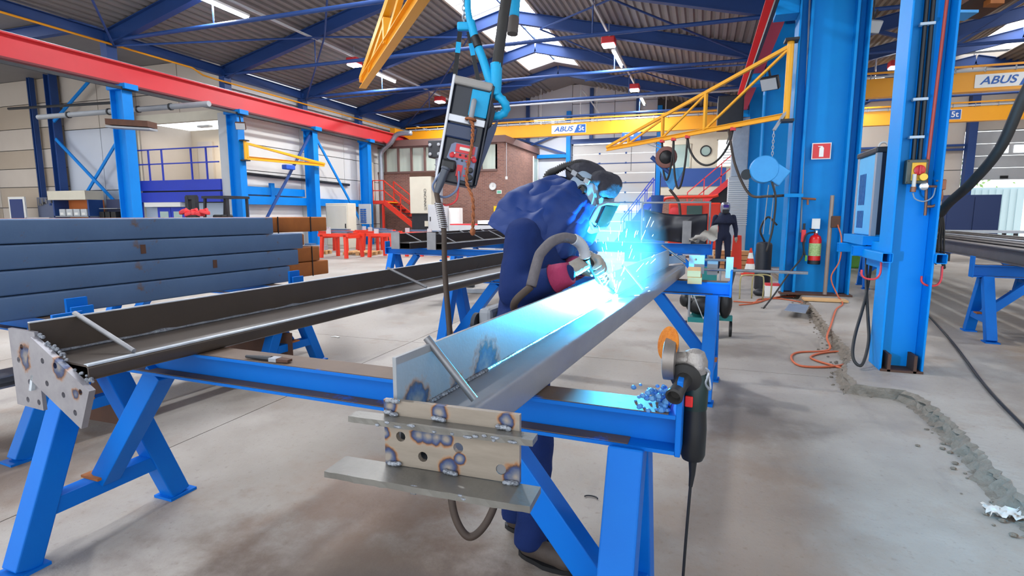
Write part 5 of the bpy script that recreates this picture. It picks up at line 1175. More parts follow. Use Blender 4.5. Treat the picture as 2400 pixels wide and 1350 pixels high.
mbc.build('chain', m_galv, fd3); MB().bar(f3+Vector((.04, 0, .68)), f3+Vector((.22, .1, 1.0)), .06, .03).build('hanger_arm', m_galv, fd3)
MB().tube(spline([f3+Vector((.05, -.1, -.2)), f3+Vector((.12, -.15, -.5)), f3+Vector((.1, -.15, -1.0)), f3+Vector((.02, -.2, -1.4))]), .018, 8).build('lead', m_rubber, fd3, 'all')
for dx in (.0, .1): MB().cyl(f3+Vector((dx, -.1, -.25)), f3+Vector((dx-.04, -.1, -1.1)), .008, n=6).build('wire', m_grey, fd3)

# ---------------------------------------------------------------- things on the wide column
WY = 11.02      # web face
sg = thing('safety_sign', 'red sign with a white extinguisher symbol on the wide blue column', 'sign', (1.9, WY-.02, 2.5))
sc_ = onY(1925, 354, WY-.03)
MB().box(sc_, (.30, .008, .28)).build('plate', m_signwhite, sg); MB().box(sc_-Vector((0, .006, 0)), (.27, .006, .25)).build('red_field', m_signred, sg)
MB().plate([sc_+Vector((dx, -.011, dz)) for dx, dz in ((-.035, -.10), (.035, -.10), (.035, .05), (.02, .07), (.012, .085), (-.06, .085), (-.05, .072), (-.012, .068), (-.035, .05))], (0, -1, 0), .003).build('symbol', m_signwhite, sg)
ec = onY(1910, 578, 10.85)
ex_ = thing('fire_extinguisher', 'red fire extinguisher with a green and white label hanging on the wide blue column', 'extinguisher', (ec.x, ec.y, .62))
MB().lathe((ec.x, ec.y, .66), (0, 0, 1), [(0, .09), (.005, .1), (.07, .1), (.40, .1), (.46, .08), (.49, .035), (.52, .03)], 22).build('cylinder', mat('extinguisher_red', (214, 22, 24), .3), ex_, True)
MB().lathe((ec.x, ec.y, .63), (0, 0, 1), [(0, .095), (.005, .102), (.07, .102), (.07, .1)], 22).build('foot_ring', m_black, ex_, True)
lb_ = []
for z in (.78, 1.0): lb_.append([Vector((ec.x+.1025*math.sin(R_(a)), ec.y-.1025*math.cos(R_(a)), z)) for a in range(-75, 61, 9)])
MB().grid(lb_).build('label', mat('extinguisher_label', (206, 222, 160), .5, 0, (90, 150, 70), .5, 40, stretch=(1, 1, 2)), ex_)
MB().box((ec.x, ec.y-.02, 1.2), (.035, .07, .05)).build('valve', m_chrome, ex_, bevel=.005); MB().bar((ec.x-.02, ec.y-.02, 1.23), (ec.x-.11, ec.y-.06, 1.25), .02, .02).build('lever', m_black, ex_)
MB().tube(spline([(ec.x-.02, ec.y-.06, 1.2), (ec.x-.16, ec.y-.08, 1.15), (ec.x-.19, ec.y-.08, .95), (ec.x-.15, ec.y-.1, .75)]), .014, 8).build('hose', m_black, ex_, 'all')
MB().box((ec.x-.145, ec.y-.1, .74), (.03, .03, .1)).build('nozzle', m_green, ex_); MB().box((ec.x, ec.y+.06, 1.34), (.13, .006, .18)).build('inspection_card', m_signwhite, ex_)
gn = onY(1883, 553, 10.82)
t = thing('blow_gun', 'red pneumatic connector block hanging by the extinguisher', 'air gun', gn)
MB().box(gn, (.07, .05, .22)).build('body', m_red, t, bevel=.012); MB().cyl(gn+ZX*.1, gn+ZX*.22, .02, n=8).build('fitting', m_dark, t)
MB().tube(spline([gn-ZX*.1, gn+Vector((.0, -.06, -.35)), onY(1850, 640, 10.4), onY(1815, 690, 9.9), onZ(1790, 722, .02)]), .014, 8).build('hose', m_rubber, t, 'all')
t = thing('air_pipe', 'thin grey air pipe with a brass tap running down the wide blue column', 'pipe', onY(1880, 470, 10.98))
MB().cyl(onY(1898, 0, 10.95), onY(1876, 545, 10.95), .016, n=8).build('pipe', m_grey, t); MB().cyl(onY(1880, 465, 10.9), onY(1912, 467, 10.9), .02, n=8).build('tap', m_copper, t); MB().cyl(onY(1893, 467, 10.9), onY(1893, 480, 10.9), .018, n=8).build('spout', m_copper, t)
MB().bar(onY(1838, 458, 10.6), onY(1882, 458, 10.6), .08, .06).build('shelf_bracket', m_bluecol, t)
pa_, pb_ = onZ(1930, 704, RZ+.03), onY(1951, 458, 10.76)
tag(MB().cyl((2.09, 10.70, RZ+.03), pb_, .032, n=10).build('leaning_pipe', mat('dull_pipe', (150, 134, 124), .5, .3), None, True), 'plain steel pipe leaning against the wide blue column', 'pipe')
sk = onY(1958, 520, 10.72)
t = thing('wall_socket', 'small dusty socket box with an orange lead on the wide blue column', 'socket', sk)
MB().box(sk, (.14, .07, .20)).build('box', m_rustdark, t, bevel=.01)
MB().tube(spline([sk+Vector((.03, -.04, -.05)), onY(1972, 560, 10.55), onY(1968, 610, 10.5), onY(1948, 650, 10.4), onY(1962, 690, 10.3), onZ(1975, 712, RZ+.012), onZ(1960, 725, RZ+.012), onZ(1948, 760, RZ+.012), onZ(1938, 790, .1), onZ(1942, 820, .012), onZ(1870, 826, .012), onZ(1855, 840, .012), onZ(1880, 858, .012), onZ(1960, 858, .012), onZ(2005, 842, .012), onZ(1960, 824, .012), onZ(1900, 838, .012), onZ(1990, 868, .012)], 10), .011, 8).build('lead', m_cord, t, 'all')
tag(MB().lohi(onZ(1885, 705, RZ+.01), onZ(1980, 700, RZ+.04)).build('plank', m_wood, None), 'short wooden plank at the foot of the wide blue column', 'plank')
sh = [onZ(1850, 712, .1), onZ(1897, 716, .1), onZ(1888, 735, .095), onZ(1838, 728, .095)]
tag(MB().plate(sh, ZX, .006).build('metal_sheet', m_galv, None), 'bent grey metal sheet lying at the broken floor edge', 'sheet metal')
cd_ = MB(); rc = random.Random(12)
for k in range(3):
    pts = [onZ(1720+k*30+rc.uniform(-20, 20)+40*i, 702+8*math.sin(i*1.7+k)+rc.uniform(-3, 8), .012) for i in range(8)]; cd_.tube(spline(pts, 6), .011, 6)
tag(cd_.build('extension_lead', m_cord, None, 'all'), 'tangled orange cords on the floor left of the wide blue column', 'cord')

# ---------------------------------------------------------------- things on the near column
NY = 5.838
iso = thing('isolator_switch', 'yellow isolator box with a red rotary switch on the near blue column', 'switch', (1.74, NY-.03, 1.75))
ic = onY(2146, 403, NY-.05)
MB().box(ic, (.165, .075, .21)).build('box', mat('isolator_grey', (86, 84, 72), .5), iso, bevel=.008)
MB().box(ic+Vector((.008, -.042, 0)), (.105, .012, .155)).build('yellow_plate', m_yellow, iso, bevel=.004)
MB().lathe(ic+Vector((.012, -.048, .012)), (0, -1, 0), [(0, .043), (.012, .043), (.016, .036)], 24).build('red_dial', mat('dial_red', (206, 24, 30), .35), iso, True)
MB().box(ic+Vector((.012, -.068, .012)), (.018, .014, .075)).build('dial_handle', mat('dial_red', (206, 24, 30), .35), iso, bevel=.004)
for (dx, dz) in ((-.07, .09), (.07, .09), (-.07, -.09)): MB().lathe(ic+Vector((dx, -.038, dz)), (0, -1, 0), [(0, .006), (.004, .006)], 8).build('screw', m_black, iso)
t = thing('conduit_pair', 'two black conduits clipped to the near blue column above the isolator', 'conduit', (1.74, NY-.03, 2))
for dx in (-.022, .026): MB().cyl(ic+Vector((dx, .02, .1)), Vector((1.745+dx, NY-.035, 4.2)), .018, n=10).build('conduit', m_black, t, True)
for z in (2.16, 2.48, 3.1): MB().lohi((1.69, NY-.065, z), (1.80, NY-.012, z+.022)).build('clip', m_lgrey, t)
t = thing('gas_pipe', 'old red gas pipe with brass gauge and valves down the near blue column', 'pipe', (1.85, NY-.05, 1.4))
gp0, gp1, gp2 = onY(2222, -20, NY-.06), onY(2172, 400, NY-.06), onY(2168, 500, NY-.06)
MB().tube([gp0, gp1], .014, 10).build('red_pipe', mat('faded_red_pipe', (190, 74, 60), .5), t, True)
MB().tube([gp1, onY(2170, 480, NY-.06), onY(2168, 505, NY-.06)], .012, 10).build('copper_pipe', m_copper, t, True)
MB().lathe(onY(2163, 415, NY-.10), (0, -1, 0), [(0, .032), (.02, .034), (.024, .03)], 20).build('gauge', m_brass, t, True)
MB().lathe(onY(2163, 437, NY-.10), (0, -1, 0), [(0, .034), (.03, .034), (.036, .02)], 20).build('regulator', m_chrome, t, True)
MB().cyl(onY(2144, 408, NY-.12), onY(2141, 440, NY-.12), .016, n=10).build('flow_tube', mat('clear_tube', (214, 196, 180), .2), t, True); MB().cyl(onY(2141, 438, NY-.12), onY(2139, 450, NY-.12), .022, n=10).build('tube_base', m_copper, t, True)
MB().cyl(onY(2160, 437, NY-.09), onY(2205, 437, NY-.09), .010, n=8).build('cross_pipe', m_copper, t)
MB().box(onY(2206, 433, NY-.09), (.06, .05, .09)).build('valve', m_copper, t, bevel=.008); MB().bar(onY(2194, 424, NY-.1), onY(2216, 422, NY-.1), .016, .012).build('valve_handle', m_copper, t)
MB().tube(spline([onY(2139, 452, NY-.12), onY(2145, 466, NY-.12), onY(2165, 472, NY-.12), onY(2185, 462, NY-.12), onY(2193, 440, NY-.1)]), .006, 8).build('thin_hose', m_grey, t, 'all')
MB().tube(spline([onY(2206, 445, NY-.09), onY(2206, 465, NY-.09), onY(2190, 482, NY-.08), onY(2172, 484, NY-.07)]), .012, 8).build('pipe_elbow', m_copper, t, 'all')
# big black hose sweeping up to the right, and leads
t = thing('supply_hose', 'thick black supply hose sweeping up to the right from the near blue column', 'hose', (1.9, 5.4, 1.5))
MB().tube(spline([(3.4, 5.6, 6.7), (3.3, 5.6, 5.2), (3.0, 5.6, 3.9), at(2460, 120, 4.3), at(2400, 225, 4.4), at(2345, 345, 4.6), at(2280, 425, 4.9), at(2225, 475, 5.25), at(2205, 500, 5.45)], 12), .042, 14).build('hose', m_rubber, t, 'all')
for k, (x, y) in enumerate(((2188, 590), (2198, 600), (2205, 595), (2212, 610))):
    MB().tube(spline([at(2207, 495, 5.45), at(2200+k*4, 530, 5.5), at(x, y-25, 5.55), at(x, y, 5.6), at(x-8+k*3, y+18, 5.6), at(2190, 575, 5.65)]), .010, 8).build('lead', m_rubber, t, 'all')
MB().bar(at(2185, 495, 5.5), at(2212, 488, 5.45), .03, .02).build('hose_clip', m_black, t)
for (x, y, lb2) in ((2045, 640, 'red cable hook on the left flange of the near blue column'), (2186, 655, 'red cable hook on the right flange of the near blue column')):
    c = onY(x, y, 5.75); MB_ = MB().tube(spline([c+Vector((.06, 0, .12)), c+Vector((.06, 0, .0)), c+Vector((.02, -.02, -.05)), c+Vector((-.05, -.03, -.05)), c+Vector((-.09, -.03, -.02)), c+Vector((-.095, -.03, .03))]), .009, 8)
    tag(MB_.build('cable_hook', m_signred, None, 'all'), lb2, 'hook')
# power source on its bracket shelf behind the near column
ps = thing('welding_power_source', 'tall blue welding power source with eye bolts on a bracket behind the near column', 'welder unit', (1.72, 6.75, 1.26))
X0, X1, Y0, Y1, Z0, Z1 = 1.60, 1.98, 6.32, 7.0, 1.29, 2.10
MB().lohi((X0, Y0, Z0), (X1, Y1, Z1)).build('case', mat('power_source_blue', (92, 178, 226), .4, 0, (80, 164, 214), .6, 4), ps, bevel=.012)
MB().lohi((X0+.02, Y0-.012, Z0+.01), (X1, Y0+.01, Z1)).build('black_front', mat('power_front', (20, 28, 44), .4), ps, bevel=.006)
MB().lohi((X0-.008, Y0-.015, Z0), (X0+.035, Y0+.05, Z1)).build('corner_trim', m_alu, ps); MB().lohi((X0-.008, Y1-.05, Z0), (X0+.02, Y1+.01, Z1)).build('corner_trim', m_alu, ps)
MB().lohi((X0-.02, Y0-.02, Z1), (X1+.02, Y1+.02, Z1+.055)).build('lid', m_dark, ps, bevel=.012)
for (za, zb2) in ((1.36, 1.54), (1.60, 1.92)):
    for k in range(5):
        for j in range(int((zb2-za)/.022)): pass
        MB().lohi((X0-.006, Y1-.34+k*.05, za), (X0-.002, Y1-.325+k*.05, zb2)).build('vent_slot', m_navy, ps)
for y in (Y0+.1, Y1-.1):
    c = Vector((1.79, y, Z1+.10)); MB().tube([c+Vector((.04*math.cos(a), 0, .04*math.sin(a)+.02)) for a in [2*math.pi*k/14 for k in range(14)]], .011, 8, closed=True).build('eye_bolt', m_lgrey, ps, 'all')
for (z, r) in ((1.86, .025), (1.66, .032), (1.48, .022), (1.38, .026)): MB().lathe((X0+.12, Y0-.012, z), (0, -1, 0), [(0, r), (.04, r), (.045, r*.6)], 14).build('connector', m_grey, ps, True)
MB().lohi((1.52, Y0-.06, 1.20), (2.0, Y1+.05, 1.288)).build('shelf', m_bluecol, ps)
for y in (Y0, Y1-.06): MB().rhs((1.45, y, 1.14), (2.0, y, 1.14), .09, .1, .006, r=.01).build('shelf_arm', m_bluecol, ps)
MB().lohi((1.60, 6.02, 1.0), (1.66, 6.4, 1.24)).build('mount', m_bluecol, ps)
for (x0_, yy, z_) in ((1.57, 5.62, 1.12), (1.97, 5.62, 1.12)): MB().rhs((x0_, 5.64, z_), (x0_, 6.5, z_), .085, .085, .006, r=.01).build('cantilever', m_bluecol, ps)
for (dx, pts) in ((0, [(2060, 345), (2040, 420), (2036, 520), (2030, 640), (2034, 740), (2036, 800), (2020, 855), (2000, 840), (2003, 790), (2030, 690), (2050, 560), (2058, 470), (2075, 420)]),):
    MB().tube(spline([at(x, y, 6.2-(y-345)/510*1.2) for x, y in pts], 8), .014, 8).build('power_lead', m_rubber, ps, 'all')
# lights hung on the columns
def flood(label, c, yaw, tilt=.6, mt=m_dark, up=0):
    t = thing('flood_light', label, 'lamp', c); d = Vector((math.sin(yaw), -math.cos(yaw), -tilt)).normalized(); s = d.cross(ZX).normalized(); u_ = s.cross(d)
    MB().box(c, (.34, .12, .26), (s, d, u_)).build('housing', mt, t, bevel=.02); MB().box(c+d*.065, (.30, .01, .22), (s, d, u_)).build('lens', m_lgrey, t); MB().bar(c-d*.05+u_*.1, c-d*.05+u_*.32, .04, .02).build('bracket', m_dark, t)
    if up: MB().cyl(c, Vector((c.x, c.y, up)), .015, n=6).build('hanger_rod', m_dark, t)
flood('dark flood light behind the upper end of the jib', onY(1805, 195, 12.2), -.5); flood('grey flood light between the two big blue columns, high up', onY(2045, 62, 14.0), .5, .5, m_grey, 7.1)
flood('small flood light on the far left column above the small jib', Vector((-15.5, 15.6, 4.6)), .6, .5, m_rustdark)
# overhead box with wooden edge at top right
ov = thing('overhead_trolley', 'dusty overhead trolley box at the top right corner', 'trolley', at(2300, 20, 6.5))
MB().box(at(2290, 8, 6.5), (.5, .5, .12), (Rt, Fw, ZX)).build('box', m_rustdark, ov); oc = at(2290, 8, 6.5); MB().cyl(oc, Vector((oc.x, oc.y, 7.2)), .03, n=8).build('hanger_rod', m_dark, ov); MB().box(at(2330, 2, 6.3), (.16, .1, .1), (Rt, Fw, ZX)).build('cover', m_rust, ov); MB().box(at(2255, 36, 6.4), (.22, .2, .03), (Rt, Fw, ZX)).build('tray', m_fblue, ov)

# ---------------------------------------------------------------- right bay tables and steel
T5 = thing('trestle', 'blue trestle at the right picture edge carrying long grey beams', 'trestle', UV(7.95, 3.68, RZ), 'blue trestles of the right bay'); trestle_parts(T5, ztop=.84, h=.14, stop=True); T5.rotation_euler = (0, 0, -TB)
T6 = thing('trestle', 'blue trestle behind the welding power source', 'trestle', UV(12.6, 3.2, RZ), 'blue trestles of the right bay'); trestle_parts(T6, ztop=.84, h=.14); T6.rotation_euler = (0, 0, -TB)
T7 = thing('trestle', 'far blue trestle under the long grey beams of the right bay', 'trestle', UV(12.6, 6.0, RZ), 'blue trestles of the right bay'); trestle_parts(T7, ztop=.84, h=.14); T7.rotation_euler = (0, 0, -TB)
m_rsteel = mat('rough_grey_beam', (124, 120, 118), .45, .35, (96, 92, 92), .7, 3)
for k, (v_, mt_, nme) in enumerate(((2.75, m_rsteel, 'nearest the near column'), (3.05, m_mill, 'second from the near column'), (3.35, m_rsteel, 'third from the near column'), (3.65, m_galv, 'fourth from the near column'), (3.95, m_mill, 'fifth from the near column'), (4.3, m_rsteel, 'farthest from the near column'))):
    t = thing('long_beam', 'long grey steel beam on the right bay trestles, ' + nme, 'steel beam', UV(10, v_, .93), 'long beams in the right bay')
    MB().ibeam(UV(7.6+.1*k, v_, 1.02), UV(16.5, v_, 1.02), .18, .16, .014, .012).build('profile', mt_, t)
    MB().plate([UV(7.59+.1*k, v_-.1, .93), UV(7.59+.1*k, v_+.1, .93), UV(7.59+.1*k, v_+.1, 1.12), UV(7.59+.1*k, v_-.1, 1.12)], UX, -.012).build('end_plate', m_galv if k % 2 else m_rust, t)
# benches far right and two men
for (x, y, w_, lb2) in ((9.6, 20.5, 5.0, 'far grey workbench in front of the stooping man'), (13.0, 22.5, 4.5, 'far workbench by the open gate')):
    t = thing('workbench', lb2, 'bench', (x, y, RZ))
    MB().lohi((x-w_/2, y-.4, .95), (x+w_/2, y+.4, 1.02)).build('top', m_galv, t); MB().lohi((x-w_/2, y-.38, .55), (x+w_/2, y-.34, .7)).build('front_rail', m_dark, t)
    for dx in (-.48, -.16, .16, .48):
        for dy in (-.33, .33): MB().lohi((x+dx*w_-.04, y+dy-.04, RZ), (x+dx*w_+.04, y+dy+.04, .95)).build('leg', m_dark, t)
def figure(label, loc, yaw, pose, cloth, headmat, name='person', skin=True):
    """standing figure; pose = dict of joint offsets in the figure's own frame (x right, y forward, z up)"""
    t = thing(name, label, 'person', loc); f = Vector((math.sin(yaw), -math.cos(yaw), 0)); r = Vector((f.y, -f.x, 0))*-1
    J = lambda p: Vector(loc) + r*p[0] + f*p[1] + ZX*p[2]
    b = MB(); P = {k: J(v) for k, v in pose.items()}
    for s in 'LR':
        b.cap(P['hip'+s], P['kn'+s], .095, .075); b.cap(P['kn'+s], P['an'+s], .075, .062); b.cap(P['sh'+s], P['el'+s], .075, .06); b.cap(P['el'+s], P['wr'+s], .06, .045)
    b.ball(P['pel'], (.17, .12, .13), 14, 9, (r, f, ZX)); b.cap(P['pel'], P['che'], .135, .14); b.ball(P['che'], (.19, .125, .17), 14, 9, (r, f, ZX)); b.cap(P['che'], P['nek'], .09, .06)
    o = b.build('body', cloth, t, 'all'); wrinkle(o, .018, .01, .09, 4)
    for s in 'LR':
        a = P['an'+s]; sb = MB(); sb.cap(a-ZX*.05-f*.03, a-ZX*.055+f*.13, .045, .042); so = sb.build('boot', m_black, t, 'all'); wrinkle(so, .012, 0, .1, 2)
        w_ = P['wr'+s]; dn = (w_-P['el'+s]).normalized(); hb = MB(); hb.cap(w_, w_+dn*.08, .036, .038)
        for k in range(4): hb.cap(w_+dn*.08+f*(.03-.02*k), w_+dn*.15+f*(.03-.02*k)+r*(.0), .011, .009, 6)
        hb.cap(w_+dn*.03+f*.03, w_+dn*.08+f*.065, .012, .010, 6); g_ = hb.build('glove', m_glove if s == 'R' else m_dark, t, 'all'); wrinkle(g_, .008, 0, .1, 2)
    return t, J, P, f, r
pose = dict(pel=(0, 0, .98), che=(0, .02, 1.32), nek=(0, .03, 1.55), hipL=(-.1, 0, .93), hipR=(.1, 0, .93), knL=(-.11, .04, .5), knR=(.12, .02, .5), anL=(-.12, .0, .1), anR=(.13, -.05, .1), shL=(-.21, 0, 1.43), shR=(.21, 0, 1.43), elL=(-.27, -.03, 1.14), elR=(.29, -.03, 1.14), wrL=(-.27, .10, .92), wrR=(.29, .08, .93))
m_cloth2 = mat('dark_navy_overalls', (26, 34, 64), .85, 0, (20, 28, 54), .7, 6, bump=.2, bscale=120)
pl = Vector((.55, 15.1, 0))
t, J, P, f, r = figure('standing worker in dark overalls with a silver welding helmet by the black curtain', pl, 0.1, pose, m_cloth2, None)
hb = MB(); hc = J((0, .05, 1.68))
rows = []
for (z, fr, sd) in ((.13, .06, .06), (.11, .11, .10), (.05, .14, .12), (-.03, .145, .12), (-.1, .13, .11), (-.15, .09, .08)):
    rows.append([hc + f*(fr*math.cos(R_(a))) + r*(sd*math.sin(R_(a))) + ZX*z for a in range(-180, 181, 15)])
hm = MB().grid(rows).build('welding_helmet', mat('silver_helmet', (150, 150, 160), .25, .5), t, 'all'); hm.modifiers.new('sub', 'SUBSURF').levels = 1
MB().box(hc+f*.142+ZX*.03, (.13, .012, .075), (r, f, ZX)).build('lens', mat('violet_lens', (70, 50, 140), .15), hm, bevel=.004); MB().box(hc+f*.12-ZX*.10, (.16, .05, .09), (r, f, ZX)).build('chin_guard', m_black, hm, bevel=.01)
rows = []
for (z, q) in ((.0, .12), (-.10, .17), (-.2, .24), (-.27, .27)):
    rows.append([J((0, .02, 1.55)) + f*(q*.75*math.cos(R_(a))) + r*(q*math.sin(R_(a))*(1+.04*math.sin(a*.2))) + ZX*z for a in range(0, 361, 12)])
cp2 = MB().grid(rows).build('cape', m_cloth2, t, 'all'); cp2.modifiers.new('thick', 'SOLIDIFY').thickness = .01
pose2 = dict(pose); pose2.update(che=(0, .22, 1.22), nek=(0, .40, 1.36), shL=(-.2, .28, 1.33), shR=(.2, .28, 1.33), elL=(-.24, .42, 1.12), elR=(.24, .42, 1.12), wrL=(-.12, .55, 1.06), wrR=(.12, .55, 1.06))
def far_head(t, J, f, r, y, z, hair):
    h = MB(); h.ball(J((0, y, z)), (.085, .10, .125), 14, 10, (r, f, ZX)); h.ball(J((0, y+.1, z-.01)), (.018, .02, .025), 8, 6); 
    for s in (-1, 1): h.ball(J((s*.088, y, z)), (.014, .03, .035), 8, 6, (r, f, ZX))
    o = h.build('head', m_skin, t, 'all'); k = MB(); k.ball(J((0, y-.015, z+.035)), (.093, .105, .105), 14, 10, (r, f, ZX)); k.build('hair', hair, t, 'all')
    for s in (-1, 1): MB().ball(J((s*.034, y+.088, z+.01)), .012, 8, 6).build('eye', m_black, o)
    MB().box(J((0, y+.092, z-.06)), (.045, .01, .010), (r, f, ZX)).build('mouth', m_signred, o)
t, J, P, f, r = figure('man in dark blue bending over the far bench in front of the navy cabinet', Vector((10.1, 21.6, RZ)), .6, pose2, m_cloth2, None); far_head(t, J, f, r, .5, 1.42, mat('light_grey_hair', (186, 178, 168), .8))
t, J, P, f, r = figure('man in dark blue working at the bench by the open gate', Vector((13.2, 23.6, RZ)), .2, pose2, m_cloth2, None); far_head(t, J, f, r, .5, 1.42, mat('dark_violet_cap', (92, 72, 120), .8))
t = thing('tool_cabinet', 'tall navy cabinet beside the open gate', 'cabinet', (10.4, 28, RZ)); MB().lohi((9.6, 27.5, RZ), (11.4, 28.1, 2.3)).build('body', mat('cabinet_navy', (30, 52, 100), .5), t); MB().lohi((9.62, 27.47, .2), (10.48, 27.5, 2.2)).build('door', mat('cabinet_navy', (30, 52, 100), .5), t); MB().lohi((10.52, 27.47, .2), (11.38, 27.5, 2.2)).build('door', mat('cabinet_navy', (30, 52, 100), .5), t)
t = thing('green_machine', 'green machine tool standing behind the welding power source', 'machine', (3.7, 17, RZ))
MB().lohi((3.1, 16.6, RZ), (4.9, 17.6, 1.2)).build('bed', m_green, t, bevel=.05); MB().lohi((3.2, 16.8, 1.2), (3.9, 17.5, 2.2)).build('head', m_green, t, bevel=.05); MB().lohi((3.05, 16.55, 1.25), (3.18, 17.0, 1.6)).build('panel', m_rust, t)
rk_ = thing('storage_rack', 'yellow-armed storage rack against the right bay wall', 'rack', (5.2, 29.5, RZ))
for x in (4.2, 6.2): MB().lohi((x-.08, 29.6, RZ), (x+.08, 29.8, 3.6)).build('upright', m_navy, rk_)
for z in (1.2, 1.9, 2.6, 3.3):
    for x in (4.2, 6.2): MB().lohi((x-.06, 28.9, z), (x+.06, 29.7, z+.1)).build('arm', m_orange, rk_)

# ---------------------------------------------------------------- middle distance by the wide column
c0 = Vector((1.19, 14.73, 0))
co = thing('traffic_cone', 'orange and white traffic cone left of the wide blue column', 'cone', c0)
MB().lohi(c0+Vector((-.2, -.2, 0)), c0+Vector((.2, .2, .035))).build('base', m_orangered, co, bevel=.02)
zc_ = [(.035, .15), (.15, .125), (.29, .097), (.42, .07), (.56, .042), (.68, .02)]
mcol = [m_orangered, m_signwhite, m_orangered, m_signwhite, m_orangered]
for k in range(5): MB().lathe(c0, (0, 0, 1), [zc_[k], zc_[k+1]], 20).build('band', mcol[k], co, True)
# black welding curtain on its frame
cu = thing('welding_curtain', 'black vinyl welding curtain sagging on a grey frame', 'curtain', (-.6, 12.5, 0))
rows = []
for j in range(15):
    fz_ = j/14; row = []
    for i in range(33):
        fx_ = i/32; x = -1.22+1.34*fx_; zt_ = 1.62-.10*fx_-.07*math.sin(math.pi*fx_); zb_ = .96-.12*fx_
        row.append(Vector((x+.03*fz_*(1-fx_), 12.5+.035*math.sin(fx_*15+fz_*5*fx_)*(.3+fz_)+.05*math.sin(fx_*4+fz_*6), zt_+(zb_-zt_)*fz_)))
    rows.append(row)
o = MB().grid(rows).build('sheet', mat('black_vinyl', (34, 36, 46), .38, 0, (28, 30, 38), .6, 5), cu, 'all'); o.modifiers.new('thick', 'SOLIDIFY').thickness = .004
for (a, b_) in (((-1.26, 12.56, 0), (-1.26, 12.56, 1.78)), ((.16, 12.56, 0), (.16, 12.56, 1.78)), ((-1.26, 12.56, 1.76), (.16, 12.56, 1.76))): MB().cyl(a, b_, .02, n=8).build('frame_tube', m_grey, cu, True)
for x in (-1.26, .16): MB().lohi((x-.03, 12.2, 0), (x+.03, 12.9, .04)).build('foot', m_grey, cu)
t = thing('steel_plate', 'upright grey steel plate and rags on the long trestle', 'steel plate', UV(11, -1.1, .95))
pz = onY(1607, 600, 10.9); MB().lohi((pz.x-.08, 10.9, .95), (pz.x+.08, 10.98, 1.38)).build('plate', m_steel, t)
rg_ = []
for j in range(8): rg_.append([Vector((pz.x+.05+.5*i/9, 10.85-.06*math.sin(i*1.1+j), 1.02+.32*j/7*(i/9)+.03*math.sin(i*2.3+j*1.4))) for i in range(10)])
MB().grid(rg_).build('rag', mat('grey_rag', (170, 166, 160), .9), t, 'all')
# teal trolley behind the far right leg of the tables
tc = Vector((.05, 7.1, 0))
tr_ = thing('tool_trolley', 'teal gas trolley with dark bags and wheels behind the trestle leg', 'trolley', tc)
MB().lohi(tc+Vector((-.16, -.1, .18)), tc+Vector((.2, .15, .24))).build('deck', m_teal, tr_); MB().lohi(tc+Vector((-.12, .1, .24)), tc+Vector((.16, .16, .85))).build('back_panel', m_teal, tr_)
for dx in (-.15, .19): MB().cyl(tc+Vector((dx, -.08, .2)), tc+Vector((dx, -.08, .86)), .014, n=8).build('frame_tube', m_grey, tr_, True)
MB().tube([tc+Vector((-.1, -.14, .52)), tc+Vector((.14, -.14, .52)), tc+Vector((.02, -.14, .24))], .012, 8, closed=True).build('brace_tube', m_lgrey, tr_, True)
b_ = MB(); b_.ball(tc+Vector((.0, 0, .38)), (.2, .12, .12)); b_.ball(tc+Vector((-.2, 0, .44)), (.07, .08, .09)); b_.ball(tc+Vector((.27, 0, .42)), (.08, .12, .19)); bb_ = b_.build('bag', m_black, tr_, 'all')
for (dx, dy, r_) in ((-.16, -.1, .05), (.18, -.1, .05), (.33, .05, .10), (-.2, .1, .08)): MB().lathe(tc+Vector((dx, dy, r_)), (1, 0, 0), [(0, r_*.6), (.0, r_), (.03, r_), (.03, r_*.6)], 16).build('wheel', m_black, tr_, True)
MB().bar(tc+Vector((.26, .05, .3)), tc+Vector((.36, .05, .86)), .04, .04).build('handle_post', m_dark, tr_); MB().lohi(tc+Vector((.2, .0, .2)), tc+Vector((.36, .1, .26))).build('axle_arm', m_teal, tr_)
# brass-coloured tubular stool frame
hs0 = onZ(1770, 702, 0)
st2 = thing('tubular_stand', 'brass-coloured hoop legged stand on the floor near the cone', 'stand', hs0)
for (dx0, dx1, dy) in ((-.26, .12, 0), (-.05, .26, .12)):
    pts = [hs0+Vector((dx0, dy, 0)), hs0+Vector((dx0, dy, .35)), hs0+Vector((dx0+.06, dy, .43)), hs0+Vector((dx1-.06, dy, .43)), hs0+Vector((dx1, dy, .35)), hs0+Vector((dx1, dy, 0))]
    MB().tube(spline(pts, 5), .013, 8).build('hoop', mat('dull_brass', (176, 166, 118), .4, .5), st2, 'all')
t = thing('wire_drum', 'tall dark wire drum beside the wide blue column', 'drum', (1.21, 12.0, 0))
MB().lathe((1.21, 12.0, 0), (0, 0, 1), [(0, .13), (.02, .15), (.9, .15), (.94, .13), (.96, .05)], 22).build('drum', m_dark, t, True)
MB().tube(spline([(1.21, 12.0, .96), (1.12, 12.0, 1.2), (1.25, 12.1, 1.45), (1.4, 11.9, 1.3)]), .02, 8).build('conduit', m_rubber, t, 'all')
t = thing('box_of_rags', 'small red and white box with dark rags at the column foot', 'box', onZ(1805, 694, 0))
p_ = onZ(1808, 694, 0); MB().box(p_+ZX*.1, (.26, .2, .2)).build('carton', m_signwhite, t); MB().box(p_+ZX*.22, (.24, .18, .04)).build('lid', m_signred, t); b_ = MB(); b_.ball(p_+Vector((-.2, 0, .06)), (.12, .1, .07)); b_.build('rags', m_dark, t, 'all')
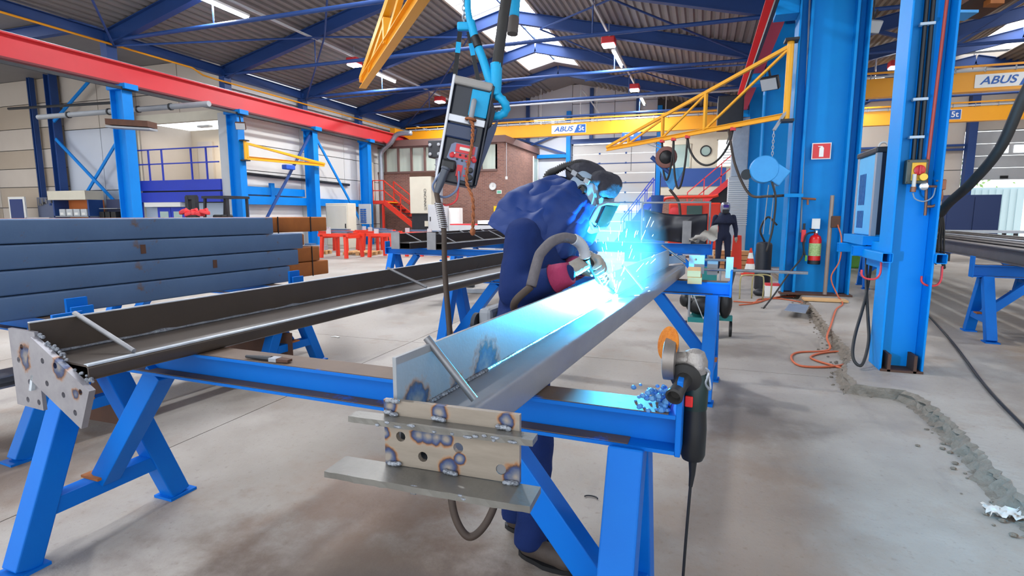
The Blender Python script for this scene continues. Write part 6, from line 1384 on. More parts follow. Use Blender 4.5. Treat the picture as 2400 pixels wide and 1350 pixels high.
for k in range(4):
    t = thing('pallet_timber', ['bottom pale timber of the stack behind the cone', 'second pale timber of the stack behind the cone', 'third pale timber of the stack behind the cone', 'top pale timber of the stack behind the cone'][k], 'timber', (.9, 16.2, .12*k), 'timbers stacked behind the cone')
    MB().lohi((.35, 16.0+.03*k, .01+.13*k), (1.35, 16.3+.02*k, .125+.13*k)).build('beam', m_wood, t)
t = thing('red_bin', 'narrow red bin standing behind the silver helmeted worker', 'bin', (.95, 15.7, 0)); MB().prof((.92, 15.75, 0), (.92, 15.75, .95), [(-.14, -.12), (.14, -.12), (.14, .12), (-.14, .12)], Vector((0, 1, 0)), .7).build('body', m_orangered, t)
rgp = onZ(2365, 1212, 0); rows = []
for j in range(9): rows.append([rgp+Vector((-.10+.20*i/13+.01*math.sin(j*2), -.05+.10*j/8+.012*math.sin(i*1.3), .008+.028*abs(math.sin(i*.9+j*1.7)))) for i in range(14)])
tag(MB().grid(rows).build('rag', mat('white_rag', (214, 210, 204), .9), None, 'all'), 'crumpled white rag on the floor beside the broken edge', 'rag')
tag(MB().tube(spline([onZ(2160, 722, RZ+.01), onZ(2230, 800, RZ+.01), onZ(2310, 905, RZ+.01), onZ(2400, 1000, RZ+.01), onZ(2500, 1100, RZ+.01), Vector((1.85, 2.4, RZ+.01)), Vector((1.9, .5, RZ+.01))]), .012, 8).build('floor_cable', m_black, None, 'all'), 'straight black cable lying across the right bay floor', 'cable')
for (x, y, lb2) in ((1385, 1168, 'small curled steel shaving on the floor near the right trestle leg'), (1790, 722, 'crumpled grey scrap on the floor in front of the wide column')):
    p = onZ(x, y, .004); tag(MB().tube([p+Vector((.035*math.cos(a), .02*math.sin(a), .004)) for a in [k*.3 for k in range(11)]], .004, 6).build('scrap', m_dark, None, 'all'), lb2, 'scrap')
p = onZ(785, 790, .004); tag(MB().plate([p+Vector((-.06, -.01, 0)), p+Vector((.0, .01, 0)), p+Vector((.05, -.01, 0)), p+Vector((.06, .02, 0)), p+Vector((-.02, .035, 0))], ZX, .006).build('paper_scrap', m_signwhite, None), 'torn white paper scrap on the floor between the tables', 'scrap')
# ================================================================ BACKGROUND OF THE HALL
# ---------------------------------------------------------------- ceiling lamps
def lamp_at(label, x, y, z, grp, axis=0):
    t = thing('ceiling_lamp', label, 'lamp', (x, y, z), grp)
    MB().lohi((x-.22, y-.22, z+.1), (x+.22, y+.22, z+.32)).build('housing', m_signred, t, bevel=.03)
    MB().lohi((x-.2, y-.2, z+.04), (x+.2, y+.2, z+.1)).build('diffuser', mat('lamp_diffuser', (255, 255, 255), .5, emit=(236, 246, 255), estr=18), t, bevel=.02)
    MB().cyl((x, y, z+.32), (x, y, z+.75), .015, n=6).build('stem', m_grey, t)
    l = bpy.data.lights.new('lamp_light', 'AREA'); l.shape = 'SQUARE'; l.size = .4; l.energy = LAMP_W; l.color = (.95, .98, 1.0)
    lo = bpy.data.objects.new('lamp_light', l); col.objects.link(lo); lo.location = Vector((0, 0, .03)); lo.parent = t
for (x, y, lb2) in ((-12.4, 5.0, 'flood lamp of the left row, outside the picture'), (-12.5, 18.2, 'glowing flood lamp in the left row, the nearer one'), (-12.5, 25.3, 'glowing flood lamp in the left row above the red runway end'), (-3.1, 6.0, 'flood lamp of the right row, behind the cable bundle'),
                    (-3.15, 18.9, 'glowing flood lamp in the right row beside the rooflight'), (-3.1, 25.8, 'glowing flood lamp in the right row nearest the back wall'), (6.7, 25.2, 'glowing flood lamp in the right bay behind the near column'), (6.4, 28.7, 'glowing flood lamp in the right bay beside the wide column'),
                    (7.0, 8.0, 'flood lamp of the right bay, near the camera'), (12.5, 16.0, 'flood lamp of the right bay, far side')):
    lamp_at(lb2, x, y, 6.95, 'hall flood lamps')
def tube_light(label, a, b_, grp='fluorescent tubes'):
    a, b_ = Vector(a), Vector(b_); d, s, u_ = frame_axes(b_-a); t = thing('tube_light', label, 'lamp', (a+b_)/2, grp)
    MB().bar(a+ZX*.08, b_+ZX*.08, .14, .06).build('housing', m_white, t); MB().cyl(a, b_, .035, n=10).build('tube', MATS['lamp_diffuser'], t)
    l = bpy.data.lights.new('tube_light_source', 'AREA'); l.shape = 'RECTANGLE'; l.size = (b_-a).length; l.size_y = .12; l.energy = TUBE_W; l.color = (.97, .99, 1.0)
    lo = bpy.data.objects.new('tube_light_source', l); col.objects.link(lo); lo.location = Vector((0, 0, -.05)); lo.rotation_euler = (0, 0, math.atan2(d.y, d.x)); lo.parent = t
tube_light('fluorescent tube at the top left of the roof', (-12.4, 11.4, 7.0), (-12.4, 13.0, 7.0)); tube_light('fluorescent tube just past the nearer left flood lamp', (-12.4, 19.3, 7.0), (-12.4, 20.9, 7.0))
tube_light('fluorescent tube just past the right row flood lamp', (-3.1, 19.6, 7.0), (-3.1, 21.6, 7.0)); tube_light('small fluorescent tube past the last right row flood lamp', (-3.0, 27.4, 7.0), (-3.0, 29.2, 7.0))
tube_light('fluorescent tube above the crane sign', (-8.9, 29.5, 6.55), (-7.2, 29.5, 6.55))
for (x, lb2) in ((-12.4, 'white lighting conduit along the left lamp row'), (-3.1, 'white lighting conduit along the right lamp row')):
    t = thing('lighting_conduit', lb2, 'conduit', (x, 15, 7.3))
    MB().bar((x, -4, 7.28), (x, 31, 7.28), .06, .06).build('tray', m_lgrey, t)
    for y in (8, 12, 16, 20, 24, 28): MB().cyl((x+.02, y, 7.28), (x+.02, y, 7.65), .012, n=6).build('hanger', m_grey, t)
t = thing('pipe_rack', 'white service pipes hung on rods in front of the back gable', 'pipes', (-6, 30, 6))
for (y, z, x0, x1) in ((24.5, 6.45, -11, 1.2), (29.8, 6.75, -11, 1.5), (30.2, 6.45, -12, 1.5), (30.4, 6.2, -7.5, 1.5)): MB().cyl((x0, y, z), (x1, y, z), .04, n=8).build('pipe', m_lgrey, t, True)
for (x, y) in ((-8.6, 29.8), (-6.4, 29.8), (-5.6, 30.2), (-2, 30.2)): MB().cyl((x, y, 6.2), (x, y, 8.3), .025, n=6).build('rod', m_lgrey, t)
MB().cyl((-6.4, 29.9, 8.2), (-5.2, 29.9, 6.6), .04, n=6).build('rod', m_lgrey, t)
for x in (-9.5, -8.0, -6.9, -5.8): MB().lohi((x-.08, 30.1, 6.4), (x+.08, 30.3, 6.62)).build('junction_box', m_white, t)
t = thing('pipe_rack', 'white service pipes in the right bay below the roof', 'pipes', (12, 26, 6.2))
for (y, z) in ((25.0, 6.45), (25.4, 6.75)): MB().cyl((2.3, y, z), (22.5, y, z), .04, n=8).build('pipe', m_lgrey, t, True)
for x in (6, 11, 15): MB().cyl((x, 25, 6.4), (x, 25, 8.2), .03, n=6).build('rod', m_lgrey, t)
# big grey cross pipe and rusty tray in the left bay
t = thing('exhaust_pipe', 'large grey pipe running across the left bay below the red runway', 'pipe', (-22, 13.5, 4.6))
a_, b2 = onY(90, 275, 13.2), onY(490, 243, 13.2)
MB().cyl(a_, b2, .085, n=12).build('pipe', m_grey, t, True)
for f_ in (.2, .45, .62, .8): p = a_.lerp(b2, f_); MB().cyl(p-Vector((.03, 0, 0)), p+Vector((.03, 0, 0)), .11, n=12).build('coupling', m_dark, t, True)
MB().cyl(onY(20, 255, 14.5), onY(275, 240, 14.5), .05, n=8).build('thin_pipe', m_dark, t, True)
t = thing('cable_tray', 'brown dusty cable tray fixed on the blue column under the big pipe', 'tray', (-15.8, 11.5, 4.2))
p = onY(308, 290, 11.45); MB().box(p, (1.2, .4, .16), (Vector((.95, .3, -.06)).normalized(), Vector((-.3, .95, 0)).normalized(), ZX)).build('tray', m_rustdark, t); MB().box(p-ZX*.13, (1.25, .35, .05), (Vector((.95, .3, -.06)).normalized(), Vector((-.3, .95, 0)).normalized(), ZX)).build('base', m_grey, t)
t = thing('lamp_recess', 'wall lamp lighting the mezzanine recess', 'lamp', (-18.9, 17.2, 4.9)); MB().lohi((-19.2, 17.1, 4.95), (-18.6, 17.3, 5.02)).build('housing', m_white, t)
l = bpy.data.lights.new('recess_light', 'AREA'); l.size = .5; l.energy = 60; l.color = (1, .93, .82); lo = bpy.data.objects.new('recess_light', l); col.objects.link(lo); lo.parent = t; lo.location = (0, 0, -.02)

# ---------------------------------------------------------------- left back corner
t = thing('double_door', 'royal blue glazed double door under the mezzanine', 'door', (-19.9, 16.1, 0))
for k in range(2):
    x0 = -20.45+.72*k; lf = MB().lohi((x0, 16.09, .02), (x0+.70, 16.15, 1.78)).build('leaf', m_royal, t); MB().lohi((x0+.14, 16.075, .3), (x0+.58, 16.09, 1.62)).build('pane', m_glass, lf)
MB().lohi((-20.9, 15.9, 1.80), (-19.0, 16.12, 1.97)).build('door_canopy', m_white, t)
fk = thing('forklift', 'dark forklift truck with an overhead guard behind the steel stack', 'forklift', (-15, 14.2, 0))
MB().lohi((-15.6, 13.7, .35), (-14.4, 14.7, 1.0)).build('chassis', m_bluef, fk, bevel=.05); MB().lohi((-14.75, 13.8, .9), (-14.35, 14.6, 1.35)).build('counterweight', mat('truck_yellow', (226, 190, 60), .5), fk, bevel=.08)
for (x, y) in ((-15.5, 13.8), (-15.5, 14.6), (-14.45, 13.8), (-14.45, 14.6)): MB().bar((x, y, .9), (x+(.12 if x < -15 else 0), y, 2.05), .07, .07).build('guard_post', m_dark, fk)
MB().lohi((-15.45, 13.72, 2.02), (-14.4, 14.68, 2.1)).build('guard_roof', m_dark, fk)
for x in (-16.25, -15.95): MB().lohi((x-.08, 13.85, .1), (x+.06, 14.0, 2.1)).build('mast_rail', m_dark, fk)
for z in (.8, 1.4, 2.0): MB().lohi((-16.3, 13.86, z), (-15.9, 13.98, z+.14)).build('mast_crosspiece', m_dark, fk)
MB().lohi((-15.3, 13.95, 1.0), (-14.9, 14.45, 1.5)).build('seat', m_black, fk, bevel=.05)
for (x, y) in ((-15.45, 13.75), (-15.45, 14.65), (-14.55, 13.75), (-14.55, 14.65)): MB().lathe((x, y-.08, .3), (0, 1, 0), [(0, .2), (0, .3), (.16, .3), (.16, .2)], 18).build('wheel', m_black, fk, True)
pb = thing('notice_board', 'dark blue notice board in a white frame at the far left', 'notice board', (-29, 15.5, .9))
p0, p1 = onY(24, 512, 15.2), onY(56, 461, 15.2); MB().lohi((p0.x, 15.2, p0.z-.3), (p1.x, 15.26, p1.z)).build('frame', m_white, pb); MB().lohi((p0.x+.12, 15.18, p0.z-.2), (p1.x-.12, 15.2, p1.z-.1)).build('panel', mat('board_blue', (40, 62, 120), .4), pb)
MB().lohi((p0.x+.3, 15.22, 0), (p0.x+.4, 15.3, p0.z)).build('leg', m_white, pb); MB().lohi((p1.x-.4, 15.22, 0), (p1.x-.3, 15.3, p0.z)).build('leg', m_white, pb)
tw_ = thing('tool_wall', 'grey tool board with hung tools above a bench at the far left', 'tool board', (-27.5, 15.8, 0))
p0, p1 = onY(90, 500, 15.7), onY(141, 462, 15.7); MB().lohi((p0.x, 15.7, p0.z-.2), (p1.x, 15.76, p1.z)).build('board', mat('tool_board', (96, 104, 128), .6), tw_); MB().lohi((p0.x, 15.2, p0.z-.25), (p1.x, 15.76, p0.z-.17)).build('bench_top', m_lgrey, tw_); MB().lohi((p0.x+.1, 15.3, 0), (p1.x-.1, 15.7, p0.z-.25)).build('bench_cabinet', m_grey, tw_)
rt2 = random.Random(8)
for k in range(11):
    x = p0.x+.15+k*(p1.x-p0.x-.3)/10; z = p0.z+.25+rt2.uniform(0, .35); MB().lohi((x-.04, 15.66, z), (x+.05, 15.7, z+rt2.uniform(.08, .3))).build('tool', rt2.choice([m_lgrey, m_chrome, m_navy, m_dark]), tw_)
sh_ = thing('shelf_bay', 'orange-backed shelf bay with pale bins under a cream canopy', 'shelf', (-24.4, 15.3, 0))
p0, p1 = onY(140, 512, 15.2), onY(217, 447, 15.2); xa, xb = p0.x, p1.x
MB().lohi((xa-.1, 14.9, p1.z-.35), (xb, 15.6, p1.z)).build('canopy', m_cream, sh_); MB().lohi((xa, 15.55, .1), (xb, 15.6, p1.z-.35)).build('back_panel', mat('orange_backing', (206, 116, 60), .7), sh_)
for x in (xa, xb-.08): MB().lohi((x, 15.0, 0), (x+.08, 15.6, p1.z-.35)).build('side', m_navy, sh_)
for z in (.5, .95, 1.4): MB().lohi((xa, 15.0, z), (xb, 15.55, z+.04)).build('shelf_board', m_grey, sh_)
binlab = ['pale bin on the orange-backed shelf, %s place from the left on the %s board' % (a, b3) for b3 in ('lower', 'upper') for a in ('first', 'second', 'third', 'fourth')]
for j, z in enumerate((.99, 1.44)):
    for k in range(4):
        x = xa+.25+k*.42; bn = thing('storage_bin', binlab[j*4+k], 'bin', (x, 15.2, z), 'pale bins on the shelf'); MB().lohi((x, 15.05, z), (x+.34, 15.4, z+.28)).build('body', m_lgrey, bn, bevel=.02); MB().lohi((x+.08, 15.04, z+.05), (x+.26, 15.05, z+.14)).build('label_card', m_white, bn)
rb_ = thing('bin_rack', 'rack of black bins behind the first bright blue column', 'rack', (-22, 15.6, 0))
p0 = onY(238, 505, 15.5); p0.x = xb+.12
MB().lohi((p0.x, 15.6, 0), (p0.x+1.0, 15.65, 2.1)).build('back_panel', mat('rack_navy', (56, 62, 92), .6), rb_)
for z in (.9, 1.35, 1.75): MB().lohi((p0.x, 15.3, z-.03), (p0.x+1.0, 15.6, z)).build('ledge', m_grey, rb_)
for z in (.9, 1.35):
    for k in range(3): MB().lohi((p0.x+.04+k*.32, 15.25, z), (p0.x+.30+k*.32, 15.55, z+.26)).build('bin', m_black, rb_, bevel=.02)
# red castings on the floor stack
for k in range(5):
    p = onY(432+k*12, 497+(k % 2)*4, 13.0); t = thing('red_part', 'bright red casting, number %s from the left in the heap beside the forklift' % ['one', 'two', 'three', 'four', 'five'][k], 'casting', p, 'red castings by the forklift')
    MB().box(p, (.26, .2, .12), (Vector((math.cos(k), math.sin(k)*.4, .2)).normalized(), Vector((-math.sin(k)*.4, math.cos(k), 0)).normalized(), ZX)).build('body', m_signred, t, bevel=.03); MB().cyl(p+Vector((-.1, 0, .03)), p+Vector((.1, 0, .08)), .05, n=8).build('boss', m_signred, t)
pt = thing('parts_table', 'low steel table holding the red castings', 'table', (-14, 13.0, 0)); pc = onY(455, 506, 13.0); MB().lohi((pc.x-.9, 12.6, pc.z-.12), (pc.x+.7, 13.4, pc.z-.06)).build('top', m_galv, pt)
for dx in (-.8, .6):
    for dy in (-.35, .35): MB().lohi((pc.x+dx-.03, 13+dy-.03, 0), (pc.x+dx+.03, 13+dy+.03, pc.z-.12)).build('leg', m_grey, pt)
cab = thing('control_cabinet', 'tall cream control cabinet left of the red stairs', 'cabinet', (-15.6, 20.6, 0)); p0, p1 = onY(765, 535, 20.6), onY(815, 476, 20.6)
MB().lohi((p0.x, 20.6, 0), (p1.x, 21.2, p1.z)).build('body', m_cream, cab, bevel=.02); MB().lohi((p0.x+.05, 20.57, .15), (p1.x-.05, 20.6, p1.z-.1)).build('door', m_cream, cab, bevel=.01); MB().lohi((p1.x-.15, 20.54, .9), (p1.x-.11, 20.57, 1.1)).build('handle', m_black, cab)
wbd = thing('info_panel', 'pale blue info panel with white columns left of the red stairs', 'panel', (-15.4, 22.5, 0)); p0, p1 = onY(842, 525, 22.6), onY(868, 478, 22.6)
MB().lohi((p0.x, 22.6, p0.z), (p1.x, 22.66, p1.z)).build('panel', m_lgrey, wbd)
for k in range(2):
    for j in range(7): MB().lohi((p0.x+.1+k*.17, 22.57, p0.z+.06+j*.1), (p0.x+.24+k*.17, 22.6, p0.z+.12+j*.1)).build('text_block', m_logoblue, wbd)
for x in (p0.x+.05, p1.x-.05): MB().lohi((x-.03, 22.6, 0), (x+.03, 22.66, p0.z)).build('leg', m_grey, wbd)
# red stairs with landing
rs_ = thing('red_stairs', 'bright red steel stairs with handrails up to a landing at the brick office', 'stairs', (-14.6, 24.6, 0))
LX0, LX1, LZ, BX = -17.3-.0, -15.2, 2.2, -12.35
MB().lohi((-16.5, 24.2, LZ-.16), (LX1, 25.3, LZ)).build('landing', m_orangered, rs_)
for y in (24.25, 25.2): MB().bar((LX1, y, LZ-.08), (BX, y, .08), .06, .24).build('stringer', m_orangered, rs_)
n = 12
for k in range(n):
    f_ = (k+.5)/n; x = LX1+(BX-LX1)*f_; z = LZ*(1-f_); MB().lohi((x-.13, 24.28, z-.02), (x+.13, 25.17, z+.02)).build('tread', m_dark if k else m_yellow, rs_)
for y in (24.25, 25.2):
    for dz in (.5, 1.0): MB().bar((LX1, y, LZ+dz), (BX, y, .1+dz), .045, .045).build('hand_rail', m_orangered, rs_)
    for f_ in (0, .33, .66, 1): x = LX1+(BX-LX1)*f_; z = LZ+(.1-LZ)*f_; MB().bar((x, y, z), (x, y, z+1.0), .045, .045, Vector((1, 0, 0))).build('rail_post', m_orangered, rs_)
for dz in (.5, 1.0): MB().bar((-16.5, 24.25, LZ+dz), (LX1, 24.25, LZ+dz), .045, .045).build('hand_rail', m_orangered, rs_)
for x in (-16.45, -15.85): MB().bar((x, 24.25, LZ), (x, 24.25, LZ+1), .045, .045, Vector((1, 0, 0))).build('rail_post', m_orangered, rs_)
for (x, y) in ((-16.4, 24.3), (-15.3, 24.3)): MB().lohi((x-.05, y-.05, 0), (x+.05, y+.05, LZ-.16)).build('support_post', m_orangered, rs_)
dr = thing('landing_door', 'cream door at the top of the red stairs', 'door', (-16.5, 25.6, 2.2)); MB().lohi((-16.55, 24.5, 2.25), (-16.48, 25.4, 4.2)).build('leaf', m_cream, dr); MB().lohi((-16.47, 24.58, 3.2), (-16.44, 24.62, 3.35)).build('handle', m_dark, dr)
t = thing('wall_duct', 'grey ventilation pipe climbing beside the brick office', 'pipe', (-16, 25.6, 3)); MB().tube(spline([(-16.1, 25.5, .2), (-16.1, 25.5, 3.9), (-16.1, 25.5, 4.6), (-15.9, 25.5, 4.9), (-15.4, 25.4, 5.2), (-15.0, 25.4, 5.6), (-14.2, 25.4, 5.62)]), .12, 12).build('pipe', m_galv, t, 'all')
# press brake, cabinets, ducts in front of the office
pr = thing('press_machine', 'tall cream machine with vertical lettering in front of the brick wall', 'machine', (-12.4, 23, 0))
MB().lohi((-13.02, 23.0, 1.55), (-11.9, 23.8, 3.25)).build('upper_frame', m_cream, pr, bevel=.02); MB().lohi((-13.0, 23.1, .5), (-11.9, 23.8, 1.55)).build('throat', m_dark, pr); MB().lohi((-13.1, 22.95, 0), (-11.8, 23.9, .6)).build('base', m_dark, pr)
MB().lohi((-13.02, 23.05, 3.25), (-11.4, 23.7, 3.45)).build('top_beam', m_rustdark, pr); MB().lohi((-12.3, 23.05, .95), (-12.0, 23.1, 1.2)).build('screen', m_cream, pr)
text('lettering', 'CINCINNATI', (-12.22, 22.985, 2.2), .17, (0, 0, -1), (1, 0, 0), m_dark, pr)
t = thing('grey_cabinet', 'grey electrical cabinet between the cream machine and the rope', 'cabinet', (-11.4, 22.6, 0)); MB().lohi((-11.78, 22.4, .1), (-10.95, 22.9, 1.95)).build('body', m_lgrey, t, bevel=.02); MB().lohi((-11.73, 22.37, .2), (-11.0, 22.4, 1.85)).build('door', m_lgrey, t, bevel=.01); MB().lohi((-11.66, 22.35, 1.2), (-11.62, 22.37, 1.4)).build('handle', m_dark, t)
t = thing('white_cabinet', 'white electrical cabinet behind the spring sleeve of the hose', 'cabinet', (-10.6, 22.8, 0)); MB().lohi((-10.95, 22.8, .1), (-10.4, 23.2, 1.8)).build('body', m_white, t, bevel=.02); MB().lohi((-10.9, 22.77, .2), (-10.45, 22.8, 1.7)).build('door', m_white, t, bevel=.01)
t = thing('extraction_duct', 'silver upright extraction duct behind the wire feeder', 'duct', (-11.3, 22.3, 0)); MB().cyl((-11.25, 22.5, 2.0), (-11.2, 22.5, 4.2), .17, n=16).build('duct', m_galv, t, True)
for k in range(9): MB().cyl((-11.25, 22.5, 2.1+k*.2), (-11.25, 22.5, 2.13+k*.2), .18, n=16).build('rib', m_galv, t, True)
MB().lohi((-11.6, 22.2, 4.0), (-10.9, 22.8, 4.75)).build('junction_head', m_dark, t, bevel=.03)
for (dx, dz) in ((-.22, .15), (.2, .15), (-.22, .55), (.2, .55)): MB().lathe((-11.25+dx, 22.2, 4.0+dz), (0, -1, 0), [(0, .07), (.08, .07), (.09, .04)], 12).build('port', m_grey, t, True)
t = thing('clock', 'round white wall clock on the brick office', 'clock', onY(1155, 437, 25.97)); c = onY(1155, 437, 25.97)
MB().lathe(c, (0, -1, 0), [(0, .19), (.04, .19), (.05, .17), (.03, .165)], 24).build('case', m_lgrey, t, True); MB().lathe(c, (0, -1, 0), [(0, .165), (.032, .165)], 24).build('dial', m_signwhite, t); MB().bar(c+Vector((0, -.04, 0)), c+Vector((.02, -.04, .12)), .012, .004).build('hand', m_black, t); MB().bar(c+Vector((0, -.04, 0)), c+Vector((.08, -.04, .02)), .012, .004).build('hand', m_black, t)
t = thing('exit_sign', 'small green and white exit sign beside the clock', 'sign', onY(1170, 450, 25.97)); c = onY(1170, 450, 25.97); MB().box(c, (.26, .03, .18)).build('plate', m_signwhite, t); MB().box(c-Vector((0, .018, 0)), (.2, .006, .12)).build('pictogram', mat('exit_green', (120, 200, 170), .5), t)
t = thing('yellow_box', 'bright yellow emergency box on the brick office', 'box', onY(1166, 491, 25.93)); c = onY(1166, 491, 25.93); MB().box(c, (.38, .1, .34)).build('case', mat('signal_yellow', (250, 212, 20), .5), t, bevel=.01); MB().box(c-Vector((0, .055, .02)), (.16, .02, .14)).build('window', m_dark, t); MB().box(c-Vector((0, .066, .04)), (.09, .01, .07)).build('content', m_rust, t)
t = thing('wall_switch', 'small white switch with a cable on the brick office corner', 'switch', onY(1187, 415, 25.95)); c = onY(1187, 417, 25.95); MB().box(c, (.1, .06, .14)).build('box', m_white, t); MB().cyl(c, Vector((c.x, 25.97, 5.0)), .012, n=6).build('cable', m_lgrey, t)
# red sawhorse stands with steel plates, pallets
def red_stand(label, x, y, w_, d_, h, rot=0):
    t = thing('red_stand', label, 'stand', (x, y, 0), 'red stands with plates'); o = Vector((x, y, 0))
    for sx in (-1, 1):
        for sy in (-1, 1): MB().prof(o+Vector((sx*w_/2, sy*d_/2, h)), o+Vector((sx*(w_/2+.04), sy*(d_/2+.04), 0)), [(-.05, -.05), (.05, -.05), (.05, .05), (-.05, .05)], Vector((0, 1, 0))).build('leg', m_orangered, t)
        MB().bar(o+Vector((sx*w_/2, -d_/2-.05, h)), o+Vector((sx*w_/2, d_/2+.05, h)), .12, .12).build('cross_bar', m_orangered, t)
    for sy in (-1, 1): MB().bar(o+Vector((-w_/2-.15, sy*d_/2, h+.05)), o+Vector((w_/2+.15, sy*d_/2, h+.05)), .1, .1).build('top_bar', m_orangered, t)
    t.rotation_euler = (0, 0, rot); return t
stands = [(-12.0, 16.3, 1.0, .8, 'red stand nearest the camera by the pallet'), (-10.55, 17.0, .9, .8, 'red stand right of the nearest one'), (-13.9, 18.8, 1.1, .8, 'red stand at the left beside the cream cabinet'), (-12.2, 19.2, 1.1, .8, 'red stand in the second row, middle'), (-10.2, 18.6, 1.0, .8, 'red stand at the right end behind the braced beams'), (-13.4, 20.6, 1.2, .8, 'red stand farthest back by the info panel'), (-8.9, 17.9, 1.0, .8, 'red stand seen under the second table row')]
for (x, y, w_, d_, lb2) in stands:
    red_stand(lb2, x, y, w_, d_, .74, random.uniform(-.15, .15))
    t = thing('plate_pile', 'grey steel plates lying on the ' + lb2.replace('red stand', 'red stand', 1), 'steel plate', (x, y, .84), 'plates on the red stands')
    for k in range(2): MB().box((x+.03*k, y-.05*k, .865+.04*k), (w_*.75, .35, .03)).build('plate', m_bluesteel if k else m_galv, t)
    MB().box((x-w_*.3, y-.3, .9), (.16, .06, .2)).build('upright_tab', m_lgrey, t)
def pallet(label, x, y, rot):
    t = thing('pallet', label, 'pallet', (x, y, 0), 'wooden pallets'); o = Vector((x, y, 0))
    for k in range(5): MB().box(o+Vector((-.48+.24*k, 0, .13)), (.13, .8, .022)).build('deck_board', m_wood, t)
    for dy in (-.35, 0, .35):
        MB().box(o+Vector((0, dy, .105)), (1.2, .1, .022)).build('stringer_board', m_wood, t)
        for dx in (-.52, 0, .52): MB().box(o+Vector((dx, dy, .05)), (.14, .1, .095)).build('block', m_wood, t)
    t.rotation_euler = (0, 0, rot); return t
pallet('wooden pallet beneath the middle red stands', -12.0, 17.55, .1); pallet('wooden pallet at the left under grey parts', -14.0, 17.2, .2)
t = thing('grey_parts', 'grey steel parts lying on the left pallet', 'steel parts', (-14.0, 17.3, .15)); MB().box((-13.9, 17.3, .25), (.8, .4, .18)).build('part', m_galv, t); MB().box((-14.2, 17.35, .35), (.3, .3, .1)).build('part', m_bluesteel, t)
t = thing('white_stacks', 'long white and grey sheet stacks at the foot of the brick office', 'sheet stack', (-9.5, 22, 0)); 
for (x0, x1, z0, z1, mm) in ((-10.3, -8.2, 0, 1.05, m_lgrey), (-9.0, -7.0, 1.05, 1.25, m_white), (-10.3, -6.8, 1.05, 1.1, m_red)): MB().lohi((x0, 21.6, z0), (x1, 22.4, z1)).build('stack', mm, t)
# timber bits lying on the floor behind the left beam
t = thing('floor_timbers', 'scattered timbers and long bars lying on the floor behind the steel stack', 'timber', (-5.5, 9.5, 0))
for (x, y, l_, a, mm) in ((-5.6, 9.2, 1.2, .2, m_wood), (-5.2, 9.8, .9, -.1, m_woodend), (-6.2, 9.6, 1.4, .5, m_wood), (-4.9, 9.4, 2.2, .25, m_galv), (-5.6, 10.2, 2.4, .15, m_dark)): MB().box((x, y, .04), (l_, .1, .07), (Vector((math.cos(a), math.sin(a), 0)), Vector((-math.sin(a), math.cos(a), 0)), ZX)).build('bar', mm, t)
# blue stairs by the big door, red machine, duct
bs = thing('blue_stairs', 'blue steel stairs with thin rails in front of the sectional door', 'stairs', (-3.5, 25, 0)); pA, pB = onY(1455, 545, 25), onY(1530, 470, 25)
for y in (25.0, 25.9): MB().bar((pA.x-.3, y, .02), (pB.x, y, 2.2), .06, .28).build('stringer', m_royal, bs); MB().lohi((pB.x-.06, y-.05, 0), (pB.x+.06, y+.05, 2.1)).build('support_post', m_royal, bs); MB().bar((pA.x, y, 1.3), (pB.x, y, 3.1), .04, .04).build('hand_rail', m_royal, bs)
for k in range(9): f_ = k/8; x = pA.x+(pB.x-pA.x)*f_; MB().lohi((x-.12, 25.03, .3+1.9*f_), (x+.12, 25.87, .34+1.9*f_)).build('tread', m_royal, bs)
for k in range(5):
    f_ = k/4; x = pA.x+(pB.x-pA.x)*f_
    for y in (25.0, 25.9): MB().bar((x, y, .3+1.9*f_), (x, y, 1.3+1.8*f_), .035, .035, Vector((1, 0, 0))).build('rail_post', m_royal, bs)
rm = thing('red_machine', 'orange-red machine with a round rail behind the black curtain', 'machine', (-.5, 20, 0))
MB().lohi((-1.1, 20, .3), (.6, 21, 1.9)).build('body', m_orangered, rm, bevel=.05); MB().lohi((-.5, 19.95, 1.5), (.0, 20, 1.8)).build('panel', mat('dark_green_panel', (60, 90, 84), .5), rm); MB().tube(spline([(-1.3, 19.9, 1.95), (-1.1, 19.9, 2.08), (.2, 19.9, 2.1), (.5, 19.9, 2.15)]), .05, 8).build('top_rail', m_orangered, rm, 'all')
for x in (-1.05, .55): MB().cyl((x, 20.1, 0), (x, 20.1, .4), .1, n=10).build('foot', m_dark, rm)
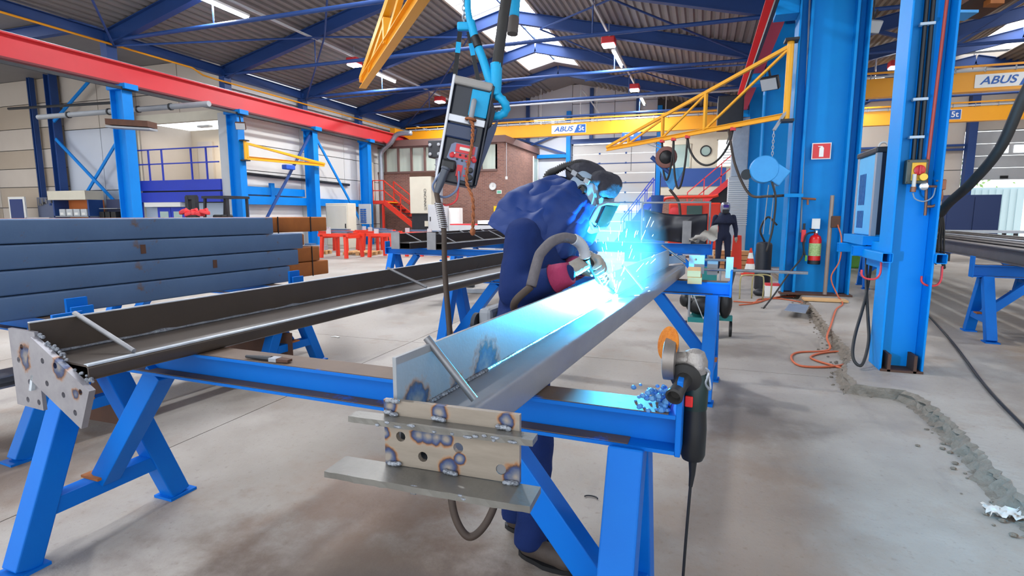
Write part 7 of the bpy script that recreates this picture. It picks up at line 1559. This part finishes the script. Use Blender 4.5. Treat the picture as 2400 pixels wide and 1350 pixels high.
MB().lathe((-.9, 19.98, 1.6), (0, -1, 0), [(0, .17), (.05, .17), (.07, .12)], 16).build('round_lamp', m_signred, rm, True)
rs3 = thing('red_stair', 'red stair with a dark side panel beside the silver duct', 'stairs', (.9, 24, 0))
MB().plate([(.2, 24, 1.2), (.2, 24, 2.0), (1.3, 24, 3.0), (1.3, 24, 1.2)], (0, 1, 0), .1).build('side_panel', m_black, rs3); MB().bar((.1, 23.9, 2.05), (1.35, 23.9, 3.15), .1, .22).build('stringer', m_signred, rs3)
for dz in (.5, 1.0): MB().bar((-.6, 23.9, 1.4+dz), (1.3, 23.9, 3.1+dz), .04, .04).build('hand_rail', m_signred, rs3)
for k in range(4): f_ = k/3; MB().bar((-.6+1.9*f_, 23.9, 1.4+1.7*f_), (-.6+1.9*f_, 23.9, 2.4+1.7*f_), .04, .04, Vector((1, 0, 0))).build('rail_post', m_signred, rs3)
MB().lohi((.2, 24, 0), (.3, 24.1, 1.2)).build('support_post', m_signred, rs3); MB().lohi((1.2, 24, 0), (1.3, 24.1, 1.2)).build('support_post', m_signred, rs3)
dc = thing('exhaust_duct', 'fat silver upright duct behind the standing worker', 'duct', (.95, 17.8, 0)); MB().lohi((.75, 17.6, 2.6), (1.2, 18.0, 4.3)).build('duct', m_galv, dc, bevel=.02); MB().lohi((.7, 17.55, 0), (1.25, 18.05, 2.6)).build('lower_duct', m_lgrey, dc, bevel=.02)
for k in range(22): MB().lohi((.69, 17.53, 1.2+k*.06), (1.26, 17.55, 1.22+k*.06)).build('rib', m_white, dc)
MB().lohi((.3, 17.4, 4.0), (1.0, 18.3, 4.9)).build('fan_box', m_dark, dc, bevel=.03)
t = thing('navy_barrel', 'stack of navy buckets behind the black curtain', 'bucket', (-1.5, 18, 0)); MB().cyl((-1.35, 18, 1.3), (-1.35, 18, 2.1), .14, .2, n=16).build('bucket', m_navy, t, True); MB().lohi((-2.3, 17.8, 0), (-1.1, 18.4, 1.3)).build('crate', mat('crate_blue', (40, 90, 190), .5), t)
